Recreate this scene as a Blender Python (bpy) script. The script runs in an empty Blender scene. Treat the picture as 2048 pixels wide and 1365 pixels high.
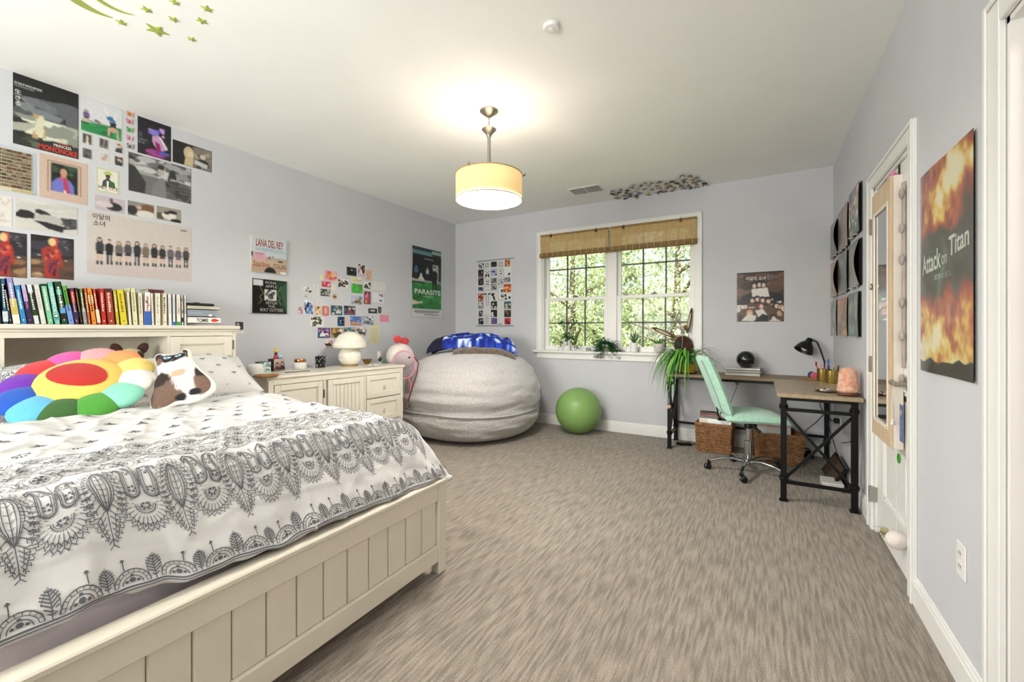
import bpy, bmesh, math, random
import numpy as np
from math import sin, cos, pi, radians, sqrt, atan2, hypot
from mathutils import Vector, Matrix, noise

# ------------------------------------------------------------------ camera
scene = bpy.context.scene
COL = scene.collection
FPX, CX, CY, CAMH = 853.3, 1024.0, 660.0, 1.205
YAW = math.atan(496.0 / FPX)
CAM = (3.846, -4.972, CAMH)
FW = (-sin(YAW), cos(YAW)); RT = (cos(YAW), sin(YAW))
cd = bpy.data.cameras.new('camera'); cam = bpy.data.objects.new('camera', cd); COL.objects.link(cam)
cam.location = CAM; cam.rotation_euler = (pi / 2, 0, YAW)
cd.sensor_width = 36.0; cd.lens = FPX / 2048 * 36.0
cd.shift_y = -(1365 / 2 - CY) / 2048
cd.clip_start = 0.03; cd.clip_end = 200
scene.camera = cam

# ------------------------------------------------------------------ world, sun, exposure
scene.view_settings.view_transform = 'Standard'
scene.view_settings.look = 'None'
scene.view_settings.gamma = 1.0
scene.view_settings.use_curve_mapping = False
scene.view_settings.exposure = 0.46
world = bpy.data.worlds.new('sky'); scene.world = world; world.use_nodes = True
wn = world.node_tree.nodes; wl = world.node_tree.links; wn.clear()
sky = wn.new('ShaderNodeTexSky'); sky.sky_type = 'NISHITA'; sky.sun_disc = False
sky.sun_elevation = radians(52); sky.sun_rotation = radians(200); sky.air_density = 1.0; sky.dust_density = 5.0
bg = wn.new('ShaderNodeBackground'); bg.inputs[1].default_value = 0.50
wo = wn.new('ShaderNodeOutputWorld')
wl.new(sky.outputs[0], bg.inputs[0]); wl.new(bg.outputs[0], wo.inputs[0])
sl = bpy.data.lights.new('sun', 'SUN'); sl.energy = 7.0; sl.angle = radians(0.6); sl.color = (1.0, 0.95, 0.86)
sun = bpy.data.objects.new('sun', sl); COL.objects.link(sun)
sun.rotation_euler = (radians(44), 0, radians(35))      # shines from behind the house onto the trees outside

LAMP_W = 2.2          # watts of each bulb in the pendant
# room constants (metres): back-left corner on the floor is the origin, the window wall is y = 0
W, H = 4.44, 2.743
YF = -6.45            # wall behind the camera
WT = 0.13             # wall thickness

# lights: fill at an added, unseen window behind the camera, the hall door, and a portal that guides sky light through the window in view
def area(name, loc, rot, sx, sy, power, col, portal=False):
    l = bpy.data.lights.new(name, 'AREA'); l.shape = 'RECTANGLE'; l.size = sx; l.size_y = sy; l.energy = power; l.color = col
    if portal: l.cycles.is_portal = True
    o = bpy.data.objects.new(name, l); COL.objects.link(o); o.location = loc; o.rotation_euler = rot
    return o
area('added_window_fill', (1.9, YF - WT - 0.35, 1.35), (radians(114), 0, 0), 2.5, 1.5, 185, (1.0, 0.985, 0.96))  # added fill, tilted up to brighten the ceiling
area('hall_lamp_light', (W + 0.85, -3.75, 2.45), (0, 0, 0), 0.4, 0.4, 14, (1.0, 0.84, 0.78))
area('window_portal', (2.32, 0.2, 1.67), (radians(-90), 0, 0), 1.8, 1.44, 1, (1, 1, 1), True)

# ------------------------------------------------------------------ helpers
def ray(px, py):
    u = (px - CX) / FPX; v = -(py - CY) / FPX
    return (FW[0] + u * RT[0], FW[1] + u * RT[1], v)
def _on(ax, px, py, val):
    d = ray(px, py); t = (val - CAM[ax]) / d[ax]
    return Vector([CAM[i] + t * d[i] for i in range(3)])
def onx(px, py, v=0.0): return _on(0, px, py, v)
def ony(px, py, v=0.0): return _on(1, px, py, v)
def onz(px, py, v=0.0): return _on(2, px, py, v)

def lin(c):
    c = c.lstrip('#'); r = []
    for i in (0, 2, 4):
        s = int(c[i:i + 2], 16) / 255
        r.append(s / 12.92 if s <= 0.04045 else ((s + 0.055) / 1.055) ** 2.4)
    return (r[0], r[1], r[2], 1.0)

MATS = {}
def mat(name, col, rough=0.55, metal=0.0, var=0.06, vscale=12.0, bump=0.0, bscale=60.0, col2=None, stretch=None,
        spec=0.5, coat=0.0, trans=0.0, emit=0.0, emitcol=None, sheen=0.0, sss=0.0, ior=1.45, alpha=1.0, detail=4.0):
    if name in MATS: return MATS[name]
    m = bpy.data.materials.new(name); m.use_nodes = True
    nt = m.node_tree; N = nt.nodes; L = nt.links
    b = N['Principled BSDF']
    c = lin(col)
    b.inputs['Roughness'].default_value = rough; b.inputs['Metallic'].default_value = metal
    b.inputs['Specular IOR Level'].default_value = spec; b.inputs['IOR'].default_value = ior
    b.inputs['Coat Weight'].default_value = coat; b.inputs['Coat Roughness'].default_value = 0.06
    b.inputs['Transmission Weight'].default_value = trans
    b.inputs['Sheen Weight'].default_value = sheen; b.inputs['Sheen Roughness'].default_value = 0.6
    b.inputs['Subsurface Weight'].default_value = sss
    if sss: b.inputs['Subsurface Radius'].default_value = (0.03, 0.02, 0.015)
    b.inputs['Alpha'].default_value = alpha
    if emit:
        b.inputs['Emission Color'].default_value = lin(emitcol or col); b.inputs['Emission Strength'].default_value = emit
    tc = N.new('ShaderNodeTexCoord'); mp = N.new('ShaderNodeMapping'); L.new(tc.outputs['Object'], mp.inputs[0])
    if stretch: mp.inputs['Scale'].default_value = stretch
    nz = N.new('ShaderNodeTexNoise'); nz.inputs['Scale'].default_value = vscale; nz.inputs['Detail'].default_value = detail
    L.new(mp.outputs[0], nz.inputs[0])
    rp = N.new('ShaderNodeValToRGB')
    c2 = lin(col2) if col2 else tuple(x * (1 - 2.2 * var) for x in c[:3]) + (1,)
    c1 = c if col2 else tuple(min(1, x * (1 + var)) for x in c[:3]) + (1,)
    rp.color_ramp.elements[0].position = 0.32; rp.color_ramp.elements[1].position = 0.68
    rp.color_ramp.elements[0].color = c2; rp.color_ramp.elements[1].color = c1
    L.new(nz.outputs[0], rp.inputs[0]); L.new(rp.outputs[0], b.inputs['Base Color'])
    if bump:
        n2 = N.new('ShaderNodeTexNoise'); n2.inputs['Scale'].default_value = bscale; n2.inputs['Detail'].default_value = 3
        L.new(mp.outputs[0], n2.inputs[0])
        bp = N.new('ShaderNodeBump'); bp.inputs['Strength'].default_value = bump; bp.inputs['Distance'].default_value = 0.01
        L.new(n2.outputs[0], bp.inputs['Height']); L.new(bp.outputs[0], b.inputs['Normal'])
    MATS[name] = m
    return m

def ink(name='print_ink', rough=0.5, coat=0.0, grain=0.10):
    """flat print: colour comes from the printed faces themselves, with a little paper grain"""
    if name in MATS: return MATS[name]
    m = bpy.data.materials.new(name); m.use_nodes = True
    N = m.node_tree.nodes; L = m.node_tree.links; b = N['Principled BSDF']
    a = N.new('ShaderNodeAttribute'); a.attribute_name = 'Col'
    tc = N.new('ShaderNodeTexCoord'); nz = N.new('ShaderNodeTexNoise'); nz.inputs['Scale'].default_value = 90
    L.new(tc.outputs['Object'], nz.inputs[0])
    mx = N.new('ShaderNodeMix'); mx.data_type = 'RGBA'; mx.blend_type = 'OVERLAY'; mx.inputs[0].default_value = grain
    L.new(a.outputs['Color'], mx.inputs[6]); L.new(nz.outputs['Color'], mx.inputs[7])
    L.new(mx.outputs[2], b.inputs['Base Color'])
    b.inputs['Roughness'].default_value = rough; b.inputs['Coat Weight'].default_value = coat; b.inputs['Coat Roughness'].default_value = 0.08
    MATS[name] = m
    return m

class MB:
    """collects shapes; build() links them as ONE mesh object"""
    def __init__(self, M=None): self.v = []; self.f = []; self.c = []; self.M = M
    def add(self, vs, fs, col=None):
        o = len(self.v)
        if self.M is not None: vs = [self.M @ Vector(p) for p in vs]
        self.v += [tuple(p) for p in vs]; self.f += [tuple(i + o for i in f) for f in fs]
        self.c += [col] * len(fs)
        return self
    def box(self, x0, x1, y0, y1, z0, z1, ch=0.0, col=None):
        if x0 > x1: x0, x1 = x1, x0
        if y0 > y1: y0, y1 = y1, y0
        if z0 > z1: z0, z1 = z1, z0
        ch = min(ch, 0.45 * (x1 - x0), 0.45 * (y1 - y0), 0.45 * (z1 - z0))
        if ch <= 0:
            return self.add([(x0,y0,z0),(x1,y0,z0),(x1,y1,z0),(x0,y1,z0),(x0,y0,z1),(x1,y0,z1),(x1,y1,z1),(x0,y1,z1)],
                [(0,3,2,1),(4,5,6,7),(0,1,5,4),(1,2,6,5),(2,3,7,6),(3,0,4,7)], col)
        vs = []; idx = {}
        for i, X in enumerate((x0, x1)):
            for j, Y in enumerate((y0, y1)):
                for k, Z in enumerate((z0, z1)):
                    sx, sy, sz = (1, -1)[i] * ch, (1, -1)[j] * ch, (1, -1)[k] * ch
                    idx[i,j,k] = len(vs)
                    vs += [(X, Y + sy, Z + sz), (X + sx, Y, Z + sz), (X + sx, Y + sy, Z)]
        g = lambda i, j, k, a: idx[i,j,k] + a
        fs = []
        for i in (0, 1):
            q = [g(i,0,0,0), g(i,0,1,0), g(i,1,1,0), g(i,1,0,0)]; fs.append(q if i == 0 else q[::-1])
            q = [g(0,i,0,1), g(1,i,0,1), g(1,i,1,1), g(0,i,1,1)]; fs.append(q if i == 0 else q[::-1])
            q = [g(0,0,i,2), g(0,1,i,2), g(1,1,i,2), g(1,0,i,2)]; fs.append(q if i == 0 else q[::-1])
        for i in (0, 1):
            for j in (0, 1):
                fs.append([g(i,j,0,0), g(i,j,0,1), g(i,j,1,1), g(i,j,1,0)])
                fs.append([g(i,0,j,0), g(i,0,j,2), g(i,1,j,2), g(i,1,j,0)])
                fs.append([g(0,i,j,1), g(0,i,j,2), g(1,i,j,2), g(1,i,j,1)])
                for k in (0, 1): fs.append([g(i,j,k,0), g(i,j,k,1), g(i,j,k,2)])
        return self.add(vs, fs, col)
    def tube(self, path, r, n=8, caps=True, col=None, closed=False, squash=None):
        P = [Vector(p) for p in path]; k = len(P)
        rr = r if isinstance(r, (list, tuple)) else [r] * k
        vs = []; fs = []
        up = None
        for i in range(k):
            a = P[i - 1] if (i > 0 or closed) else P[i]; b = P[(i + 1) % k] if (i < k - 1 or closed) else P[i]
            t = (b - a); t = t.normalized() if t.length > 1e-9 else Vector((0, 0, 1))
            if up is None:
                up = Vector((0, 0, 1)) if abs(t.z) < 0.9 else Vector((1, 0, 0))
            s = t.cross(up)
            if s.length < 1e-6: s = t.cross(Vector((0, 1, 0)))
            s.normalize(); u = s.cross(t).normalized(); up = u
            for j in range(n):
                an = 2 * pi * (j + 0.5) / n
                sq = squash or (1, 1)
                vs.append(P[i] + s * (cos(an) * rr[i] * sq[0]) + u * (sin(an) * rr[i] * sq[1]))
        m = k if closed else k - 1
        for i in range(m):
            i2 = (i + 1) % k
            for j in range(n):
                j2 = (j + 1) % n
                fs.append((i * n + j, i * n + j2, i2 * n + j2, i2 * n + j))
        if caps and not closed:
            fs.append(tuple(range(n))[::-1]); fs.append(tuple((k - 1) * n + j for j in range(n)))
        return self.add(vs, [f[::-1] for f in fs], col)
    def bar(self, a, b, w, h=None, col=None):
        """square bar between two points"""
        return self.tube([a, b], w / sqrt(2), 4, True, col)
    def lathe(self, prof, n=24, c=(0, 0, 0), col=None, fx=1.0, fy=1.0, ribs=0, rib=0.0):
        vs = []; fs = []; k = len(prof)
        for (r, z) in prof:
            for j in range(n):
                a = 2 * pi * j / n; q = r * (1 + (rib * cos(ribs * a) if ribs else 0))
                vs.append((c[0] + q * cos(a) * fx, c[1] + q * sin(a) * fy, c[2] + z))
        for i in range(k - 1):
            for j in range(n):
                j2 = (j + 1) % n
                fs.append((i * n + j, i * n + j2, (i + 1) * n + j2, (i + 1) * n + j))
        if prof[0][0] > 1e-6: fs.append(tuple(range(n))[::-1])
        if prof[-1][0] > 1e-6: fs.append(tuple((k - 1) * n + j for j in range(n)))
        return self.add(vs, fs, col)
    def ell(self, c, r, nu=16, nv=10, col=None, M=None, fn=None):
        vs = []; fs = []
        for i in range(nv + 1):
            th = pi * i / nv
            for j in range(nu):
                ph = 2 * pi * j / nu
                p = Vector((sin(th) * cos(ph), sin(th) * sin(ph), cos(th)))
                s = fn(p) if fn else 1.0
                p = Vector((p.x * r[0] * s, p.y * r[1] * s, p.z * r[2] * s))
                if M is not None: p = M @ p
                vs.append(p + Vector(c))
        for i in range(nv):
            for j in range(nu):
                j2 = (j + 1) % nu
                fs.append((i * nu + j, (i + 1) * nu + j, (i + 1) * nu + j2, i * nu + j2))
        return self.add(vs, fs, col)
    def prism(self, poly, d0, d1, axis='z', col=None):
        def P(a, b, d): return {'z': (a, b, d), 'x': (d, a, b), 'y': (a, d, b)}[axis]
        n = len(poly); vs = [P(a, b, d0) for a, b in poly] + [P(a, b, d1) for a, b in poly]
        fs = [tuple(range(n))[::-1], tuple(range(n, 2 * n))] + [(i, (i + 1) % n, n + (i + 1) % n, n + i) for i in range(n)]
        return self.add(vs, fs, col)
    def grid(self, fn, nu, nv, col=None, closed_u=False):
        vs = [fn(i / nu, j / nv) for j in range(nv + 1) for i in range(nu + 1)]
        fs = [(j*(nu+1)+i, j*(nu+1)+i+1, (j+1)*(nu+1)+i+1, (j+1)*(nu+1)+i) for j in range(nv) for i in range(nu)]
        return self.add(vs, fs, col)
    def mesh(self, name, smooth=None):
        me = bpy.data.meshes.new(name); me.from_pydata(self.v, [], self.f)
        if any(c is not None for c in self.c):
            at = me.color_attributes.new('Col', 'FLOAT_COLOR', 'CORNER')
            buf = []
            for p in me.polygons:
                c = self.c[p.index]
                c = lin(c) if isinstance(c, str) else (c or (0.8, 0.8, 0.8, 1))
                buf += list(c) * p.loop_total
            at.data.foreach_set('color', buf)
        me.validate(); me.update()
        if smooth:
            me.polygons.foreach_set('use_smooth', [True] * len(me.polygons))
            me.set_sharp_from_angle(angle=radians(smooth))
        return me
    def build(self, name, m, parent=None, smooth=None, fixn=False):
        me = self.mesh(name, smooth)
        if fixn:
            bm = bmesh.new(); bm.from_mesh(me); bmesh.ops.recalc_face_normals(bm, faces=bm.faces); bm.to_mesh(me); bm.free()
        if m is not None: me.materials.append(m)
        o = bpy.data.objects.new(name, me); COL.objects.link(o)
        if parent is not None: o.parent = parent
        return o

def tag(o, label=None, cat=None, group=None, kind=None):
    if label: o['label'] = label
    if cat: o['category'] = cat
    if group: o['group'] = group
    if kind: o['kind'] = kind
    return o
def thing(name, label, cat, loc=(0, 0, 0), rotz=0.0, group=None, rot=None):
    o = bpy.data.objects.new(name, None); COL.objects.link(o); o.empty_display_size = 0.1
    o.location = loc; o.rotation_euler = rot or (0, 0, rotz)
    return tag(o, label, cat, group)
def struct(o): o['kind'] = 'structure'; return o
def share(name, me, parent, loc=(0, 0, 0), rot=(0, 0, 0), scale=None):
    o = bpy.data.objects.new(name, me); COL.objects.link(o); o.parent = parent
    o.location = loc; o.rotation_euler = rot
    if scale: o.scale = scale
    return o

# ---- print: coloured flat polygons laid on a sheet, u to the right, v downwards, both 0..1
_TXT = {}
def text_polys(s, bold=0.0):
    key = (s, bold)
    if key in _TXT: return _TXT[key]
    cu = bpy.data.curves.new('lettering', 'FONT'); cu.body = s; cu.offset = bold; cu.resolution_u = 3
    ob = bpy.data.objects.new('lettering', cu); COL.objects.link(ob)
    dg = bpy.context.evaluated_depsgraph_get(); dg.update()
    me = ob.evaluated_get(dg).to_mesh()
    vs = [(v.co.x, v.co.y) for v in me.vertices]; fs = [tuple(p.vertices) for p in me.polygons]
    ob.evaluated_get(dg).to_mesh_clear()
    bpy.data.objects.remove(ob); bpy.data.curves.remove(cu)
    if vs:
        x0 = min(v[0] for v in vs); x1 = max(v[0] for v in vs); y0 = min(v[1] for v in vs); y1 = max(v[1] for v in vs)
        vs = [((x - x0) / max(1e-6, x1 - x0), 1 - (y - y0) / max(1e-6, y1 - y0)) for x, y in vs]
    _TXT[key] = (vs, fs)
    return _TXT[key]

class Pr:
    def __init__(self, base): self.ops = []; self.base = base; self.lay = 0
    def poly(self, pts, col): self.lay += 1; self.ops.append(([tuple(p) for p in pts], [tuple(range(len(pts)))], col, self.lay, 0)); return self
    def rect(self, u0, v0, u1, v1, col): return self.poly([(u0, v0), (u1, v0), (u1, v1), (u0, v1)], col)
    def ell(self, u, v, ru, rv, col, n=14, a0=0.0, a1=2 * pi):
        return self.poly([(u + ru * cos(a0 + (a1 - a0) * i / n), v + rv * sin(a0 + (a1 - a0) * i / n)) for i in range(n + (0 if a1 - a0 > 6.2 else 1))], col)
    def frame(self, u0, v0, u1, v1, w, col, wv=None):
        wv = wv or w
        for a in ((u0, v0, u1, v0 + wv), (u0, v1 - wv, u1, v1), (u0, v0 + wv, u0 + w, v1 - wv), (u1 - w, v0 + wv, u1, v1 - wv)): self.rect(*a, col)
        return self
    def text(self, s, u0, v0, u1, v1, col, bold=0.0, skew=0.0):
        vs, fs = text_polys(s, bold)
        if vs:
            self.lay += 1
            self.ops.append(([(u0 + (u1 - u0) * x, v0 + (v1 - v0) * y + skew * x) for x, y in vs], fs, col, self.lay, 1))
        return self
    def vtext(self, s, u0, v0, u1, v1, col, bold=0.0):
        """lettering that runs down a spine"""
        vs, fs = text_polys(s, bold)
        self.lay += 1
        self.ops.append(([(u1 - (u1 - u0) * y, v0 + (v1 - v0) * x) for x, y in vs], fs, col, self.lay, 1))
        return self
    def lines(self, u0, v0, u1, v1, n, col, seed=1, fill=0.5):
        r = random.Random(seed)
        for i in range(n):
            v = v0 + (v1 - v0) * (i + 0.5) / n; h = (v1 - v0) / n * fill / 2
            self.rect(u0 + r.uniform(0, 0.1) * (u1 - u0), v - h, u1 - r.uniform(0, 0.35) * (u1 - u0), v + h, col)
        return self
    def blobs(self, u0, v0, u1, v1, cols, n, seed, s=0.2):
        r = random.Random(seed)
        for i in range(n):
            cu, cv = r.uniform(u0, u1), r.uniform(v0, v1); k = r.randint(5, 8); ph = r.random() * 6
            pts = []
            for j in range(k):
                a = ph + 2 * pi * j / k; q = s * r.uniform(0.45, 1.0)
                pts.append((min(u1, max(u0, cu + q * (u1 - u0) * cos(a))), min(v1, max(v0, cv + q * (v1 - v0) * sin(a)))))
            self.poly(pts, r.choice(cols))
        return self
    def person(self, u, v, w, h, hair, top, low, skin='#d9b49a', long_hair=True, boots='#141414', bare=True):
        """standing figure: u centre, v head top, w shoulder width, h height"""
        hd = h * 0.15; hw = w * 0.36
        if long_hair: self.poly([(u - hw * .8, v + hd * .3), (u - hw * .5, v), (u + hw * .5, v), (u + hw * .8, v + hd * .3), (u + hw * .95, v + h * .26), (u - hw * .95, v + h * .26)], hair)
        for s in (-1, 1):
            self.poly([(u + s * w * .06, v + h * .5), (u + s * w * .36, v + h * .5), (u + s * w * .30, v + h * .96), (u + s * w * .12, v + h * .96)], skin if bare else low)
            self.rect(min(u + s * w * .08, u + s * w * .36), v + h * .86, max(u + s * w * .08, u + s * w * .36), v + h, boots)
        self.poly([(u - w * .38, v + h * .44), (u + w * .38, v + h * .44), (u + w * .42, v + h * .62), (u - w * .42, v + h * .62)], low)
        self.poly([(u - w * .14, v + h * .16), (u + w * .14, v + h * .16), (u + w * .5, v + h * .23), (u + w * .52, v + h * .5), (u + w * .36, v + h * .5), (u - w * .36, v + h * .5), (u - w * .52, v + h * .5), (u - w * .5, v + h * .23)], top)
        self.ell(u, v + hd * .55, hw * .55, hd * .52, skin, 10)
        self.ell(u, v + hd * .3, hw * .62, hd * .36, hair, 10, pi, 2 * pi)
        return self
    def head(self, u, v, ru, rv, skin, hair, top, long_hair=True):
        """head and shoulders"""
        if long_hair: self.ell(u, v + rv * .3, ru * 1.45, rv * 1.6, hair)
        self.poly([(u - ru * .4, v + rv * .7), (u + ru * .4, v + rv * .7), (u + ru * 2.2, v + rv * 2), (u + ru * 2.5, v + rv * 4), (u - ru * 2.5, v + rv * 4), (u - ru * 2.2, v + rv * 2)], top)
        self.ell(u, v, ru, rv, skin); self.ell(u, v - rv * .35, ru * 1.1, rv * .8, hair, 12, pi, 2 * pi)
        return self
    def raster(self, nu, nv, soft, grain, seed):
        """paint the shapes into a (nv+1, nu+1) grid of linear colours"""
        im = np.empty((nv + 1, nu + 1, 3)); im[:] = lin(self.base)[:3]
        U, V = np.meshgrid(np.arange(nu + 1) / nu, np.arange(nv + 1) / nv)
        for pts, fs, col, lay, is_text in self.ops:
            if is_text: continue
            c = lin(col)[:3]; us = [p[0] for p in pts]; vs = [p[1] for p in pts]
            i0, i1 = max(0, int(min(us) * nu)), min(nu, int(max(us) * nu) + 1); j0, j1 = max(0, int(min(vs) * nv)), min(nv, int(max(vs) * nv) + 1)
            if i1 < i0 or j1 < j0: continue
            u = U[j0:j1 + 1, i0:i1 + 1]; v = V[j0:j1 + 1, i0:i1 + 1]; ins = np.zeros(u.shape, bool); k = len(pts)
            for q in range(k):
                (x1, y1), (x2, y2) = pts[q - 1], pts[q]
                if y1 == y2: continue
                ins ^= ((y1 > v) != (y2 > v)) & (u < (x2 - x1) * (v - y1) / (y2 - y1) + x1)
            im[j0:j1 + 1, i0:i1 + 1][ins] = c
        rs = np.random.RandomState(seed)
        def blur(a):
            for ax in (0, 1):
                p = np.concatenate([a.take([0], ax), a, a.take([-1], ax)], ax); n = a.shape[ax]
                a = (p.take(range(0, n), ax) + 2 * p.take(range(1, n + 1), ax) + p.take(range(2, n + 2), ax)) / 4
            return a
        for _ in range(soft): im = blur(im)
        if grain:
            g = blur(rs.rand(nv + 1, nu + 1, 1)) - .5; im = im * (1 + grain * 2.2 * g)
        return np.clip(im, 0, 1)
    def put(self, name, P, m, parent=None, back=0.0, eps=0.00004, ras=None, soft=1, grain=.07, seed=1, paint=None, curled=False):
        """P(u, v, d): point on the sheet, d metres proud of it"""
        cl = lambda q: min(1.0, max(0.0, q))
        if ras:
            nu, nv = ras; im = self.raster(nu, nv, soft, grain, seed) if paint is None else paint(nu, nv)
            n = (nu + 1) * (nv + 1)
            vs = [P(i / nu, j / nv, 0) for j in range(nv + 1) for i in range(nu + 1)]; fs = [(j*(nu+1)+i, (j+1)*(nu+1)+i, (j+1)*(nu+1)+i+1, j*(nu+1)+i+1) for j in range(nv) for i in range(nu)]
            rim = list(range(nu + 1)) + [(j + 1) * (nu + 1) + nu for j in range(nv)] + [nv * (nu + 1) + i for i in range(nu - 1, -1, -1)] + [j * (nu + 1) for j in range(nv - 1, 0, -1)]
            r = len(rim)
            if curled:      # the back follows the curl
                vs += [P(i / nu, j / nv, -back) for j in range(nv + 1) for i in range(nu + 1)]; fs += [tuple(n + k for k in q[::-1]) for q in fs]
                fs += [(rim[k], rim[(k + 1) % r], n + rim[(k + 1) % r], n + rim[k]) for k in range(r)]; r = n
            else:
                vs += [P((k % (nu + 1)) / nu, (k // (nu + 1)) / nv, -back) for k in rim]
                fs += [(rim[k], rim[(k + 1) % r], n + (k + 1) % r, n + k) for k in range(r)]; fs.append(tuple(n + k for k in range(r)))
            col = [tuple(im[k // (nu + 1), k % (nu + 1)]) for k in range(n)] + [lin(self.base)[:3]] * r
            ops = [o for o in self.ops if o[4]]; o0 = 1
        else:
            fr = [(0, 0), (1, 0), (1, 1), (0, 1)]
            vs = [P(u, v, 0) for u, v in fr] + [P(u, v, -back) for u, v in fr]
            fs = [(3, 2, 1, 0), (4, 5, 6, 7)] + [(4 + (i + 1) % 4, 4 + i, i, (i + 1) % 4) for i in range(4)]
            col = [lin(self.base)[:3]] * 8; ops = self.ops
        for o in ops:
            k = len(vs); vs += [P(cl(u), cl(v), (eps * o[3] if not ras else 0) + .0003) for u, v in o[0]]
            fs += [tuple(k + i for i in f[::-1]) for f in o[1]]; col += [lin(o[2])[:3]] * len(o[0])
        me = bpy.data.meshes.new(name); me.from_pydata(vs, [], fs)
        at = me.color_attributes.new('Col', 'FLOAT_COLOR', 'POINT')
        at.data.foreach_set('color', [c for q in col for c in (q[0], q[1], q[2], 1.0)])
        me.update(); me.materials.append(m)
        ob = bpy.data.objects.new(name, me); COL.objects.link(ob)
        if parent is not None: ob.parent = parent
        return ob

def wall_map(side, xl, xr, yt, yb, off=0.0015):
    """rectangle on a wall from its pixel columns and the top and bottom read at its right edge"""
    fn, plane = {'left': (onx, off), 'back': (ony, -off), 'right': (onx, W - off)}[side]
    tr = fn(xr, yt, plane); br = fn(xr, yb, plane); tl = fn(xl, (yt + yb) / 2, plane)
    z1, z0 = tr.z, br.z
    if side == 'left':
        a, b = tl.y, tr.y
        return (lambda u, v, d: (off + d, a + (b - a) * u, z1 + (z0 - z1) * v)), (b - a, z1 - z0, (a + b) / 2, (z0 + z1) / 2)
    if side == 'right':
        a, b = tl.y, tr.y
        return (lambda u, v, d: (W - off - d, a + (b - a) * u, z1 + (z0 - z1) * v)), (a - b, z1 - z0, (a + b) / 2, (z0 + z1) / 2)
    a, b = tl.x, tr.x
    return (lambda u, v, d: (a + (b - a) * u, -off - d, z1 + (z0 - z1) * v)), (b - a, z1 - z0, (a + b) / 2, (z0 + z1) / 2)

# ------------------------------------------------------------------ common materials
M_wall = mat('wall_paint', '#d0d1d5', 0.75, var=0.012, vscale=3, bump=0.03, bscale=260, spec=0.2)
M_ceil = mat('ceiling_paint', '#f7f7f4', 0.85, var=0.01, vscale=2, spec=0.1)
M_trim = mat('white_trim', '#f1f0ec', 0.35, var=0.01, vscale=4)
M_cream = mat('cream_lacquer', '#e3ddcc', 0.32, var=0.015, vscale=5, coat=0.15)
M_black = mat('black_metal', '#101011', 0.42, metal=0.4, var=0.1, bump=0.02)
M_blackp = mat('black_plastic', '#121214', 0.4, var=0.1)
M_chrome = mat('chrome', '#c8c9cc', 0.12, metal=1.0, var=0.02)
M_nickel = mat('brushed_nickel', '#b4afa6', 0.28, metal=1.0, var=0.03, stretch=(1, 1, 30), bump=0.03, bscale=80)
M_white = mat('white_ceramic', '#eeece6', 0.28, var=0.02, coat=0.2)
M_card = mat('card_edge', '#d8d3c6', 0.8, var=0.04)
M_page = mat('page_edges', '#e6dfcc', 0.85, var=0.06, vscale=30, stretch=(200, 1, 1))
M_ink = ink()
M_gloss = ink('print_gloss', 0.28, 0.25, 0.08)
# ================================================================== the room
def carpet():
    m = bpy.data.materials.new('striped_carpet'); m.use_nodes = True; MATS['striped_carpet'] = m
    N = m.node_tree.nodes; L = m.node_tree.links; b = N['Principled BSDF']
    b.inputs['Roughness'].default_value = 0.95; b.inputs['Specular IOR Level'].default_value = 0.1
    b.inputs['Sheen Weight'].default_value = 0.25
    tc = N.new('ShaderNodeTexCoord')
    def nz(scale, st, det=3.0, rot=0.0):
        mp = N.new('ShaderNodeMapping'); mp.inputs['Scale'].default_value = st; mp.inputs['Rotation'].default_value = (0, 0, rot)
        L.new(tc.outputs['Object'], mp.inputs[0])
        n = N.new('ShaderNodeTexNoise'); n.inputs['Scale'].default_value = scale; n.inputs['Detail'].default_value = det
        L.new(mp.outputs[0], n.inputs[0]); return n
    streak = nz(1.0, (78, 7, 1), 3.5); grit = nz(230, (1, 1, 1), 2); big = nz(1.4, (1, 1, 1), 3)
    r1 = N.new('ShaderNodeValToRGB'); e = r1.color_ramp.elements
    e[0].position = 0.36; e[1].position = 0.62; e[0].color = lin('#7e766a'); e[1].color = lin('#a59b8d')
    L.new(streak.outputs[0], r1.inputs[0])
    r2 = N.new('ShaderNodeValToRGB'); e = r2.color_ramp.elements
    e[0].position = 0.3; e[1].position = 0.7; e[0].color = (0.62, 0.61, 0.6, 1); e[1].color = (1.22, 1.22, 1.22, 1)
    L.new(grit.outputs[0], r2.inputs[0])
    mx = N.new('ShaderNodeMix'); mx.data_type = 'RGBA'; mx.blend_type = 'MULTIPLY'; mx.inputs[0].default_value = 1.0
    L.new(r1.outputs[0], mx.inputs[6]); L.new(r2.outputs[0], mx.inputs[7])
    r3 = N.new('ShaderNodeValToRGB'); e = r3.color_ramp.elements
    e[0].position = 0.3; e[1].position = 0.7; e[0].color = (0.93, 0.92, 0.91, 1); e[1].color = (1.05, 1.05, 1.05, 1)
    L.new(big.outputs[0], r3.inputs[0])
    m2 = N.new('ShaderNodeMix'); m2.data_type = 'RGBA'; m2.blend_type = 'MULTIPLY'; m2.inputs[0].default_value = 1.0
    L.new(mx.outputs[2], m2.inputs[6]); L.new(r3.outputs[0], m2.inputs[7])
    L.new(m2.outputs[2], b.inputs['Base Color'])
    ad = N.new('ShaderNodeMath'); ad.operation = 'ADD'; L.new(streak.outputs[0], ad.inputs[0]); L.new(grit.outputs[0], ad.inputs[1])
    bp = N.new('ShaderNodeBump'); bp.inputs['Strength'].default_value = 0.5; bp.inputs['Distance'].default_value = 0.006
    L.new(ad.outputs[0], bp.inputs['Height']); L.new(bp.outputs[0], b.inputs['Normal'])
    return m
XH = W + WT + 1.5      # far wall of the hall beyond the open doorway
struct(MB().box(-WT, XH, YF - WT, WT, -0.12, 0).build('floor', carpet()))
struct(MB().box(-WT, XH, YF - WT, WT, H, H + 0.12).build('ceiling', M_ceil))
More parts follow.
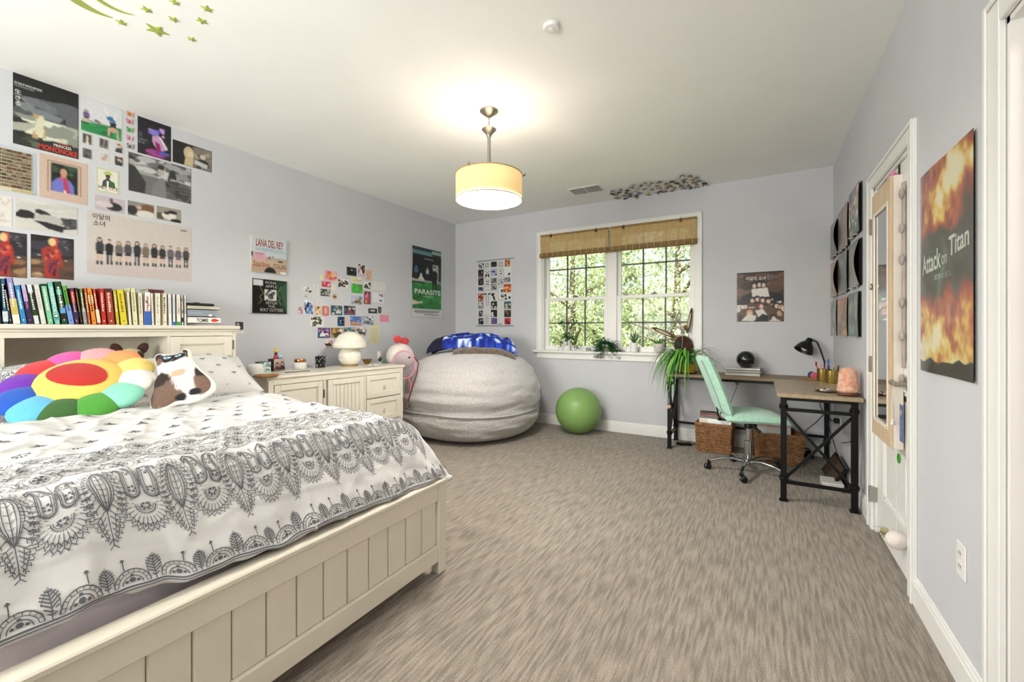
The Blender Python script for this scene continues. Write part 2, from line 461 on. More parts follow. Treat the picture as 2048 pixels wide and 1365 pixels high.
struct(MB().box(-WT, 0, YF - WT, WT, 0, H).build('wall_left', M_wall))

# window opening in the back wall
WX0, WX1, WZ0, WZ1 = 1.412, 3.238, 0.945, 2.396
wb = MB().box(0, WX0, 0, WT, 0, H).box(WX1, W, 0, WT, 0, H).box(WX0, WX1, 0, WT, 0, WZ0 - 0.02).box(WX0, WX1, 0, WT, WZ1, H)
struct(wb.build('wall_back', M_wall))
# right wall with the closet door and the hall doorway
DY0, DY1, DZ = -2.395, -1.665, 2.05          # closet door opening
HY1, HY0 = -3.255, -4.15                     # hall doorway
wr = MB().box(W, W + WT, DY1, WT, 0, H).box(W, W + WT, DY0, DY1, DZ, H).box(W, W + WT, HY1, DY0, 0, H)
wr.box(W, W + WT, HY0, HY1, DZ + 0.02, H).box(W, W + WT, YF - WT, HY0, 0, H)
struct(wr.build('wall_right', M_wall))
# wall behind the camera; its window is added to let fill light in
FX0, FX1, FZ0, FZ1 = 0.8, 3.0, 0.93, 2.3
wf = MB().box(0, FX0, YF - WT, YF, 0, H).box(FX1, W, YF - WT, YF, 0, H).box(FX0, FX1, YF - WT, YF, 0, FZ0).box(FX0, FX1, YF - WT, YF, FZ1, H)
struct(wf.build('wall_front', M_wall))
w3 = thing('added_window_3', None, None, (0, 0, 0)); struct(w3)
b = MB()
for (x0, x1, z0, z1) in ((FX0-.08, FX0, FZ0-.08, FZ1+.08), (FX1, FX1+.08, FZ0-.08, FZ1+.08), (FX0, FX1, FZ1, FZ1+.08), (FX0, FX1, FZ0-.08, FZ0)): b.box(x0, x1, YF, YF + .02, z0, z1, .004)
b.build('casing', M_trim, w3)
b = MB(); xm = (FX0 + FX1) / 2
b.box(FX0, FX0+.05, YF-.1, YF-.06, FZ0, FZ1).box(FX1-.05, FX1, YF-.1, YF-.06, FZ0, FZ1).box(xm-.05, xm+.05, YF-.1, YF-.06, FZ0, FZ1).box(FX0, FX1, YF-.1, YF-.06, FZ0, FZ0+.05).box(FX0, FX1, YF-.1, YF-.06, FZ1-.05, FZ1).box(FX0, FX1, YF-.1, YF-.06, 1.58, 1.63)
w3s = b.build('sash', M_trim, w3)
# hall beyond the doorway and closet behind the closed door
M_hall = mat('hall_paint', '#e6d6d0', 0.8, var=0.01)
struct(MB().box(XH, XH + .1, YF - WT, WT, 0, H).build('wall_hall', M_hall))
struct(MB().box(W + WT, XH, -2.9, -2.8, 0, H).build('wall_hall_end', M_hall))
struct(MB().box(W + WT, XH, -5.2, -5.1, 0, H).build('wall_hall_near', M_hall))

# baseboards: board with a stepped cap
def base(name, pts):
    b = MB()
    for (x0, x1, y0, y1, nx, ny) in pts:
        for (t, z0, z1) in ((0.016, 0, 0.10), (0.012, 0.10, 0.116), (0.007, 0.116, 0.128)):
            if nx: b.box(x0, x0 + nx * t, y0, y1, z0, z1, .002)
            else: b.box(x0, x1, y0, y0 + ny * t, z0, z1, .002)
    return struct(b.build(name, M_trim))
base('baseboard_left', [(0, 0, YF, 0, 1, 0)])
base('baseboard_back', [(0.016, W - 0.016, 0, 0, 0, -1)])
base('baseboard_right', [(W, W, DY1 + .085, 0, -1, 0), (W, W, HY1 + .09, DY0 - .085, -1, 0), (W, W, YF, HY0 - .09, -1, 0)])
base('baseboard_front', [(0, W, YF, YF, 0, 1)])

# ---- window in view: twin double-hung unit
def pzy(px, py, y): return ony(px, py, y)
win = thing('window_1', None, None, (0, 0, 0)); struct(win)
b = MB()
for (x0, x1, z0, z1) in ((1.338, 1.412, .93, 2.47), (3.238, 3.312, .93, 2.47), (1.412, 3.238, 2.396, 2.47)):
    b.box(x0, x1, -.018, 0, z0, z1, .003)
b.box(1.338, 1.352, -.026, -.018, .93, 2.47, .003).box(3.298, 3.312, -.026, -.018, .93, 2.47, .003).box(1.338, 3.312, -.026, -.018, 2.456, 2.47, .003)
b.build('casing', M_trim, win)
MB().box(1.30, 3.35, -.06, .10, .915, .945, .006).build('sill', M_trim, win)
MB().box(1.338, 3.312, -.02, 0, .84, .915, .004).build('apron', M_trim, win)
b = MB().box(1.412, 1.427, 0, .13, .945, 2.396).box(3.223, 3.238, 0, .13, .945, 2.396).box(1.412, 3.238, 0, .13, 2.381, 2.396)
b.build('jamb', M_trim, win)
XM0, XM1 = 2.262, 2.372
MB().box(XM0, XM1, .035, .12, .945, 2.396, .004).build('mullion', M_trim, win)
M_glass = mat('window_glass', '#ffffff', 0.0, var=0.0, trans=1.0, ior=1.0, spec=0.0)
def glassmat():
    m = bpy.data.materials.new('clear_pane'); m.use_nodes = True; N = m.node_tree.nodes; L = m.node_tree.links
    N.remove(N['Principled BSDF']); o = N['Material Output']
    t = N.new('ShaderNodeBsdfTransparent'); t.inputs[0].default_value = (.97, .985, .975, 1)
    g = N.new('ShaderNodeBsdfGlossy'); g.inputs['Roughness'].default_value = 0.02
    fr = N.new('ShaderNodeFresnel'); fr.inputs[0].default_value = 1.18
    mx = N.new('ShaderNodeMixShader'); L.new(fr.outputs[0], mx.inputs[0]); L.new(t.outputs[0], mx.inputs[1]); L.new(g.outputs[0], mx.inputs[2])
    L.new(mx.outputs[0], o.inputs[0]); MATS['clear_pane'] = m; return m
M_pane = glassmat()
M_munt = mat('dark_muntin', '#5b5a58', 0.5, var=0.05)
ZMEET = 1.595
for (x0, x1) in ((FX0 + .05, xm - .05), (xm + .05, FX1 - .05)): MB().box(x0, x1, YF - .082, YF - .078, FZ0 + .05, FZ1 - .05).build('pane', M_pane, w3s)
for (x0, x1) in ((1.427, XM0), (XM1, 3.223)):
    for (z0, z1, yy, bot) in ((ZMEET - .02, 2.381, .085, 0), (.945, ZMEET + .02, .055, 1)):
        s = MB(); r = .045 if not bot else .052
        s.box(x0, x0 + r, yy, yy + .03, z0, z1, .004).box(x1 - r, x1, yy, yy + .03, z0, z1, .004)
        s.box(x0 + r, x1 - r, yy, yy + .03, z1 - .04, z1, .004).box(x0 + r, x1 - r, yy, yy + .03, z0, z0 + (.06 if bot else .04), .004)
        so = s.build('sash', M_trim, win)
        gx0, gx1, gz0, gz1 = x0 + r, x1 - r, z0 + (.06 if bot else .04), z1 - .04
        MB().box(gx0, gx1, yy + .013, yy + .017, gz0, gz1).build('pane', M_pane, so)
        for k in (1, 2):
            xx = gx0 + (gx1 - gx0) * k / 3
            MB().box(xx - .008, xx + .008, yy + .006, yy + .024, gz0, gz1).build('muntin', M_munt, so)
        zz = gz0 + (gz1 - gz0) * .5
        MB().box(gx0, gx1, yy + .006, yy + .024, zz - .008, zz + .008).build('muntin', M_munt, so)
        if bot:
            xx = (gx0 + gx1) / 2
            MB().box(xx - .035, xx + .035, yy - .012, yy + .02, z1, z1 + .012, .003).box(xx - .008, xx + .03, yy - .02, yy, z1 + .012, z1 + .02, .002).build('sash_lock', mat('sash_lock_metal', '#6d6a64', .4, metal=.7), so)

# ---- closet door with casing
d1 = thing('door_1', None, None, (0, 0, 0)); struct(d1)
def casing(parent, y0, y1, z1, w=.083):
    b = MB()
    for (a, c) in ((y0 - w, y0), (y1, y1 + w)):
        b.box(W - .017, W, a, c, 0, z1 + w, .003)
    b.box(W - .017, W, y0, y1, z1, z1 + w, .003)
    b.box(W - .024, W - .017, y0 - w, y0 - w + .02, 0, z1 + w, .004).box(W - .024, W - .017, y1 + w - .02, y1 + w, 0, z1 + w, .004).box(W - .024, W - .017, y0 - w + .02, y1 + w - .02, z1 + w - .02, z1 + w, .004)
    b.build('casing', M_trim, parent)
    MB().box(W, W + WT, y0 - .001, y0 + .016, 0, z1).box(W, W + WT, y1 - .016, y1 + .001, 0, z1).box(W, W + WT, y0, y1, z1 - .016, z1 + .001).build('jamb', M_trim, parent)
casing(d1, DY0, DY1, DZ)
a0, a1 = DY0 + .019, DY1 - .019
sl = MB()
XD = W + .012
st = .115
rails = ((0.012, .22), (.80, .92), (1.03, 1.15), (DZ - .14, DZ - .019))
sl.box(XD, XD + .035, a0, a0 + st, .012, DZ - .019).box(XD, XD + .035, a1 - st, a1, .012, DZ - .019)
for (z0, z1) in ((.012, .24), (.90, 1.05), (DZ - .15, DZ - .019)): sl.box(XD, XD + .035, a0 + st, a1 - st, z0, z1)
slab = sl.build('door_slab', M_trim, d1)
for (z0, z1) in ((.24, .90), (1.05, DZ - .15)):
    p = MB().box(XD + .016, XD + .03, a0 + st, a1 - st, z0, z1)
    for (q0, q1, e0, e1) in ((a0 + st, a0 + st + .022, z0, z1), (a1 - st - .022, a1 - st, z0, z1)): p.box(XD + .004, XD + .017, q0, q1, e0, e1, .005)
    for (e0, e1) in ((z0, z0 + .022), (z1 - .022, z1)): p.box(XD + .004, XD + .017, a0 + st, a1 - st, e0, e1, .005)
    p.box(XD + .008, XD + .017, a0 + st + .05, a1 - st - .05, z0 + .05, z1 - .05, .007)
    p.build('panel', M_trim, slab)
for zz in (.22, 1.0, 1.82):
    MB().box(W - .028, W + .012, a1 + .002, a1 + .020, zz - .045, zz + .045, .001).tube([(W - .022, a1 + .011, zz - .048), (W - .022, a1 + .011, zz + .048)], .007, 8).build('hinge', mat('hinge_steel', '#b9b6ae', .35, metal=.9), d1)
# lever handle
hy, hz = a0 + .065, onx(1811, 770, W).z
lv = MB().lathe([(.0, 0), (.03, 0), (.033, .004), (.03, .01), (.012, .014)], 20)
lv.v = [(XD - z, hy + x, hz + y) for (x, y, z) in lv.v]
lv.tube([(XD - .01, hy, hz), (XD - .055, hy, hz)], .011, 12)
lv.tube([(XD - .055, hy - .006, hz), (XD - .057, hy + .04, hz + .002), (XD - .053, hy + .08, hz + .004), (XD - .045, hy + .108, hz + .008), (XD - .04, hy + .118, hz + .004)], [.011, .010, .009, .009, .007], 10)
lv.build('lever_handle', mat('satin_nickel', '#b9b4aa', .25, metal=1.0), d1, smooth=50, fixn=True)
# ---- hall doorway: casing and jamb, door standing open out of view
d2 = thing('door_2', None, None, (0, 0, 0)); struct(d2)
casing(d2, HY0, HY1, DZ + .02)
b = MB().box(W + .04, W + .055, HY1 - .03, HY1 - .016, 0, DZ).box(W + .04, W + .055, HY0 + .016, HY0 + .03, 0, DZ).box(W + .04, W + .055, HY0, HY1, DZ - .012, DZ + .004)
b.build('door_stop', M_trim, d2)

# ---- outdoors: lawn and trees seen through the window
M_lawn = mat('lawn', '#6f8a45', 0.9, var=0.25, vscale=3)
struct(MB().box(-30, 34, 0.6, 60, -3.3, -3.2).build('ground', M_lawn))
def leafmat(name, c1, c2):
    m = bpy.data.materials.new(name); m.use_nodes = True; N = m.node_tree.nodes; L = m.node_tree.links
    b = N['Principled BSDF']; b.inputs['Roughness'].default_value = 0.45
    oi = N.new('ShaderNodeAttribute'); oi.attribute_name = 'Col'
    rp = N.new('ShaderNodeValToRGB'); rp.color_ramp.elements[0].color = lin(c1); rp.color_ramp.elements[1].color = lin(c2)
    L.new(oi.outputs['Fac'], rp.inputs[0]); L.new(rp.outputs[0], b.inputs['Base Color'])
    tr = N.new('ShaderNodeBsdfTranslucent'); L.new(rp.outputs[0], tr.inputs[0])
    mx = N.new('ShaderNodeMixShader'); mx.inputs[0].default_value = 0.35
    L.new(b.outputs[0], mx.inputs[1]); L.new(tr.outputs[0], mx.inputs[2]); L.new(mx.outputs[0], N['Material Output'].inputs[0])
    MATS[name] = m; return m
M_leafA = leafmat('leaf_green', '#7d9258', '#e6ebc4')
M_leafB = leafmat('leaf_yellowgreen', '#8f9f62', '#eef0d0')
M_bark = mat('bark', '#6b5d4c', 0.9, var=0.3, vscale=8, stretch=(1, 1, .2), bump=.6, bscale=12)
def tree(x, y, h, rx, rz, n, lm, label, seed, ls=.042):
    r = random.Random(seed)
    t = thing('tree', label, 'tree', (x, y, -3.2), 0, 'trees outside the window')
    b = MB(); pth = [(0, 0, 0), (.05, .03, h * .3), (-.04, .06, h * .6), (.03, 0, h * .92)]
    b.tube(pth, [.2, .16, .11, .04], 8)
    for k in range(7):
        a = r.random() * 6.28; z = h * r.uniform(.3, .75)
        b.tube([(0, 0, z), (cos(a) * rx * .4, sin(a) * rx * .4, z + .5), (cos(a) * rx * .75, sin(a) * rx * .75, z + .7)], [.06, .04, .015], 6)
    b.build('trunk', M_bark, t, smooth=60)
    f = MB()
    cl = [(r.gauss(0, .42) * rx, r.gauss(0, .42) * rx, h * .62 + r.uniform(-1, 1) * rz) for _ in range(70)]
    for i in range(int(n * 2.6)):
        c = r.choice(cl); s = ls * r.uniform(.6, 1.5)
        p = Vector((c[0] + r.gauss(0, .34), c[1] + r.gauss(0, .34), c[2] + r.gauss(0, .26)))
        q = Matrix.Rotation(r.random() * 6.28, 3, 'Z') @ Matrix.Rotation(r.gauss(.5, .55), 3, 'X')
        k = r.random() ** 1.2
        f.add([p + q @ Vector(v) for v in ((0, -s, 0), (s * .55, 0, s * .12), (0, s, 0), (-s * .55, 0, s * .12))], [(0, 1, 2, 3)], (k, k, k, 1))
    o = f.build('foliage', lm, t); o['kind'] = 'stuff'
TL = ['tall leafy tree behind the left half of the left sash', 'leafy tree filling the view between both sashes', 'yellow-green leafy tree behind the right sash', 'tree at the right edge of the view through the window', 'tree at the far left edge of the view through the window', 'distant trees closing the view, left one', 'distant trees closing the view, right one']
tree(-.7, 6.2, 7.6, 2.0, 2.4, 5200, M_leafA, TL[0], 1)
tree(1.9, 7.4, 8.2, 2.2, 2.6, 6000, M_leafB, TL[1], 2)
tree(4.3, 6.4, 7.8, 2.0, 2.5, 5200, M_leafB, TL[2], 3)
tree(6.6, 8.2, 8.0, 2.2, 2.5, 4200, M_leafA, TL[3], 4)
tree(-3.6, 8.0, 8.0, 2.2, 2.5, 4200, M_leafA, TL[4], 5)
tree(-2.5, 13, 10, 3.6, 3.6, 5200, M_leafA, TL[5], 6, .11)
tree(3.4, 13, 10.5, 3.8, 3.8, 5600, M_leafA, TL[6], 7, .11)
# ================================================================== bed
BXF = 2.483; BY1 = -3.283; BY0 = -4.965          # foot face, far and near ends of the footboard
HBX = 0.33; HBY1 = -3.185; HBY0 = -5.065; HBZ = 1.236
bed = thing('storage_bed', 'cream panelled bed with a bookcase headboard and a grooved footboard', 'bed', (0, 0, 0))
# headboard carcass
b = MB()
b.box(.012, HBX, HBY0, HBY0 + .025, 0, HBZ - .035, .002).box(.012, HBX, HBY1 - .025, HBY1, 0, HBZ - .035, .002)
b.box(.012, .03, HBY0 + .025, HBY1 - .025, .1, HBZ - .035)
NY0, NY1 = -4.36, -3.628
for y in (NY0 - .018, NY1): b.box(.03, HBX, y, y + .018, .1, HBZ - .035)
b.box(.03, HBX - .01, HBY0 + .025, HBY1 - .025, 0.735, .76).box(.03, HBX + .003, HBY0 + .026, HBY1 - .026, HBZ - .076, HBZ - .034)
b.box(HBX - .02, HBX, HBY0 + .025, HBY1 - .025, .06, .735)
b.build('headboard', M_cream, bed)
MB().box(.012, HBX + .025, HBY0 - .02, HBY1 + .02, HBZ - .028, HBZ, .006).box(.012, HBX + .012, HBY0 - .008, HBY1 + .008, HBZ - .045, HBZ - .028, .005).build('headboard_cap', M_cream, bed)
def framed(b, ax, p0, p1, z0, z1, x, fw=.05, rec=.012, th=.018, bevel=.004):
    """frame-and-panel face on a plane x = const"""
    b.box(x - th, x, p0, p0 + fw, z0, z1, .002).box(x - th, x, p1 - fw, p1, z0, z1, .002)
    b.box(x - th, x, p0 + fw, p1 - fw, z0, z0 + fw, .002).box(x - th, x, p0 + fw, p1 - fw, z1 - fw, z1, .002)
    b.box(x - th, x - rec, p0 + fw, p1 - fw, z0 + fw, z1 - fw)
    for (a, c) in ((p0 + fw, p0 + fw + .008), (p1 - fw - .008, p1 - fw)): b.box(x - rec, x - .005, a, c, z0 + fw, z1 - fw, .002)
    for (a, c) in ((z0 + fw, z0 + fw + .008), (z1 - fw - .008, z1 - fw)): b.box(x - rec, x - .005, p0 + fw, p1 - fw, a, c, .002)
for (y0, y1) in ((NY1 + .02, HBY1 - .028), (HBY0 + .028, NY0 - .02)):
    b = MB(); framed(b, 0, y0, y1, .77, HBZ - .08, HBX + .002, .055)
    dr = b.build('cabinet_door', M_cream, bed)
    yh = y1 + .004 if y1 > -4 else y0 - .004
    for zz in (1.09, .83):
        MB().box(HBX - .01, HBX + .006, yh - .006, yh + .006, zz - .035, zz + .035, .002).build('hinge', mat('antique_hinge', '#6e675a', .4, metal=.8), dr)
# side rails, slat base, footboard
b = MB()
for y0 in (BY0 + .03, BY1 - .055): b.box(HBX, BXF - .04, y0, y0 + .025, .12, .36, .003)
b.box(HBX, BXF - .04, BY0 + .05, BY1 - .05, .28, .31)
b.build('side_rails', M_cream, bed)
for y0, y1 in ((BY0, BY0 + .056), (BY1 - .056, BY1)):
    MB().box(BXF - .052, BXF, y0, y1, 0, .44, .003).build('leg', M_cream, bed)
fb = MB().box(BXF - .04, BXF - .004, BY0 + .056, BY1 - .056, .362, .44, .003).box(BXF - .04, BXF - .004, BY0 + .056, BY1 - .056, .062, .142, .003)
fo = fb.build('footboard', M_cream, bed)
MB().box(BXF - .066, BXF + .006, BY0 - .006, BY1 + .006, .44, .462, .005).build('top_rail', M_cream, bed)
n = 15; y0, y1 = BY0 + .056, BY1 - .056; wv = (y1 - y0) / n
brd = MB().box(BXF - .03, BXF - .018, .0015, wv - .0015, .142, .362, .004).mesh('board', None); brd.materials.append(M_cream)
MB().box(BXF - .036, BXF - .03, y0, y1, .142, .362).build('backing_panel', M_cream, bed)
for i in range(n): share('board', brd, fo, (0, y0 + i * wv, 0))

# mattress with fitted sheet
M_sheet = mat('lilac_sheet', '#e3dde6', 0.85, var=0.03, bump=.12, bscale=25, sheen=.2)
MZ0, MZ1 = .31, .66
mb = MB().box(HBX + .02, BXF - .125, BY0 + .075, BY1 - .075, MZ0, MZ1, .06)
mt = mb.build('mattress', M_sheet, None); tag(mt, 'thick mattress in a pale lilac fitted sheet under the paisley duvet', 'mattress')

# ---- duvet: one draped sheet; s runs along y, v is the distance up from the foot hem
M_duvet = mat('duvet_cotton', '#cbc9c5', 0.9, var=0.02, vscale=5, bump=.10, bscale=300, sheen=.25)
def prof(dist, R_=.12, A_=.95):
    """drop and outward run after 'dist' metres past the start of the rounded edge, then a steep straight fall"""
    if dist <= 0: return 0.0, dist
    a = dist / R_
    if a < A_: return R_ * (1 - cos(a)), R_ * sin(a)
    e = dist - A_ * R_
    return R_ * (1 - cos(A_)) + e * sin(A_), R_ * sin(A_) + e * cos(A_)
DYF, DYN = BY1 + .015, BY0 - .015
def wr(y, x):
    p = Vector((x * 2.1, y * 2.1, 1.7))
    w = .020 * noise.noise(p) + .013 * noise.noise(Vector((x * 6 + y * 3.0, y * 9.0 - x * 2, 4.0))) 
    w += .0065 * noise.noise(Vector((x * 17 + 9, y * 13 + x * 7, 8.0)))
    w += .006 * max(0, 1 - abs(noise.noise(Vector((x * 3.1 - y * 5.2, y * 3.3 + x * 1.7, 11.0)))) * 9) + .005 * max(0, 1 - abs(noise.noise(Vector((x * 6 + y * 2.2, y * 2.3 - x * 5, 21.0)))) * 8)
    w += .007 * (1 - abs(noise.noise(Vector((x * 5 + y * 4, y * 5 - x * 3, 2.0)))) * 2.2)
    return w
XE = 2.195; SE = .22
HEM = [(-5.3, .352), (-4.73, .353), (-4.645, .352), (-4.578, .345), (-4.519, .349), (-4.444, .358), (-4.381, .384), (-4.303, .384), (-4.264, .381), (-4.178, .39), (-4.124, .40), (-4.055, .392), (-3.956, .387), (-3.879, .389), (-3.798, .399), (-3.674, .406), (-3.504, .412), (-3.259, .418), (-3.0, .42)]
def hemlen(y):
    # the duvet hangs lower at the far corner than near the camera
    for (a, p), (c, q) in zip(HEM, HEM[1:]):
        if a <= y <= c: t = (y - a) / (c - a); t = t * t * (3 - 2 * t); return p + (q - p) * t
    return .4
def duvet(s, v, lift=0.0):
    """s: unrolled y position, v: unrolled distance from the foot hem"""
    hl = hemlen(min(DYF, max(DYN, s)))
    dist = hl - v
    if dist > 0: dx, run = prof(dist); x = XE + run
    else: dx = 0.0; x = XE + dist
    y = s; dy = 0.0
    if s > DYF - SE: dy, ry = prof(s - (DYF - SE), .24, 1.25); y = DYF - SE + min(ry, .30)
    elif s < DYN + SE: dy, ry = prof(DYN + SE - s, .24, 1.25); y = DYN + SE - min(ry, .30)
    q = 2.6
    drop = (abs(dx) ** q + abs(dy) ** q) ** (1 / q)
    top = .800 - .03 * max(0, (x - 1.2)) 
    if x < 1.25: top += .012 * (1.25 - x)
    z = top - drop
    w = wr(s, v)
    fade = min(1.0, max(.25, (v + .02) / .3))
    if dist > .18:      # on the hanging part wrinkles push outwards
        f = min(1, (dist - .18) / .15); x += w * f * 1.1; z += w * (1 - f)
    else: z += w
    if x > BXF - .09: z = max(z, .4665)
    if lift:
        e = .004
        a = Vector(duvet(s + e, v)) - Vector(duvet(s - e, v)); c = Vector(duvet(s, v + e)) - Vector(duvet(s, v - e))
        nn = a.cross(c)
        if nn.length > 1e-9:
            nn.normalize()
            if nn.z < 0 and nn.x < 0.2: nn = -nn
            p = Vector((x, y, z)) + nn * lift
            return (p.x, p.y, p.z)
    return (x, y, z)
S0, S1 = DYN - .05, DYF + .10
VTOP = 1.50
NU, NV = 170, 200
def vtop(s): return VTOP * (1.0 + .085 * (s + 4.1)) + .012 * sin(s * 9)
gd = [[duvet(S0 + (S1 - S0) * i / NU, vtop(S0 + (S1 - S0) * i / NU) * j / NV) for i in range(NU + 1)] for j in range(NV + 1)]
b = MB(); b.v = [p for row in gd for p in row]
b.f = [(j*(NU+1)+i, j*(NU+1)+i+1, (j+1)*(NU+1)+i+1, (j+1)*(NU+1)+i) for j in range(NV) for i in range(NU)]; b.c = [None] * len(b.f)
duv = b.build('duvet', M_duvet, None, smooth=180, fixn=True)
tag(duv, 'white duvet printed with grey paisley medallions spread over the bed', 'duvet')
md = duv.modifiers.new('thickness', 'SOLIDIFY'); md.thickness = .022; md.offset = -1
def gpt(s, v):
    """point exactly on the duvet mesh, and its normal"""
    fi = min(NU - 1e-6, max(0, (s - S0) / (S1 - S0) * NU)); fj = min(NV - 1e-6, max(0, v / vtop(s) * NV))
    i, j = int(fi), int(fj); a, c = fi - i, fj - j
    P = [Vector(gd[j][i]), Vector(gd[j][i+1]), Vector(gd[j+1][i+1]), Vector(gd[j+1][i])]
    p = P[0]*(1-a)*(1-c) + P[1]*a*(1-c) + P[2]*a*c + P[3]*(1-a)*c
    n = (P[1]-P[0]+P[2]-P[3]).cross(P[3]-P[0]+P[2]-P[1])
    n.normalize()
    if n.z < 0 and n.x < .3: n = -n
    if n.dot(Vector((.5, 0, 1))) < 0: n = -n
    return p, n

# ---- printed pattern drawn as fine strokes lying in the cloth
class Strokes:
    def __init__(self): self.b = MB()
    def line(self, pts, w):
        """polyline in (s, v) metres"""
        out = []
        for (a, c) in zip(pts, pts[1:]):
            k = max(1, int(hypot(c[0]-a[0], c[1]-a[1]) / .011))
            out += [(a[0] + (c[0]-a[0]) * t / k, a[1] + (c[1]-a[1]) * t / k) for t in range(k)]
        out.append(pts[-1]); vs = []
        for i, p in enumerate(out):
            a = out[max(0, i-1)]; c = out[min(len(out)-1, i+1)]
            tx, ty = c[0]-a[0], c[1]-a[1]; L_ = hypot(tx, ty) or 1
            nx, ny = -ty / L_ * w / 2, tx / L_ * w / 2
            for q in ((p[0]+nx, p[1]+ny), (p[0]-nx, p[1]-ny)):
                P, N_ = gpt(*q); vs.append(P + N_ * .0016)
        self.b.add(vs, [(2*i, 2*i+1, 2*i+3, 2*i+2) for i in range(len(out)-1)])
    def dot(self, s, v, r):
        vs = []
        for k in range(6):
            P, N_ = gpt(s + r * cos(k*pi/3), v + r * sin(k*pi/3)); vs.append(P + N_ * .0016)
        self.b.add(vs, [tuple(range(6))])
SK = Strokes()
def leafpts(s, v, w, h, n=14):
    """pointed leaf hanging down from (s, v): half outlines"""
    def hw(t): return w / 2 * sin(pi * min(1, t * 1.02) ** .80) ** .85 if t < .985 else 0
    L_ = [(s - hw(t / n), v - h * t / n) for t in range(n + 1)]; R_ = [(s + hw(t / n), v - h * t / n) for t in range(n + 1)]
    return L_, R_
def sprig(s, v, ang, l, w=.0022):
    tip = (s + cos(ang) * l, v + sin(ang) * l); SK.line([(s, v), tip], w)
    for f in (.55, .95):
        m = (s + cos(ang) * l * f, v + sin(ang) * l * f)
        for d in (.75, -.75): SK.line([m, (m[0] + cos(ang + d) * l * .42, m[1] + sin(ang + d) * l * .42)], w)
def leaf_medallion(s, v, w, h):
    def sp(t, k): return .21 * w * k * sin(pi * t) ** .9
    T0, T1 = .10, .66
    P = lambda t, k, d: (s + d * sp(t, k), v - h * (T0 + (T1 - T0) * t) + (1 - k) * .0)
    for k, ww in ((1.35, .0016), (1.0, .0024), (.62, .0018)):
        for d in (-1, 1): SK.line([P(t / 14, k, d) for t in range(15)], ww)
    SK.line([(s, v - h * .1), (s, v - h * .84)], .0020)
    for k in range(1, 15):
        for d in (-1, 1):
            a = P(k / 15, 1.0, d); c = P(k / 15, 1.35, d); SK.line([a, (c[0] + d * .002, c[1] - .003)], .0014)
            if k % 2: SK.line([(s, v - h * (T0 + (T1 - T0) * k / 15)), (s + d * sp(k / 15, .5), v - h * (T0 + (T1 - T0) * k / 15) + .006)], .0014)
    for i in range(15):
        t = .09 + .055 * i; env = .50 * w * sin(pi * min(1, t * .98 + .02) ** .85) ** .8
        for d in (-1, 1):
            x0 = sp(max(.02, min(.98, (t - T0) / (T1 - T0))), 1.4) if t < T1 else .004
            if env - x0 < .008: continue
            an = -pi / 2 + d * (1.15 - .75 * t); sprig(s + d * x0, v - h * t, an, (env - x0) * .95, .0018)
            SK.line([(s + d * env * 1.03, v - h * (t - .02)), (s + d * env * 1.12, v - h * (t + .012)), (s + d * env * 1.0, v - h * (t + .02))], .0016)
    sprig(s, v - h * .84, -pi / 2, h * .12, .0020)
    for d in (-1, 1):
        q = [(s + d * .004, v), (s + d * w * .2, v - .008), (s + d * w * .17, v - .026), (s + d * .004, v - .020), (s + d * .004, v)]; SK.line(q, .0018)
def paisley_pair(s, v, w, h):
    for d in (-1, 1):
        spn = [(.205, -.50, .165), (.20, -.36, .175), (.20, -.22, .145), (.255, -.10, .10), (.345, -.055, .075), (.42, -.10, .05), (.45, -.19, .008)]
        spn = [(s + d * a * w, v + b_ * h, r * w) for a, b_, r in spn]
        def outline(k):
            L_, R2 = [], []
            for i, (x, y, r) in enumerate(spn):
                a = spn[max(0, i-1)]; c = spn[min(len(spn)-1, i+1)]; tx, ty = c[0]-a[0], c[1]-a[1]; q = hypot(tx, ty)
                L_.append((x - ty / q * r * k, y + tx / q * r * k)); R2.append((x + ty / q * r * k, y - tx / q * r * k))
            x, y, r = spn[0]; a0 = atan2(R2[0][1] - y, R2[0][0] - x); cap = [(x + r * k * cos(a0 - t * pi / 6 * (1 if d > 0 else 1)), y + r * k * sin(a0 - t * pi / 6)) for t in range(1, 6)]
            return L_[::-1] + cap[::-1] + R2
        o1, o2, o3 = outline(1.0), outline(.80), outline(.52)
        SK.line(o1, .0022); SK.line(o2, .0015); SK.line(o3, .0018)
        for a, c in zip(o1, o2): SK.line([a, c], .0014)
        for (a, c), (e, g) in zip(zip(o1, o1[1:]), zip(o2, o2[1:])):
            for t in (.33, .66): SK.line([(a[0]+(c[0]-a[0])*t, a[1]+(c[1]-a[1])*t), (e[0]+(g[0]-e[0])*t, e[1]+(g[1]-e[1])*t)], .0014)
        x, y, r = spn[0]; y += .01
        for t in range(5): SK.dot(x + .0075 * cos(t * 1.257), y + .0075 * sin(t * 1.257), .0034)
        x, y, r = spn[2]; SK.dot(x, y - .012, .0035); SK.dot(x + .004, y - .004, .003); SK.dot(x - .004, y - .002, .003); SK.dot(x + .002 * d, y + .012, .003)
    cy_ = v - h * .64
    for k, ww in ((1.0, .0022), (.8, .0014), (.45, .0018)): SK.line([(s + w * .22 * k * cos(pi + t * pi / 10), cy_ + h * .13 * k * sin(pi + t * pi / 10)) for t in range(11)], ww)
    for t in range(6): SK.dot(s + .009 * cos(t * 1.05), cy_ - .010 + .009 * sin(t * 1.05), .0036)
    for t in range(18):
        a = pi * (.98 + 1.04 * t / 17); x0, y0 = s + w * .36 * cos(a), v - h * .52 + h * .30 * sin(a); sprig(x0, y0, a, w * .15 + h * .07 * max(0, -sin(a)), .0018)
        SK.line([(s + w * .25 * cos(a), v - h * .56 + h * .22 * sin(a)), (s + w * .31 * cos(a), v - h * .54 + h * .26 * sin(a))], .0014)
    SK.line([(s, v - .002), (s, v - h * .44)], .0018)
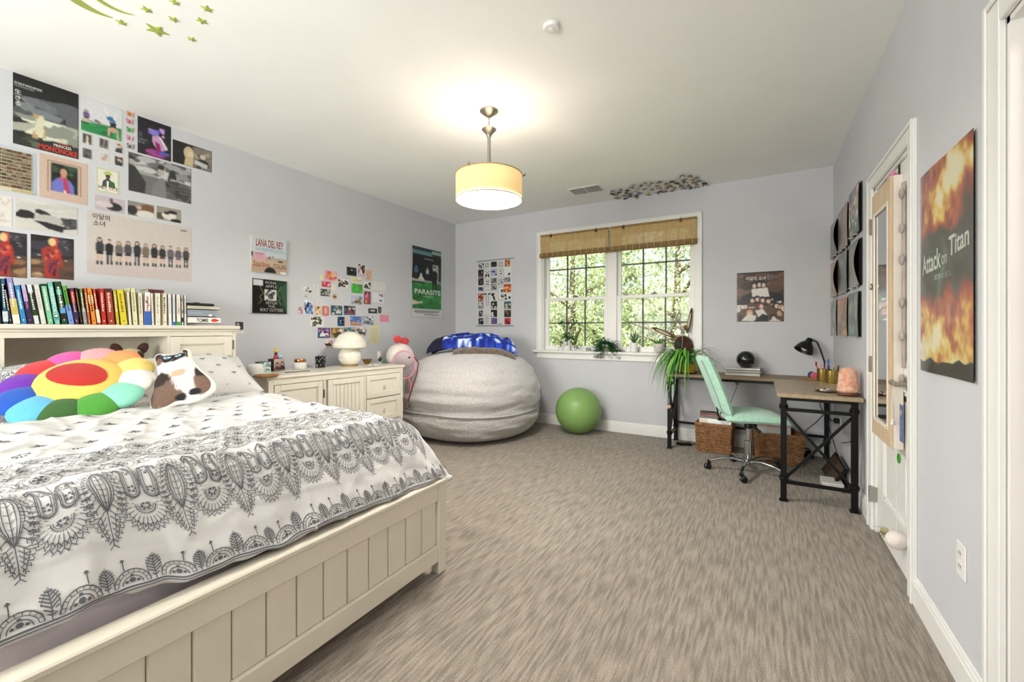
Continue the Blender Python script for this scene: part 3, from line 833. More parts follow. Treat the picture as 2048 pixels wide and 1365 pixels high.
def rosette(s, v, r, seed):
    rr = random.Random(seed)
    for k, ww in ((1.0, .0020), (.74, .0015), (.45, .0018)):
        SK.line([(s + r * k * 1.12 * cos(t * pi / 8), v + r * k * .9 * sin(t * pi / 8)) for t in range(17)], ww)
    for t in range(16):
        a = t * pi / 8; SK.line([(s + r * .76 * 1.12 * cos(a), v + r * .76 * .9 * sin(a)), (s + r * .98 * 1.12 * cos(a), v + r * .98 * .9 * sin(a))], .0015)
    SK.dot(s, v, r * .16)
    for t in range(6): SK.dot(s + r * .3 * cos(t * 1.05), v + r * .3 * sin(t * 1.05), r * .10)
def little_tree(s, v, h, kind):
    SK.line([(s, v), (s, v + h)], .0022)
    if kind == 0:
        for k in range(7):
            t = v + h * (.18 + .12 * k); l = h * .24 * sin(pi * (.15 + .12 * k))
            for d in (-1, 1): SK.line([(s, t), (s + d * l, t + l * .8)], .0030)
        SK.line([(s - h * .2, v + h * .3), (s - h * .22, v + h * .6), (s, v + h * 1.08), (s + h * .22, v + h * .6), (s + h * .2, v + h * .3)], .0016)
    else:
        for d in (-1, 1): SK.line([(s, v + h), (s + d * h * .12, v + h * .86), (s, v + h * .76)], .0025)
VB = .20          # height of the lowest medallion tips above the hem
PER = .168
nlo = int((S0 + .05) / PER) - 1
for k in range(-40, 2):
    s = -3.345 + (k + 14) * PER - 14 * PER
    if s < S0 + .02 or s > S1 - .06: continue
    leaf_medallion(s, .385, .086, .270)
    if s - PER / 2 > S0 + .04: paisley_pair(s - PER / 2, .385, .100, .245)
    # band of rosettes above
    for m_, (dv, r) in enumerate(((.435, .040), (.52, .040), (.605, .038), (.69, .034))):
        for q in (0, 1):
            ss = s - q * PER / 2 + (m_ % 2) * PER / 4
            if S0 + .04 < ss < S1 - .04: rosette(ss, dv + .01 * ((k + q) % 2), r, k * 7 + q)
    for dv in (.477, .563, .645):
        SK.line([(s + (t / 10 - .5) * PER, dv + .012 * sin(t * 1.26 + k)) for t in range(11)], .0020)
        for t in range(12): SK.dot(s + (t / 12 - .5) * PER, dv + .012 * sin(t * 1.05 + k) + .006, .0028)
# scalloped border along the hem
for k in range(-60, 3):
    s = -3.30 + k * .100
    if s < S0 + .05 or s > S1 - .06: continue
    for kk, ww in ((1.0, .0026), (.78, .0016), (.55, .0022)):
        SK.line([(s + .038 * kk * cos(pi - t * pi / 10), .016 + .040 * kk * sin(t * pi / 10)) for t in range(11)], ww)
    for t in range(10): SK.line([(s + .038 * .8 * cos(pi * t / 9), .016 + .032 * sin(pi * t / 9)), (s + .038 * cos(pi * t / 9), .016 + .040 * sin(pi * t / 9))], .0016)
    SK.dot(s, .027, .007); SK.dot(s - .012, .024, .004); SK.dot(s + .012, .024, .004); SK.dot(s, .040, .004)
    little_tree(s + .050, .010, .062 if k % 2 else .072, 0)
    little_tree(s + (.016 if k % 2 else -.014), .055, .030, 1)
    SK.line([(s - .05, .010), (s + .05, .010)], .004)
    SK.line([(s - .05, .003), (s + .05, .003)], .0026)
# small scattered sprays over the top
rr = random.Random(5)
for i in range(15):
    for j in range(6):
        s = DYN + .02 + i * .13 + (j % 2) * .065; v = .81 + j * .125
        if s > S1 - .06 or v > vtop(s) - .03: continue
        for t in range(-2, 3):
            a = pi / 2 + t * .5; SK.line([(s, v), (s + .021 * cos(a), v - .018 * sin(a))], .0034)
            SK.dot(s + .022 * cos(a), v - .019 * sin(a), .0034)
        SK.dot(s, v + .004, .0045)
pt = SK.b.build('paisley_print', mat('grey_print', '#595b5f', 0.9, var=0.05), duv); pt['kind'] = 'stuff'
# ================================================================== on the bed
def sheetmat():
    m = bpy.data.materials.new('dense_paisley_cotton'); m.use_nodes = True; N = m.node_tree.nodes; L = m.node_tree.links
    b = N['Principled BSDF']; b.inputs['Roughness'].default_value = .9
    tc = N.new('ShaderNodeTexCoord'); v = N.new('ShaderNodeTexVoronoi'); v.feature = 'DISTANCE_TO_EDGE'; v.inputs['Scale'].default_value = 22
    w = N.new('ShaderNodeTexVoronoi'); w.inputs['Scale'].default_value = 22
    nz = N.new('ShaderNodeTexNoise'); nz.inputs['Scale'].default_value = 30
    mxv = N.new('ShaderNodeMix'); mxv.data_type = 'VECTOR'; mxv.inputs[0].default_value = .03
    L.new(tc.outputs['Object'], nz.inputs[0]); L.new(tc.outputs['Object'], mxv.inputs[4]); L.new(nz.outputs['Color'], mxv.inputs[5])
    L.new(mxv.outputs[1], v.inputs['Vector']); L.new(mxv.outputs[1], w.inputs['Vector'])
    sn = N.new('ShaderNodeMath'); sn.operation = 'MULTIPLY'; sn.inputs[1].default_value = 40; L.new(w.outputs['Distance'], sn.inputs[0])
    s2 = N.new('ShaderNodeMath'); s2.operation = 'SINE'; L.new(sn.outputs[0], s2.inputs[0])
    rp = N.new('ShaderNodeValToRGB'); rp.color_ramp.elements[0].position = .18; rp.color_ramp.elements[1].position = .42
    rp.color_ramp.elements[0].color = lin('#6b6d70'); rp.color_ramp.elements[1].color = lin('#e6e4df')
    L.new(s2.outputs[0], rp.inputs[0])
    L.new(rp.outputs[0], b.inputs['Base Color']); MATS['dense_paisley_cotton'] = m; return m
M_dense = sheetmat()
# reverse side of the bedding showing between duvet and headboard
def shp(u, v):
    y = BY0 + .02 + (BY1 - BY0 - .02) * u; x = HBX + .035 + .80 * v
    e = min(u, 1 - u) * 1.68; d = 0 if e > .12 else (.12 - e) ** 2 * 9
    return (x, y, .735 + .012 * noise.noise(Vector((x * 4, y * 4, 3))) - d - .035 * max(0, x - .85) / .3)
o = MB().grid(shp, 50, 30).build('bed_sheet', M_dense, None, smooth=180)
md = o.modifiers.new('thickness', 'SOLIDIFY'); md.thickness = .05; md.offset = -1
tag(o, 'grey and white densely patterned sheet showing between duvet and headboard', 'sheet')

def pillow(w, h, t, nu=26, nv=20, sag=.0, seed=0, flange=0.0):
    """cushion in the local xy plane, z thickness"""
    b = MB(); vs = []; n = (nu + 1) * (nv + 1)
    for sgn in (1, -1):
        for j in range(nv + 1):
            for i in range(nu + 1):
                u = 2 * i / nu - 1; v = 2 * j / nv - 1
                uu = max(-1, min(1, u / (1 - flange))) if flange else u; vv = max(-1, min(1, v / (1 - flange))) if flange else v
                k = max(0, (1 - abs(uu) ** 3.2)) ** .62 * max(0, (1 - abs(vv) ** 3.2)) ** .62
                x = u * w / 2 * (1 - .07 * (1 - v * v) * 0 - .055 * (v * v) * 0 - .05 * (1 - abs(v)) * abs(u)); y = v * h / 2 * (1 - .05 * (1 - abs(u)) * abs(v))
                z = sgn * (t / 2 * k + .002) + .010 * k * noise.noise(Vector((x * 9 + seed, y * 9, sgn * 2.0)))
                z -= sag * (u * u + v * v) * .5
                vs.append((x, y, z))
    f = [(j*(nu+1)+i, j*(nu+1)+i+1, (j+1)*(nu+1)+i+1, (j+1)*(nu+1)+i) for j in range(nv) for i in range(nu)]
    g = [tuple(n + k for k in q[::-1]) for q in f]
    rim = [j for j in range(nu + 1)] + [(j + 1) * (nu + 1) + nu for j in range(nv)] + [nv * (nu + 1) + i for i in range(nu - 1, -1, -1)] + [j * (nu + 1) for j in range(nv - 1, 0, -1)]
    rims = [(rim[k], rim[(k + 1) % len(rim)], n + rim[(k + 1) % len(rim)], n + rim[k])[::-1] for k in range(len(rim))]
    b.add(vs, f + g + rims)
    return b, vs[:n]
M_pil = mat('pillow_cotton', '#d9d7d2', .9, var=.02, bump=.15, bscale=14, sheen=.2)
M_print = MATS['grey_print']
def bed_pillow(loc, rot, w, h, t, m, label, seed, motifs=True):
    T = thing('pillow', label, 'pillow', loc, 0, None, rot)
    b, vs = pillow(w, h, t * 1.35, 30, 22, seed=seed, flange=.05)
    b.build('pillow_case', m, T, smooth=60)
    if motifs:
        q = MB(); nu = 30
        for j in range(2, 21, 4):
            for i in range(2 + (j // 4 % 2) * 3, 29, 6):
                c = Vector(vs[j * 31 + i]) + Vector((0, 0, .0025))
                for k in range(5):
                    a = k * .5 - 1.0
                    q.ell(c + Vector((.014 * sin(a), .012 * cos(a), 0)), (.0022, .0075, .0012), 6, 4, M=Matrix.Rotation(-a, 3, 'Z'))
                q.ell(c + Vector((0, -.005, 0)), (.005, .0035, .0012), 6, 4)
        o = q.build('printed_sprays', M_print, T); o['kind'] = 'stuff'
    return T
bed_pillow((.575, -3.57, .885), (radians(30), radians(0), radians(86)), .70, .46, .15, M_pil, 'white pillow with small grey sprays in front of the cabinet door', 3)
bed_pillow((.52, -4.18, .88), (radians(36), radians(0), radians(90)), .48, .42, .15, M_dense, 'dark grey patterned pillow behind the cat cushion', 5, False)
bed_pillow((.52, -4.69, .88), (radians(36), radians(0), radians(88)), .50, .42, .15, M_pil, 'white pillow behind the rainbow flower cushion', 7)

# rainbow petal cushion
FC = Vector((.86, -4.20, .938)); th, ph = radians(33), radians(-35)
nrm = Vector((sin(th) * cos(ph), sin(th) * sin(ph), cos(th)))
e1 = Vector((RT[0], RT[1], 0)); e1 = (e1 - nrm * e1.dot(nrm)).normalized(); e2 = nrm.cross(e1)
fl = thing('flower_cushion', 'round plush flower cushion with twelve rainbow petals and a yellow and red centre', 'cushion', FC)
BM = Matrix((e1, e2, nrm)).transposed()
def plush(name, c, v=.05): return mat(name, c, .92, var=v, vscale=9, bump=.25, bscale=120, sheen=.12)
PET = [('white', '#e9e4da'), ('pale_yellow', '#eccf73'), ('orange', '#f39a56'), ('light_pink', '#efa0a4'), ('hot_pink', '#e9509e'), ('red', '#e02e34'), ('purple', '#6a21a6'), ('blue', '#1452b4'), ('light_blue', '#5fb3da'), ('dark_green', '#2f5a1f'), ('green', '#46922f'), ('mint', '#86cfb4')]
for k, (nm, c) in enumerate(PET):
    a = k * pi / 6 + radians(22)
    b = MB(); Rz = Matrix.Rotation(a, 3, 'Z')
    def shape(p):
        return 1.0
    vs0 = len(b.v)
    b.ell((0, 0, 0), (.108, .094, .046), 20, 12)
    out = []
    for (x, y, z) in b.v:
        x2 = x; wd = 1.0 + .40 * x / .108          # petals widen outwards
        p = Vector((x2 + .196, y * min(1.10, max(.55, wd)), z * (1 - .10 * abs(x) / .108)))
        p.z += -.012
        out.append(BM @ (Rz @ p))
    b.v = [tuple(p) for p in out]
    b.build('petal', plush('plush_' + nm, c), fl, smooth=180)
b = MB().ell((0, 0, 0), (.172, .165, .058), 32, 16); b.v = [tuple(BM @ Vector((x, y, z + .012))) for x, y, z in b.v]
ce = b.build('centre', plush('plush_yellow', '#eec25e', .03), fl, smooth=180)
def dome(x, y): return .012 + .058 * sqrt(max(0, 1 - (x / .172) ** 2 - (y / .165) ** 2))
b = MB(); vs = [(0.008, -.010)]; rings = 6; nn = 28
for r in range(1, rings + 1):
    for t in range(nn):
        a = 2 * pi * t / nn; vs.append((.008 + .126 * r / rings * cos(a), -.010 + .082 * r / rings * sin(a)))
b.add([tuple(BM @ Vector((x, y, dome(x, y) + .003))) for x, y in vs],
      [(0, 1 + t, 1 + (t + 1) % nn) for t in range(nn)] + [(1 + (r-1)*nn + t, 1 + r*nn + t, 1 + r*nn + (t+1) % nn, 1 + (r-1)*nn + (t+1) % nn) for r in range(1, rings) for t in range(nn)])
b.build('red_patch', plush('plush_deep_red', '#b31d12', .04), ce, smooth=180)

# cat-shaped photo cushion
CO = [(.02, 0), (.22, -.02), (.40, .03), (.60, .00), (.80, .02), (.97, .10), (1.0, .22), (.93, .36), (.80, .52), (.68, .70), (.62, .84), (.60, .97), (.53, 1.0), (.44, .95), (.32, .95), (.22, .98), (.10, 1.02), (.04, .97), (.07, .80), (.09, .62), (.04, .50), (.02, .34), (-.02, .16)]
CO = [(1 - (1 - x) * 1.0, y) for x, y in CO]
def smoothpoly(P, n=5):
    out = []
    k = len(P)
    for i in range(k):
        p0, p1, p2, p3 = P[i-1], P[i], P[(i+1) % k], P[(i+2) % k]
        for j in range(n):
            t = j / n
            f = lambda a, b_, c, d: .5 * ((2*b_) + (-a+c)*t + (2*a-5*b_+4*c-d)*t*t + (-a+3*b_-3*c+d)*t**3)
            out.append((f(p0[0], p1[0], p2[0], p3[0]), f(p0[1], p1[1], p2[1], p3[1])))
    return out
CP = smoothpoly(CO, 6); CW, CHt = .30, .34
def inpoly(x, y, P):
    c = False
    for i in range(len(P)):
        (x1, y1), (x2, y2) = P[i-1], P[i]
        if (y1 > y) != (y2 > y) and x < (x2 - x1) * (y - y1) / (y2 - y1) + x1: c = not c
    return c
def catcol(x, y, edge):
    """photo print: cream border, pale chest, brown flanks, dark face mask with pale blue eyes"""
    n1 = noise.noise(Vector((x * 16, y * 7, 1))) * .6 + noise.noise(Vector((x * 46, y * 16, 2))) * .4
    C_ = {k: lin(v) for k, v in dict(w='#ebe8e0', g='#c9c4be', d='#2c1e19', b='#6e5446', k='#121012', t='#c2a086', c='#efece2').items()}
    def ov(a, b_, t): t = max(0.0, min(1.0, t)); t = t * t * (3 - 2 * t); return tuple(a[i] * (1 - t) + b_[i] * t for i in range(3)) + (1,)
    el = lambda cx_, cy_, rx, ry, sf=.35: (1 - hypot((x - cx_) / rx, (y - cy_) / ry) + .35 * n1) / sf + .5
    c = ov(C_['g'], C_['w'], .6 + n1)
    c = ov(c, C_['b'], el(.14, .26, .30, .28)); c = ov(c, C_['d'], el(.13, .47, .20, .13)); c = ov(c, C_['b'], el(.33, .12, .26, .12))
    c = ov(c, C_['b'], el(.86, .30, .15, .26)); c = ov(c, C_['d'], el(.80, .50, .09, .12))
    c = ov(c, C_['t'], el(.48, .52, .15, .07) * .6)
    c = ov(c, C_['g'], el(.62, .25, .10, .16) * .7)
    c = ov(c, C_['k'], el(.36, .84, .24, .085)); c = ov(c, C_['d'], el(.10, .92, .09, .08)); c = ov(c, C_['d'], el(.58, .94, .07, .06)); c = ov(c, C_['b'], el(.16, .80, .07, .07) * .8)
    for ex in (.28, .46):
        c = ov(c, lin('#b4d2ea'), el(ex, .855, .058, .024, .15)); c = ov(c, C_['k'], el(ex, .855, .018, .016, .15))
    c = ov(c, lin('#4a3838'), el(.37, .795, .03, .018, .2))
    for fx, fy in ((.50, .10), (.72, .13)): c = ov(c, C_['k'], el(fx, fy, .095, .055))
    return ov(c, C_['c'], (.075 + .012 * n1 - edge) / .02 + .5)
b = MB(); NR = 44; n = len(CP); cxm, cym = .46, .45
ringsv = []
for s_ in (1, -1):
    for r in range(NR + 1):
        f = r / NR
        for i in range(n):
            x = cxm + (CP[i][0] - cxm) * f; y = cym + (CP[i][1] - cym) * f
            z = s_ * (.042 * max(0, 1 - f ** 4) ** .6 + .003)
            ringsv.append(((x - .5) * CW, y * CHt, z))
half = (NR + 1) * n; fs = []; cols = []
for s_ in (0, 1):
    for r in range(NR):
        for i in range(n):
            i2 = (i + 1) % n; q = (s_*half + r*n + i, s_*half + (r+1)*n + i, s_*half + (r+1)*n + i2, s_*half + r*n + i2)
            f = (r + .5) / NR; x = cxm + ((CP[i][0] + CP[i2][0]) / 2 - cxm) * f; y = cym + ((CP[i][1] + CP[i2][1]) / 2 - cym) * f
            fs.append(q if s_ == 0 else q[::-1]); cols.append(catcol(x, y, 1 - f) if s_ == 0 else lin('#efece2'))
for i in range(n): i2 = (i + 1) % n; fs.append((NR*n + i, half + NR*n + i, half + NR*n + i2, NR*n + i2)); cols.append(lin('#efece2'))
b.v = ringsv; b.f = fs; b.c = cols
cz = b.build('cat_cushion', ink('cat_print', .85, 0, .25), None, smooth=60)
cz.location = (1.20, -3.885, .805); cz.rotation_euler = (radians(60), radians(-14), radians(46))
at = cz.data.color_attributes.get('Col')
if at: cz.data.color_attributes.remove(at)
at = cz.data.color_attributes.new('Col', 'FLOAT_COLOR', 'POINT'); buf = []
for s_ in (0, 1):
    for r in range(NR + 1):
        for i in range(n):
            f = r / NR; c = catcol(cxm + (CP[i][0] - cxm) * f, cym + (CP[i][1] - cym) * f, 1 - f) if s_ == 0 else lin('#efece2'); buf += list(c)
at.data.foreach_set('color', buf)
tag(cz, 'cat-shaped cushion printed with a brown and white long-haired cat', 'cushion')

# small puppy plush on the headboard shelf
pp = thing('plush_puppy', 'small tan plush puppy with dark brown ears on the headboard shelf', 'plush toy', (.235, -3.80, .7605))
M_tan = plush('plush_tan', '#c9b48f'); M_db = plush('plush_brown', '#43241a')
MB().ell((0, 0, .10), (.06, .075, .10), 16, 10).build('body', M_tan, pp, smooth=180)
hd = MB().ell((.02, 0, .345 - .08), (.06, .066, .06), 18, 12).ell((.075, 0, .25), (.03, .035, .024), 12, 8).build('head', M_tan, pp, smooth=180)
for s_ in (-1, 1):
    b = MB().ell((0, 0, 0), (.014, .03, .042), 12, 8); b.v = [tuple(Matrix.Rotation(s_ * -.55, 3, 'X') @ Vector(p) + Vector((.0, s_ * .068, .318))) for p in b.v]
    b.build('ear', M_db, pp, smooth=180)
MB().ell((.055, .03, .275), (.026, .027, .03), 12, 8).build('eye_patch', M_db, hd, smooth=180)
MB().ell((.105, 0, .258), (.008, .012, .008), 10, 6).build('nose', M_blackp, hd, smooth=180)
for s_ in (-1, 1): MB().ell((.078, s_ * .03, .282), (.006, .006, .006), 8, 6).build('eye', M_blackp, hd, smooth=180)

# ================================================================== books on the headboard
BX = .285                       # spine plane
def bk(x0, x1, xt, yt, c, label, c2=None, txt=None, tc='#f4f0e6', depth=.15, hgt=None, deco=None, seed=0):
    p0 = onx(x0 / 4.096, 645, BX); p1 = onx(x1 / 4.096, 645, BX)
    pt_ = onx(xt / 4.096, 540 + yt / 4.096, BX)
    y0, y1 = p0.y, p1.y; hh = pt_.z - HBZ; lean = atan2(p0.y - pt_.y, hh); lean = min(.16, max(-.02, lean))
    wd = (y1 - y0) * cos(lean) * .965; L_ = hh / cos(lean)
    T = thing('book', label, 'book', (BX, y0, HBZ + .0005), 0, 'books along the top of the headboard', (lean, 0, 0))
    MB().box(-depth + .004, -.004, .002, wd - .002, .003, L_ - .003).build('pages', M_page, T)
    P = Pr(c)
    if c2: 
        for q in c2: P.rect(*q)
    if deco: deco(P)
    if txt: P.vtext(txt, .22, .12, .78, .12 + min(.7, .085 * len(txt)), tc, .01)
    else:
        r = random.Random(seed or int(x0) + 7)
        P.rect(.36, .14, .64, .14 + r.uniform(.3, .5), tc) if r.random() < .0 else None
        v = .12
        while v < .62:
            h_ = r.uniform(.02, .05); P.rect(.34, v, .66 - r.uniform(0, .12), v + h_, tc); v += h_ + .018
        P.rect(.42, .88, .58, .915, tc)
    P.put('spine', lambda u, v, d: (d, wd * u, L_ * (1 - v)), M_gloss, T, .0035)
    cv = mat('cover_' + c.strip('#'), c, .45, var=.03)
    MB().box(-depth, 0, 0, .003, 0, L_).build('cover', cv, T); MB().box(-depth, 0, wd - .003, wd, 0, L_).build('cover', cv, T)
    return T
R_ = lambda *a: a
bk(-48, 24, -85, 135, '#1f2540', 'dark navy paperback at the left edge of the headboard row')
bk(26, 72, -2, 72, '#2b5f78', 'teal book with a pale block at its foot', [(0, .72, 1, .95, '#c9d6d6')])
bk(74, 108, 18, 128, '#2d2540', 'thin dark violet book next to the teal book')
bk(110, 170, 45, 66, '#8f8fc4', 'tall book fading from lavender to yellow with a white foot', [(0, .45, 1, .8, '#c9b768'), (0, .8, 1, 1, '#e9e6da')])
bk(172, 228, 112, 128, '#2f86c2', 'bright blue paperback between the lavender books')
bk(230, 278, 165, 124, '#b7b3da', 'book fading from lilac to dark navy', [(0, .42, 1, 1, '#2a2348')], tc='#e07fb0')
bk(280, 332, 212, 124, '#d5e2e2', 'pale book with a dark green title plate', [(.08, .2, .92, .78, '#17371f'), (0.08, .78, .92, .80, '#d9cfa8')])
bk(334, 388, 270, 124, '#dcdad0', 'white speckled paperback left of the mint green book', tc='#b9b4a8')
bk(390, 445, 328, 118, '#7fc79a', 'mint green paperback with a black top', [(0, 0, 1, .05, '#15251c')])
bk(447, 500, 382, 106, '#79c3b4', 'mint graphic novel with tall pale lettering and a small portrait', [(0, .72, 1, .9, '#5aa59a')], 'PERSEPOLIS', '#d9efe2', deco=lambda P: (P.ell(.5, .80, .32, .055, '#101a1a'), P.ell(.5, .805, .18, .03, '#e8ded0')))
bk(502, 565, 437, 98, '#12432a', 'dark green book with turquoise figures', [(.15, .18, .8, .30, '#4fb3a6'), (.3, .45, .7, .5, '#e9efe4'), (.2, .62, .9, .74, '#5f9fd0'), (.1, .76, .8, .9, '#161616')], tc='#d8e8d0')
bk(567, 610, 502, 132, '#66a93c', 'book half green and half light blue', [(0, .5, 1, 1, '#7397d6')], tc='#1d2a33')
bk(612, 655, 565, 152, '#4a2f4e', 'dark purple book with a red flare', [(.15, .08, .85, .4, '#c8433c'), (0, .62, 1, .8, '#2c2550')], tc='#d8c9b0')
bk(657, 686, 607, 150, '#3a2a1e', 'slim dark brown book with tan lettering', tc='#b79a5a')
bk(688, 718, 646, 155, '#7d8a5a', 'slim olive book turning grey at the foot', [(0, .55, 1, 1, '#8f9396')])
bk(720, 750, 682, 153, '#c8643c', 'slim rust orange book', tc='#f1d9b0')
bk(752, 798, 707, 150, '#ea8f34', 'orange book with a pale upper label', [(0.05, .2, .95, .42, '#f1c88a')], tc='#3a2410')
bk(800, 830, 754, 158, '#d8452a', 'red-orange book with a cream foot', [(0, .58, 1, .95, '#e7d9b8')])
bk(832, 880, 807, 155, '#b92a22', 'plain bright red hardback')
bk(882, 948, 852, 154, '#a53a2c', 'wide brick red book with pale script', [(0, 0, 1, .1, '#4a1f1a')], tc='#e9dcc8')
bk(925, 952, 905, 172, '#c8462c', 'narrow vermilion book beside the yellow ones') if False else None
bk(951, 985, 921, 170, '#c7b43c', 'narrow olive yellow book')
bk(987, 1053, 950, 164, '#dcc92f', 'bright yellow book with dark lettering', tc='#7a6a14')
bk(1055, 1085, 1032, 180, '#e9e3cc', 'thin cream book after the bright yellow one', tc='#cfc7a8')
bk(1087, 1135, 1064, 150, '#e0dcaa', 'tall pale yellow paperback', tc='#8f8a60')
bk(1137, 1180, 1126, 188, '#e3dcc4', 'cream paperback with a thin brown title', tc='#8a7a5a')
bk(1184, 1240, 1181, 182, '#eeece4', 'white book with a cobalt blue foot', [(0, .58, 1, 1, '#2f62c0'), (.2, .25, .6, .33, '#2f9a78'), (.4, .38, .8, .42, '#d8552c')], tc='#c03a2c')
bk(1242, 1268, 1230, 192, '#e8e3d2', 'thin ivory book to the right of the blue-footed one', tc='#b7ae98')
bk(1270, 1322, 1266, 190, '#e6e0cc', 'ivory book with faint lettering under the dark red one', tc='#a89e88')
bk(1326, 1372, 1325, 195, '#e9e2cd', 'ivory book with a brown edge', [(0, 0, .25, 1, '#a58a5c')], tc='#3a3428')
bk(1380, 1412, 1372, 200, '#f0efec', 'slim all-white book after the ivory ones', tc='#b9b9b9')
bk(1415, 1441, 1411, 200, '#eceae6', 'slim white book with a blue foot', [(0, .88, 1, 1, '#2f6fc0')], tc='#c4c4c4')
bk(1446, 1486, 1441, 205, '#e9e4d2', 'cream book with a barcode and a green foot', [(.3, .42, .7, .6, '#8a8474'), (0, .88, 1, 1, '#3f9a44')], tc='#c9c2ae')
bk(1488, 1506, 1482, 208, '#f0f0ee', 'narrow book with black and white zigzags', [(0, .1, .6, .2, '#111111'), (.3, .5, 1, .6, '#111111'), (0, .75, 1, .9, '#111111')])
bk(1509, 1530, 1506, 208, '#f1eeea', 'last narrow white book at the right end of the row', tc='#b03a34')
# dark red book laid across the tops
t0 = onx(1215 / 4.096, 540 + 195 / 4.096, BX - .02); t1 = onx(1342 / 4.096, 540 + 190 / 4.096, BX - .02); tz = onx(1300 / 4.096, 540 + 170 / 4.096, BX - .02).z
zb = onx(1270 / 4.096, 540 + 189 / 4.096, BX).z + .004
T = thing('book', 'dark red book lying flat across the tops of the ivory books', 'book', (0, 0, 0), 0, 'books along the top of the headboard')
MB().box(BX - .16, BX - .02, t0.y, t1.y, zb, zb + .003).build('cover', mat('cover_darkred', '#5a1f26', .5), T)
MB().box(BX - .158, BX - .024, t0.y + .003, t1.y - .002, zb + .003, zb + .017).build('pages', M_page, T)
MB().box(BX - .16, BX - .02, t0.y, t1.y, zb + .017, zb + .020).box(BX - .02, BX - .017, t0.y, t1.y, zb, zb + .02).build('cover', MATS['cover_darkred'], T)
# flat stack at the right end
def flat(x0, x1, y0, y1, c, label, ops=None, name='book'):
    a = onx(x0 / 4.096, 645, BX); c_ = onx(x1 / 4.096, 645, BX); z1 = onx(x0 / 4.096, 540 + y0 / 4.096, BX).z; z0 = onx(x0 / 4.096, 540 + y1 / 4.096, BX).z
    T = thing('book', label, 'book', (BX, a.y, z0), 0, 'flat stack of books at the end of the headboard')
    w, h_ = c_.y - a.y, z1 - z0 - .0006
    MB().box(-.168, -.004, .003, w - .003, .003, h_ - .003).build('pages', M_page, T)
    cv = mat('cover_' + c.strip('#'), c, .45, var=.03)
    MB().box(-.17, 0, 0, w, 0, .003).build('cover', cv, T); MB().box(-.17, 0, 0, w, h_ - .003, h_).build('cover', cv, T)
    P = Pr(c)
    if ops: ops(P)
    P.put('spine', lambda u, v, d: (d, w * u, h_ * (1 - v)), M_gloss, T, .003)
zz = HBZ
flat(1537, 1808, 383, 437, '#eceae2', 'white book with bold black title and red mark, bottom of the flat stack', lambda P: (P.text('TOMIE', .26, .25, .61, .8, '#141414', .03), P.ell(.80, .52, .10, .26, '#d8352c'), P.rect(.89, .42, .93, .66, '#8a2a22')))
flat(1537, 1772, 321, 382.5, '#8d98a2', 'blue-grey book with a white mark in the flat stack', lambda P: (P.rect(.05, .45, .5, .55, '#a7b0b8'), P.ell(.78, .78, .07, .16, '#f1efe8')))
flat(1537, 1800, 288, 320.5, '#cfc8b4', 'beige book near the top of the flat stack', lambda P: P.lines(.1, .3, .95, .7, 1, '#b0a890'))
a = onx(1537 / 4.096, 645, BX); c_ = onx(1760 / 4.096, 645, BX); z0 = onx(375, 540 + 287.5 / 4.096, BX).z
o = MB().box(BX - .12, BX - .005, a.y, c_.y, z0, z0 + .017, .004).box(BX - .07, BX - .03, a.y + .06, a.y + .09, z0 + .017, z0 + .023, .002).build('spectacle_case', M_blackp)
tag(o, 'flat black case on top of the flat stack of books', 'case')
# ================================================================== left wall: posters
PG = 'prints taped to the left wall above the headboard'
def sheet(side, r, P, label, cat='poster', name='poster', m=None, plain=False, group=None, off=.0015, cell=.0036, back=.0012, curl=None, soft=1):
    mp, dim = wall_map(side, *r, off=off)
    f = mp if curl is None else (lambda u, v, d: mp(u, v, d + curl(u, v)))
    o = P.put(name, f, m or M_ink, None, back) if plain else P.put(name, f, m or M_ink, None, back, ras=(max(10, min(150, int(abs(dim[0]) / cell))), max(10, min(170, int(abs(dim[1]) / cell)))), soft=soft, curled=curl is not None)
    return tag(o, label, cat, group)
# large dark film poster: generic night landscape in its colours, lettering kept
P = Pr('#15171a')
P.blobs(0, .22, 1, .62, ['#5c6064', '#6b7075', '#4c5054', '#7a7f82'], 26, 3, .3)
P.blobs(0, .55, 1, .86, ['#c9cdb8', '#dadcc8', '#a9ad9c', '#8b8f84'], 22, 4, .3)
P.poly([(0, 0), (1, 0), (1, .16), (.6, .25), (0, .3)], '#0d0e10')
P.poly([(0, .84), (.3, .8), (.55, .88), (1, .86), (1, 1), (0, 1)], '#23261f').blobs(0, .82, .4, 1, ['#3a3d30', '#5c604c', '#1b1d18'], 8, 6, .3)
P.blobs(.28, .5, .5, .85, ['#1e2333', '#d6d3b4', '#b59a68'], 7, 8, .4)
P.text('EN FILM AF HAYAO MIYAZAKI', .02, .115, .42, .15, '#dcdcd8', .01).lines(.02, .165, .42, .175, 1, '#a8a8a4').text('生', .02, .22, .12, .29, '#e9e9e6').text('き', .03, .31, .11, .37, '#e9e9e6').text('る', .03, .385, .11, .45, '#e9e9e6')
P.text('PRINCESS', .60, .855, .88, .895, '#e8e4da', .01).text('MONONOKE', .37, .905, .98, .985, '#cc2a1e', .03).lines(.66, .83, .97, .85, 1, '#c8301f')
sheet('left', (25.9, 157, 189.2, 318.9), P, 'large grey and black film poster with red title lettering near the ceiling', m=M_gloss)
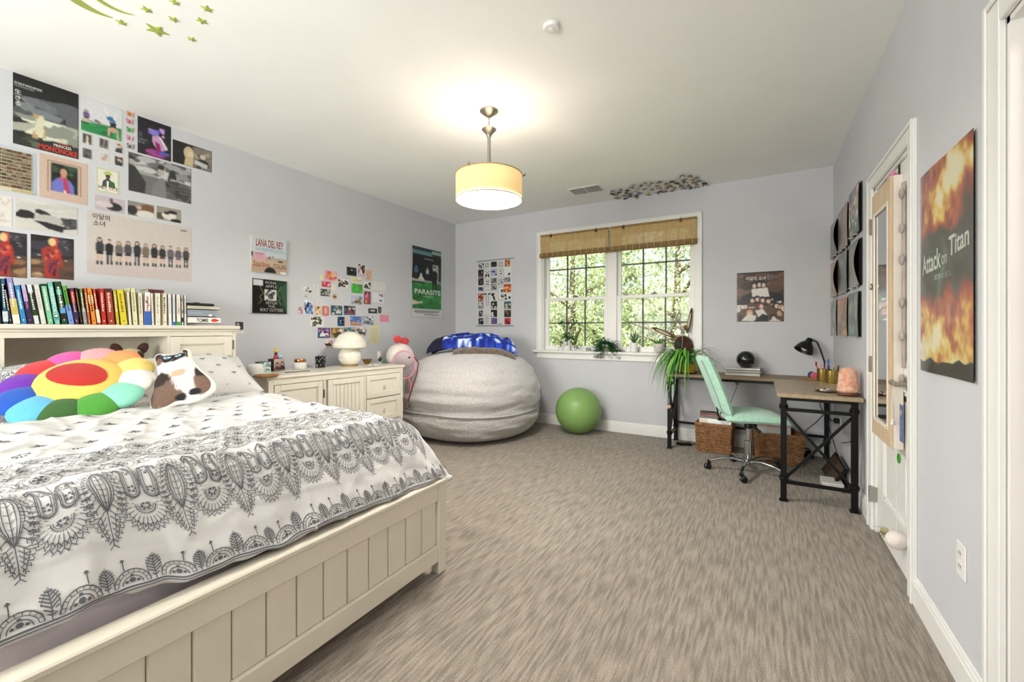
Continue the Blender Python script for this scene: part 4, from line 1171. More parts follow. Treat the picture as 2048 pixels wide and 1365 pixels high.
# photo of people on grass
P = Pr('#d9dadd'); P.rect(.02, .62, 1, .68, '#9fa5a3').poly([(0, .72), (1, .6), (1, 1), (0, 1)], '#1f8a4a').blobs(0, .7, 1, 1, ['#1a7a40', '#2a9a58', '#146436'], 16, 2, .2)
P.person(.12, .35, .16, .42, '#2a2020', '#6a5a8a', '#2a2a44').blobs(.3, .55, .5, .68, ['#5a5a60', '#a08a80'], 7, 5, .3)
P.poly([(.6, .3), (.84, .36), (.84, .5), (.62, .45)], '#2f6fa8').poly([(.68, .48), (.86, .5), (.84, .72), (.7, .68)], '#20222c').ell(.78, .72, .10, .08, '#c9a088').poly([(.64, .7), (.7, .68), (.68, .95), (.65, .95)], '#d3ab92').poly([(.86, .68), (.9, .7), (.92, .98), (.88, .98)], '#d3ab92').poly([(.55, .12), (.6, .12), (.68, .34), (.62, .36)], '#e6e4e2').poly([(.82, .2), (.87, .2), (.84, .42), (.78, .4)], '#e6e4e2')
sheet('left', (162.2, 244, 220, 284.4), P, 'colour photo print of a handstand on bright green grass', 'photo', 'photo_print', M_gloss)
SM = [((164.4, 184.2, 269.5, 292.5), '#5b5650', ['#8f877a', '#e5dcc4', '#4a4640'], 'small sepia print with a pale standing figure'),
      ((164.4, 184.2, 298.5, 321), '#55544f', ['#3a3935', '#6b6a64'], 'small plain dark grey print below the sepia one'),
      ((198, 217, 279.3, 300.7), '#4c4a46', ['#302e2b', '#8a8378'], 'small dark print of a seated figure below the grass photo'),
      ((199, 217.6, 307.9, 327.7), '#d3cbc2', ['#c98f7a', '#e6ddd2', '#a8a29a'], 'small pale print with coral blotches'),
      ((228.6, 246.6, 288, 307.9), '#cfc9c0', ['#3a302c', '#d9b49a', '#55525c'], 'small portrait print with dark hair on a pale ground'),
      ((228.6, 246.6, 314.5, 333.6), '#4a403b', ['#e0c2ac', '#2a2220', '#c9c4bc'], 'small portrait print on a dark brown ground')]
for k, (r, c, cs, lb) in enumerate(SM):
    P = Pr('#d8d8d4'); P.rect(.06, .06, .94, .94, c); P.blobs(.1, .1, .9, .9, cs, 7, k + 30, .3)
    if k in (0, 2): P.ell(.5, .3, .09, .09, cs[1]).poly([(.4, .4), (.62, .4), (.6, .92), (.44, .92)], cs[1])
    if k in (4, 5): P.head(.5, .36, .18, .2, '#d9b49a', '#2a2220', '#3d3a44', False)
    sheet('left', r, P, lb, 'photo', 'photo_print', group=PG)
# paper butterflies on the wall
def fly_poly(s=1.0):
    return [[(0, .05), (.15, .45), (.5, .62), (.55, .3), (.42, .05), (.08, -.02)], [(.05, 0), (.42, -.02), (.46, -.3), (.28, -.48), (.1, -.35)]]
def butterfly_mesh(name, c1, c2, s, lift=.35):
    b = MB()
    for sg in (-1, 1):
        for w in fly_poly():
            vs = [(sg * x * s, y * s, abs(x) * s * lift) for x, y in w]; n = len(vs)
            vs2 = [(a, c, d + .0006) for a, c, d in vs]
            f = [tuple(range(n)), tuple(range(n, 2 * n))[::-1]] if sg < 0 else [tuple(range(n))[::-1], tuple(range(n, 2 * n))]
            b.add(vs + vs2, f + [(i, (i+1) % n, n + (i+1) % n, n + i) for i in range(n)], c1)
            cx_ = sum(p[0] for p in vs) / n; cy_ = sum(p[1] for p in vs) / n
            vi = [(cx_ + (p[0] - cx_) * .6, cy_ + (p[1] - cy_) * .6, abs(cx_ + (p[0] - cx_) * .6) * lift + .0012) for p in vs]
            b.add(vi, [tuple(range(n))[::-1] if sg < 0 else tuple(range(n))], c2)
            b.add([(p[0], p[1], p[2] - .0018) for p in vi], [tuple(range(n)) if sg < 0 else tuple(range(n))[::-1]], c2)
    me = b.mesh(name); me.materials.append(M_gloss)
    bd = MB().ell((0, .02 * s, .004), (.035 * s, .32 * s, .03 * s), 8, 6, '#1c1816').mesh(name + '_body'); bd.materials.append(M_gloss)
    return me, bd
def butterfly(M4, meshes, label, group, name='butterfly_decoration'):
    o = bpy.data.objects.new(name, None); COL.objects.link(o); o.empty_display_size = .02; o.matrix_world = M4
    tag(o, label, 'butterfly', group)
    share('wings', meshes[0], o); share('body', meshes[1], o)
for (cx_, cy_, c1, c2, nm) in ((1182, 497, '#e88a3a', '#f3b878', 'orange'), (1178, 565, '#d8636a', '#eba9a9', 'coral red'), (1180, 640, '#3f9a38', '#8fcf7a', 'green'), (1178, 715, '#e38aa8', '#f1bccb', 'pink'), (1185, 790, '#3a3a3a', '#cfcfca', 'black and white')):
    p = onx(cx_ / 4.55, 120 + cy_ / 4.55, .002)
    M4 = Matrix.Translation(p) @ Matrix(((0, 0, 1, 0), (1, 0, 0, 0), (0, 1, 0, 0), (0, 0, 0, 1)))
    butterfly(M4, butterfly_mesh('paper_butterfly', c1, c2, .034, .25), nm + ' paper butterfly in the column beside the grass photo', 'paper butterflies on the left wall')
# purple on black poster
P = Pr('#121017'); r = random.Random(4)
for i in range(40):
    u, v = r.random(), r.random(); P.poly([(u, v), (u + .012, v), (u - .05, v + .11), (u - .058, v + .11)], '#3a3644')
P.blobs(.3, .15, .8, .4, ['#5a56c0', '#8a7ad0', '#c9a0d6'], 10, 3, .35).poly([(.42, .42), (.66, .38), (.86, .72), (.6, .82), (.44, .62)], '#c99ac4').poly([(.5, .55), (.66, .6), (.7, .8), (.55, .78)], '#8a1f5a').poly([(.62, .4), (.7, .42), (.9, .68), (.85, .72)], '#e6e2ee')
P.blobs(.22, .78, 1, 1, ['#6a3aa0', '#8a2070', '#4a55b8', '#a04090'], 14, 5, .3).text('PERFECT', .03, .58, .28, .64, '#8f8a98').text('BLUE', .03, .66, .2, .72, '#8f8a98').lines(.03, .4, .14, .54, 5, '#6a6674')
sheet('left', (275.4, 342, 254.5, 323.7), P, 'black poster with purple and violet shapes below the ceiling', m=M_gloss)
P = Pr('#2b2826'); P.poly([(0, 0), (.34, 0), (.34, 1), (0, 1)], '#171514').poly([(.5, .05), (1, 0), (1, 1), (.5, 1)], '#7d776c').blobs(.55, .1, 1, .55, ['#a8a296', '#5c574f', '#8d867a'], 8, 3, .3)
P.ell(.40, .42, .13, .3, '#cdbb8f').ell(.44, .46, .08, .16, '#e0c9b4').poly([(.32, .55), (.52, .55), (.5, 1), (.28, 1)], '#c9b68c').head(.76, .42, .07, .10, '#dcc3ae', '#cfc4b0', '#26242a', False).poly([(.56, .62), (.9, .72), (.86, .9), (.54, .82)], '#c5c8cb').blobs(.5, .85, .8, 1, ['#b8b1a4', '#4a4640'], 6, 8, .3)
sheet('left', (345.5, 423.3, 303.5, 345.7), P, 'dark photo of a fair-haired pair, rightmost of the upper prints', 'photo', 'photo_print', M_gloss)
# grey seaside film poster
P = Pr('#6c6d6d'); P.blobs(0, 0, 1, .5, ['#8c8d8d', '#b4b4b2', '#5a5b5b', '#9fa0a0', '#c6c6c4'], 34, 3, .22).blobs(.5, .4, 1, 1, ['#4a4b4b', '#3a3b3b', '#585959', '#2c2d2d'], 26, 5, .24)
P.poly([(.62, .3), (.66, .18), (.72, .18), (.75, .4), (.7, .5), (.6, .46)], '#26282a').poly([(0, .28), (.1, .34), (.26, .7), (.24, 1), (0, 1)], '#2c2d2e').poly([(.36, .72), (.5, .46), (.56, .5), (.58, 1), (.34, 1)], '#7c7c7d').ell(.49, .3, .05, .12, '#b0aca8').poly([(.43, .2), (.47, .12), (.54, .13), (.55, .24), (.44, .25)], '#232425').ell(.04, .2, .05, .12, '#a8a4a0').poly([(0, .06), (.08, .1), (.1, .18), (0, .16)], '#232425')
P.text('THE', .74, .375, .80, .41, '#dcdcda').text('LIGHTHOUSE', .64, .42, .92, .49, '#e2e2e0', .01)
for k in range(4): P.rect(.72, .62 + k * .09, .99, .65 + k * .09, '#2a2b2b')
P.frame(0, 0, 1, 1, .006, '#303132', .008)
sheet('left', (257.1, 382.4, 338.7, 408.4), P, 'black and white landscape film poster with stormy sky', m=M_gloss)
P = Pr('#d6d7c0'); P.frame(.05, .05, .95, .95, .008, '#3c3c34').rect(.06, .06, .94, .94, '#e4e2d2').head(.5, .32, .10, .10, '#5c4336', '#2a2622', '#4a4c50', False).poly([(.28, .24), (.4, .12), (.6, .1), (.72, .22), (.5, .25)], '#b9c267').poly([(.56, .46), (.78, .5), (.84, .74), (.6, .74)], '#2f6a3c').poly([(.44, .5), (.54, .5), (.52, .8), (.46, .8)], '#ece9e2')
P.text('HEY', .1, .72, .46, .84, '#2b2b28', .02).text('YA', .52, .72, .78, .84, '#c9706a', .02).text('!', .86, .7, .91, .84, '#2b2b28', .02).ell(.45, .89, .06, .02, '#9fc0a8')
sheet('left', (192.3, 238.5, 343.7, 392.5), P, 'small cream poster with large lettering below a figure in a hat', plain=True)
P = Pr('#cdb3a2'); P.rect(.16, .12, .86, .84, '#3a322d').rect(.17, .128, .85, .832, '#cdb3a2').rect(.23, .16, .80, .81, '#1d2320').blobs(.23, .16, .80, .5, ['#26302a', '#33503a', '#1a1e1c'], 14, 4, .3)
P.ell(.50, .36, .13, .16, '#1b1513').ell(.49, .34, .075, .10, '#c2937c').poly([(.44, .42), (.54, .42), (.58, .5), (.4, .5)], '#b98770').poly([(.24, .62), (.36, .48), (.5, .5), (.62, .5), (.70, .62), (.72, .81), (.24, .81)], '#6f74c6').poly([(.47, .46), (.56, .46), (.63, .81), (.50, .81)], '#b23a5c').poly([(.4, .46), (.47, .46), (.5, .54), (.42, .52)], '#c05a6a').poly([(.49, .74), (.53, .74), (.54, .81), (.49, .81)], '#e6dcd8').ell(.64, .35, .05, .04, '#2f6a3a')
sheet('left', (79, 174.7, 328.8, 411.2), P, 'dusty pink print framing a portrait in a blue jacket')
P = Pr('#bfc7cf'); P.rect(.0, .06, .92, 1, '#d5cba8')
r = random.Random(3)
for i in range(9):
    for j in range(11):
        u = .02 + i * .098; v = .08 + j * .078
        P.rect(u, v, u + .085, v + .058, r.choice(['#2c2622', '#4a3a30', '#5c4c40', '#3a302c', '#6a5648']))
        P.rect(u + .008, v + .012, u + .078, v + .040, r.choice(['#8a7662', '#5c4c42', '#a08c74', '#7a3a30', '#b3a080', '#4c4038']))
P.rect(.5, .96, .95, .99, '#bfae82')
sheet('left', (-30, 72, 305.7, 391.4), P, 'contact sheet of tiny dark film frames at the left picture edge', plain=True)
P = Pr('#dedbd4'); r = random.Random(8)
for v in (.25, .72):
    for k in range(12): P.ell(.5 + r.uniform(-.35, .35), v + r.uniform(-.13, .13), .06, .05, r.choice(['#d8c3c0', '#cfc8c0', '#c9b8b4', '#c9c2a8']))
sheet('left', (-15, 24, 394, 454.7), P, 'white paper with two faint flower sketches at the left edge', 'drawing', 'drawing')
P = Pr('#cfcdc6'); P.blobs(0, 0, 1, .35, ['#d8d6ce', '#c8c6bf'], 8, 3, .3)
P.poly([(0, .5), (.06, .38), (.18, .36), (.3, .45), (.28, .62), (.1, .66), (0, .62)], '#232326').poly([(.3, .3), (.36, .26), (.52, .36), (.58, .48), (.46, .5), (.3, .4)], '#2a2a2c').poly([(.28, .5), (.42, .44), (.62, .44), (.78, .54), (.78, .74), (.5, .66), (.28, .6)], '#b9b7b0').poly([(.24, .66), (.5, .68), (.8, .76), (1, .78), (.76, .86), (.75, .98), (.5, .9), (.36, .76)], '#242427').poly([(.7, .46), (1, .42), (1, .8), (.78, .74)], '#46464a').blobs(.72, .48, 1, .78, ['#2b2b2e', '#5c5c60'], 12, 4, .15)
sheet('left', (31.9, 155, 416.3, 471.9), P, 'black and white photo of a figure lying down in a black hood', 'photo', 'photo_print')
for k, (rc, lb) in enumerate((((-40, 53.8, 468.6, 556.9), 'dark print with a red-clad figure, cut by the left picture edge'), ((61.5, 147.5, 479.3, 560.7), 'dark square print of a masked figure in glossy red'))):
    P = Pr('#26242b'); P.blobs(0, 0, 1, .5, ['#1c1b20', '#3a3842', '#2a2a33'], 16, 4 + k, .3).poly([(0, .55), (1, .5), (1, 1), (0, 1)], '#5a4236').blobs(0, .58, 1, 1, ['#8a6648', '#6a4c38', '#a0805c', '#4c382e'], 16, 6 + k, .22)
    c = .48
    P.rect(c + .02, .02, c + .12, .5, '#c8452c').ell(c, .13, .085, .095, '#e0c08a').poly([(c - .1, .24), (c + .1, .22), (c + .2, .32), (c + .26, .72), (c + .18, .72), (c + .15, .5), (c + .14, .98), (c - .18, .98), (c - .16, .5), (c - .22, .6), (c - .24, .32)], '#a83228').blobs(c - .16, .3, c + .14, .6, ['#c8483a', '#7a2a3c', '#d86a4c', '#5a2440'], 12, 3, .25).blobs(c - .16, .55, c + .12, .98, ['#4a2548', '#6a2a44', '#301c30', '#8a3a44'], 10, 9, .25)
    P.rect(.1, .9, .24, .915, '#e8d8c4').rect(.15, .46, .22, .475, '#d8d4d8').rect(.78, .54, .84, .555, '#e8e8ee')
    P.blobs(.62, .08, 1, .3, ['#6a6260', '#15141a', '#8a7a74'], 8, 12, .12)
    sheet('left', rc, P, lb, 'photo', 'photo_print', M_gloss)
for rc, lb, c, ob in (((190, 248.5, 400.9, 428.8), 'lilac wide photo of a reclining figure, left of three', '#c5b8bd', [('#302c30', .64, .62, .3, .3), ('#7a4c50', .55, .2, .07, .14), ('#d8c9cd', .3, .55, .3, .2)]),
                      ((255.6, 308, 411.2, 438.9), 'wide photo with a dark round hat and brown curtain, middle of three', '#8f8a86', [('#7a5038', .75, .35, .3, .3), ('#dedad4', .7, .8, .4, .28), ('#2a282b', .16, .62, .2, .33), ('#d0a898', .42, .35, .1, .12)]),
                      ((313.4, 361.8, 421.1, 447), 'wide photo of a figure in a black and white top, right of three', '#9a9486', [('#5a5038', .15, .7, .2, .25), ('#e3ded6', .5, .6, .3, .3), ('#1f1e20', .65, .3, .2, .14), ('#1f1e20', .8, .9, .25, .14), ('#26252a', .4, .42, .12, .12)])):
    P = Pr(c)
    for (cc, u, v, ru, rv) in ob: P.ell(u, v, ru, rv, cc)
    sheet('left', rc, P, lb, 'photo', 'photo_print', M_gloss)
# wide group poster
P = Pr('#cdc5be'); P.rect(0, .78, 1, 1, '#c9bdb8').poly([(0, .78), (1, .74), (1, .82), (0, .82)], '#cbc1bb')
P.text('이달의', .045, .03, .19, .12, '#26241f', .012).text('소녀', .05, .135, .15, .225, '#26241f', .012).rect(.05, .25, .19, .255, '#9a948c').rect(.88, .06, .95, .075, '#5a544c')
G = [('#1c1818', '#3a393c', '#26242a', 1), ('#241e1c', '#1b1b1e', '#17171a', 0), ('#8a7262', '#6a5f5a', '#1b1a1c', 1), ('#5a463c', '#45434c', '#2a282c', 1), ('#1a1618', '#2c2b30', '#1c1c22', 0), ('#8a7464', '#77685c', '#6f6156', 1), ('#2a1c1a', '#201f22', '#232226', 1), ('#332422', '#2b292c', '#4a2f30', 1), ('#2c2624', '#6a6068', '#4a4450', 0), ('#9a8272', '#5f5560', '#6b6068', 1), ('#6a5648', '#3c3a38', '#1f1e22', 0)]
hts = [.435, .415, .395, .41, .415, .395, .395, .38, .385, .37, .375]
for k, (hr, tp, lw, br) in enumerate(G): P.person(.105 + k * .0835, .86 - .012 * k - hts[k] - .02 + .003 * k, .072, hts[k], hr, tp, lw, '#d0ac98', k not in (1, 8), '#1a181a', bool(br))
sheet('left', (174, 382.7, 457.4, 564.2), P, 'wide pale poster of eleven people standing in a row in dark clothes', cell=.0028)
# two framed record sleeves with depth
def sleeve(side, r, P, label, th=.018, m=None, name='record_sleeve', group=None, cat='record'):
    mp, dim = wall_map(side, *r, off=.002)
    T = thing(name, label, cat, (0, 0, 0), 0, group)
    f = lambda u, v, d: mp(u, v, d + th)
    P.put('cover_print', f, m or M_gloss, T, .002, ras=(90, 90))
    b = MB(); c = [mp(u, v, 0) for u, v in ((0, 0), (1, 0), (1, 1), (0, 1))]; d_ = [mp(u, v, th - .002) for u, v in ((0, 0), (1, 0), (1, 1), (0, 1))]
    b.add(c + d_, [(0, 1, 2, 3), (7, 6, 5, 4)] + [(i, 4 + i, 4 + (i + 1) % 4, (i + 1) % 4) for i in range(4)]); b.build('cardboard', M_card, T, fixn=True)
    return T
P = Pr('#c6d2d8'); P.rect(0, 0, 1, .22, '#cfd6d8').rect(0, .55, 1, .68, '#b9a898').rect(0, .66, 1, 1, '#c9ae93').rect(0, .8, 1, 1, '#b89c84').text('LANA DEL REY', .12, .06, .9, .27, '#9c2f2a', .015).text('HONEYMOON', .12, .3, .9, .40, '#8fa0b0').rect(.06, .44, .38, .65, '#dba9b6').text('LANA DEL REY', .1, .46, .34, .50, '#7a2a30').rect(.1, .54, .34, .555, '#c0889a').rect(.1, .59, .34, .605, '#c0889a')
P.text('Starline', .05, .69, .5, .84, '#7a2a28').text('TOURS', .6, .72, 1.0, .84, '#3a3432').ell(.52, 1.0, .17, .17, '#1f1c1c', 14, pi, 2 * pi).ell(.9, .96, .1, .04, '#e8e2d6').blobs(.46, .52, .62, .66, ['#b07a5c', '#5a3a30', '#d8b89c'], 6, 4, .3).ell(.82, .66, .08, .05, '#3a3434', 10, pi, 2 * pi).rect(0, .44, .035, .56, '#26242a')
sleeve('left', (500.6, 570.7, 483.7, 551), P, 'record sleeve with red title over a pale sky hung on the left wall')
P = Pr('#1a1b1a'); P.poly([(.62, 0), (1, .04), (1, 1), (.72, .7)], '#233a2a').poly([(.78, .25), (1, .04), (1, .95), (.9, .7)], '#2f5a3c').rect(.03, .03, .3, .19, '#cfcfd2').text('FIONA', .36, .05, .68, .13, '#9fa09c', .02).text('APPLE', .36, .16, .7, .24, '#9fa09c', .02).rect(.34, .29, .68, .62, '#d4d2cc').blobs(.36, .3, .68, .62, ['#8a8884', '#2a2a2a', '#bdbbb6', '#5a5a58'], 12, 5, .25).ell(.5, .38, .07, .035, '#1c1c1c').ell(.5, .38, .035, .03, '#e8e8e4')
P.text('FETCH', .38, .65, .7, .73, '#a5a6a2', .02).text('THE', .44, .76, .64, .82, '#a5a6a2', .02).text('BOLT CUTTERS', .22, .85, .88, .94, '#a5a6a2', .02)
for s_ in (0, 1):
    X_ = lambda u: u if not s_ else 1.0 - u
    z = [(X_(.2), .2), (X_(.3), .42), (X_(.2), .52), (X_(.26), .62), (X_(.16), .74)]
    for a, c in zip(z, z[1:]): P.poly([a, (a[0] + .012, a[1]), (c[0] + .012, c[1]), c], '#8f9a5a')
P.frame(0, 0, 1, 1, .012, '#3a3c3a')
sleeve('left', (502.1, 571.5, 563.6, 628.6), P, 'glossy black record sleeve with white hand lettering below the pale one', m=ink('sleeve_gloss', .15, .7, .05))
P = Pr('#e6e5e2'); P.rect(.06, .06, .94, .72, '#141517').blobs(.15, .2, .9, .7, ['#8a8c90', '#c8cacc', '#2a2c30', '#55585c'], 9, 3, .25)
sheet('left', (468.7, 488.2, 643, 667.6), P, 'instant photo half hidden behind the headboard corner', 'photo', 'photo_print')
# green and black film poster near the corner
P = Pr('#d9dad8'); P.rect(.02, .0, .98, .885, '#0f1413').rect(.02, 0, .98, .05, '#1d3a40').rect(.02, .05, .66, .105, '#5f8a8e').rect(.66, .02, .98, .07, '#8fa5a0').rect(.66, .07, .98, .11, '#22302e').rect(.4, .15, .7, .162, '#8a8f8c').rect(.68, .22, .88, .48, '#9fb0ac').rect(.88, .24, .98, .46, '#1f3a26')
P.rect(.02, .48, .98, .885, '#2f7a3c').blobs(.02, .5, .98, .885, ['#2a7036', '#368a44', '#256530', '#3f9650'], 26, 4, .14).rect(.02, .455, .42, .49, '#b8bcb2').rect(.02, .49, .42, .515, '#16201a').rect(.42, .47, .98, .49, '#9aa89a')
P.person(.14, .27, .12, .2, '#1a1c1c', '#3f6a86', '#20323c', '#8a9a9a', False, '#101414', False).person(.50, .27, .10, .2, '#1a1c1c', '#a8b4bc', '#20282c', '#c8c0b4', False, '#101414', False).ell(.30, .40, .035, .03, '#e0d8cc').poly([(.24, .42), (.36, .42), (.4, .46), (.22, .46)], '#dcd4cc').person(.74, .24, .2, .42, '#14110f', '#15171a', '#15171a', '#c9a890', False, '#101010', False).poly([(.02, .76), (.22, .79), (.32, .77), (.34, .8), (.02, .83)], '#d9c9b0')
P.text('PARASITE', .1, .60, .95, .67, '#e6ece2', .015).rect(.36, .695, .7, .703, '#c8d4c4').lines(.04, .90, .96, .955, 4, '#5a5c5a', 4).rect(.4, .962, .9, .972, '#5a5c5a')
sheet('left', (822.5, 883, 505, 635.7), P, 'tall dark film poster with a green lawn on the left wall near the corner', back=.001, curl=lambda u, v: .006 + .006 * sin(v * 9) * (1 - u))

# ---- photo collage above the dresser
CG = 'photo collage above the dresser'
def cr(a, b_, c, d): s_ = 7.186; return (590 + a / s_, 590 + b_ / s_, 510 + c / s_, 510 + d / s_)
COLL = [
 (735,892,185,315,'#1c2022',['#2c3236','#0f1112','#3a4448'],'dark near-black photo at the top of the collage'),
 (903,1010,140,325,'#c9b3bd',['#2a2226','#e3d3da','#8a6a78','#1a1618'],'tall pink photo of a dark couple, topmost in the collage'),
 (1022,1100,225,370,'#d8b59a',['#e3c27a','#c99a8c','#e9cfae'],'peach patterned card at the collage top right'),
 (425,607,245,385,'#e3a4c0',['#e9d04a','#e58a34','#d85a8a','#f0e08a','#d86a54'],'pink and yellow abstract print'),
 (360,400,290,360,'#efe6b0',['#f3edc4','#e9dfa0'],'small pale yellow slip beside the pink and yellow print'),
 (385,515,390,470,'#d8546a',['#f0d8dc','#c83a54','#f4e9ea'],'red and white stamp-like card'),
 (530,580,430,520,'#e3ddd0',['#e9d9d0','#dfe0cc'],'faint pale card below the pink and yellow print'),
 (615,770,360,480,'#e4e3e0',['#2a2422','#4a3c36','#1a1816','#c9a890'],'white card with three dark thumbnails'),
 (805,958,335,405,'#e2d9b6',['#d2c48a','#efe9d2','#b8b49a'],'cream ticket strip above the green print'),
 (812,970,430,558,'#3fae3c',['#2c9a2c','#5fc85a','#7ab86a','#8a7a50'],'bright green print in the collage'),
 (985,1095,400,495,'#e9e8e4',['#1d1d1d','#2f2f2f','#3c5a3c'],'white print with two black figures'),
 (1110,1300,400,520,'#dcdcd6',['#d2d4ce','#d8d6cc'],'faint off-white paper at the collage right edge'),
 (1110,1275,550,695,'#dfe0e4',['#d0d4de','#e9e9ec'],'white card with a small red and blue mark'),
 (990,1090,530,715,'#8a5a4a',['#e36a9a','#d84a80','#e9b03a','#3a2a26','#f08ab0'],'tall print of a figure in bright pink'),
 (808,968,595,722,'#b8bfcc',['#9a6a2c','#8a5a24','#5fa8c0','#c9c4d6'],'print with a brown sign and blue corner'),
 (108,243,465,550,'#d6d8d2',['#2a3a36','#6a7a76','#e8e8e2'],'cassette-shaped card at the collage left'),
 (262,335,430,515,'#dedfdc',['#8a8c90'],'white slip with thin grey numerals'),
 (262,345,530,620,'#dcdcd8',['#b4b6b6'],'white slip with a faint grey scribble'),
 (368,505,500,600,'#3c4640',['#1c211e','#8a948c','#c8ccc8','#566258'],'black and white photo left of the round sticker'),
 (115,215,580,620,'#dadad6',['#a88a88','#8a8c8e'],'tiny slip with small lettering below the cassette card'),
 (125,262,645,860,'#d3d6dc',['#2f4a8a','#5a86c0','#e9ebee','#20263a','#7a9ac8'],'tall blue and white print at the collage left'),
 (315,395,640,725,'#dcdcd8',['#a0a2a4','#c4b8a4'],'white slip with short grey lines'),
 (45,110,750,850,'#c9a4a8',['#8a4a50','#e3d0d0','#b07a80'],'small rose patterned print, leftmost in the collage'),
 (288,365,740,860,'#d9b26a',['#3a2a20','#e8d8b8','#8a5a30'],'small tan print with dark shapes'),
 (515,680,735,870,'#3c5a60',['#1a2226','#c8d0d0','#5a3a40','#8aa4a8','#e0e0dc'],'teal-black stage photo in the middle row'),
 (703,868,738,870,'#5a646c',['#e0dcdc','#8a3a44','#3a4a6a','#c9b8b4','#20242a'],'crowd photo right of the stage photo'),
 (1055,1180,775,845,'#2c3430',['#d8dcd4','#4a544e'],'dark cassette-shaped card on the right'),
 (1195,1240,750,840,'#3a3e40',['#1a1c1e','#8a8e90'],'small dark bottle-like cut-out'),
 (1222,1345,870,965,'#e28aa0',['#f2c2cc','#e9a2b2'],'pink ticket, rightmost in the collage'),
 (220,415,890,1035,'#e3dfd4',['#3a4440','#566058','#ece9e0'],'white gown photo with dark sides'),
 (612,712,893,1025,'#1c3a54',['#0f2234','#2a6a9a','#10161c'],'dark blue underwater photo'),
 (715,790,890,1025,'#dfc6be',['#e9d4cc','#d4b4ac'],'blush pink strip between two blue photos'),
 (795,955,887,1020,'#4a78c0',['#3a66b4','#8ab0dc','#d8c4b0','#b07a5c','#5a8ad0'],'blue sky beach photo'),
 (962,1130,885,1010,'#a4acb4',['#dfe3e6','#5a6a80','#2a3040','#c4c8cc'],'grey-blue room photo right of the beach'),
 (1145,1215,970,1010,'#d8d4b8',['#b8b490'],'tiny cream tag above the yellow note'),
 (328,508,1050,1195,'#3a5a7a',['#d86ab8','#e6e6ea','#20283a','#5a86a0','#8a5a7a'],'party photo with a bright pink dress'),
 (518,690,1050,1190,'#8a6a34',['#c9a04a','#4a3a24','#d8c48a','#5a4a30','#e3dcc8'],'golden interior photo behind the lamp shade'),
 (700,870,1045,1180,'#2f8a88',['#b8404a','#206a6a','#d8a0a4','#4aa8a0'],'teal and red photo directly behind the lamp shade'),
 (880,1035,1040,1170,'#cfc6bc',['#5a3a34','#4a4c54','#e8e3da','#8a7a70'],'photo of a desk and laptop right of the lamp shade'),
 (1072,1220,1020,1280,'#dad6b0',['#c4c090'],'long pale yellow handwritten note'),
 (428,590,1205,1345,'#dcd0cc',['#d8a4a8','#3a2c2e','#c88a90','#efe6e2'],'photo with a pink figure, lowest in the collage')]
for k, (a, b_, c, d, base_c, cs, lb) in enumerate(COLL):
    P = Pr(base_c); rr = random.Random(k + 50)
    plain = len(cs) <= 2
    if plain: P.lines(.12, .12, .9, .9, 4 if k != 39 else 9, cs[-1], k, .28)
    else:
        P.blobs(.03, .03, .97, .97, cs, 12, k + 3, .22)
        if k not in (3, 2, 8, 9, 32): P.head(rr.uniform(.3, .7), rr.uniform(.3, .45), .09, .11, '#d3ab92', cs[0], cs[1 % len(cs)], False)
    if k in (0, 1, 5, 15, 26, 28, 29): P.frame(0, 0, 1, 1, .05, '#e4e3df' if k < 2 else base_c)
    if k == 32: P.rect(0, .66, 1, .74, '#c8b49c').rect(0, .74, 1, 1, '#b88a66')
    if k in (15, 26): P.rect(.25, .3, .75, .6, '#e3e4de').ell(.38, .45, .06, .09, '#2a2c2a').ell(.62, .45, .06, .09, '#2a2c2a')
    if k == 12: P.rect(.62, .12, .72, .36, '#a83a3a').rect(.8, .15, .92, .42, '#3a4a5a').rect(.6, .7, .85, .85, '#4a62a8')
    sheet('left', cr(a, b_, c, d), P, lb, 'photo', 'photo_print', group=CG, cell=.0026, soft=0)
# round sticker and coral tag
p = onx(590 + 570 / 7.186, 510 + 602 / 7.186, .0015)
b = MB(); b.prism([(p.y + .026 * cos(t * pi / 12), p.z + .026 * sin(t * pi / 12)) for t in range(24)], .001, .003, 'x', '#c59a5c')
b.box(.003, .0034, p.y - .017, p.y + .017, p.z - .006, p.z + .006, 0, '#4a3420')
tag(b.build('round_sticker', M_ink), 'round tan sticker with a dark bar in the collage', 'sticker')
p0 = onx(590 + 388 / 7.186, 510 + 810 / 7.186, .0015); p1 = onx(590 + 490 / 7.186, 510 + 740 / 7.186, .0015); z0 = onx(590 + 490 / 7.186, 510 + 880 / 7.186, .0015).z
b = MB(); c = .012
b.prism([(p0.y + c, z0), (p1.y - c, z0), (p1.y, z0 + c), (p1.y, p1.z - c), (p1.y - c, p1.z), (p0.y + c, p1.z), (p0.y, p1.z - c), (p0.y, z0 + c)], .001, .0035, 'x', '#cf7f74')
b.box(.0035, .004, (p0.y + p1.y) / 2 - .012, (p0.y + p1.y) / 2 + .012, z0 + .025, p1.z - .02, 0, '#e3b0a4')
tag(b.build('luggage_tag', M_ink), 'coral pink rounded tag in the collage', 'tag')
# decorations that lie too low to matter: none

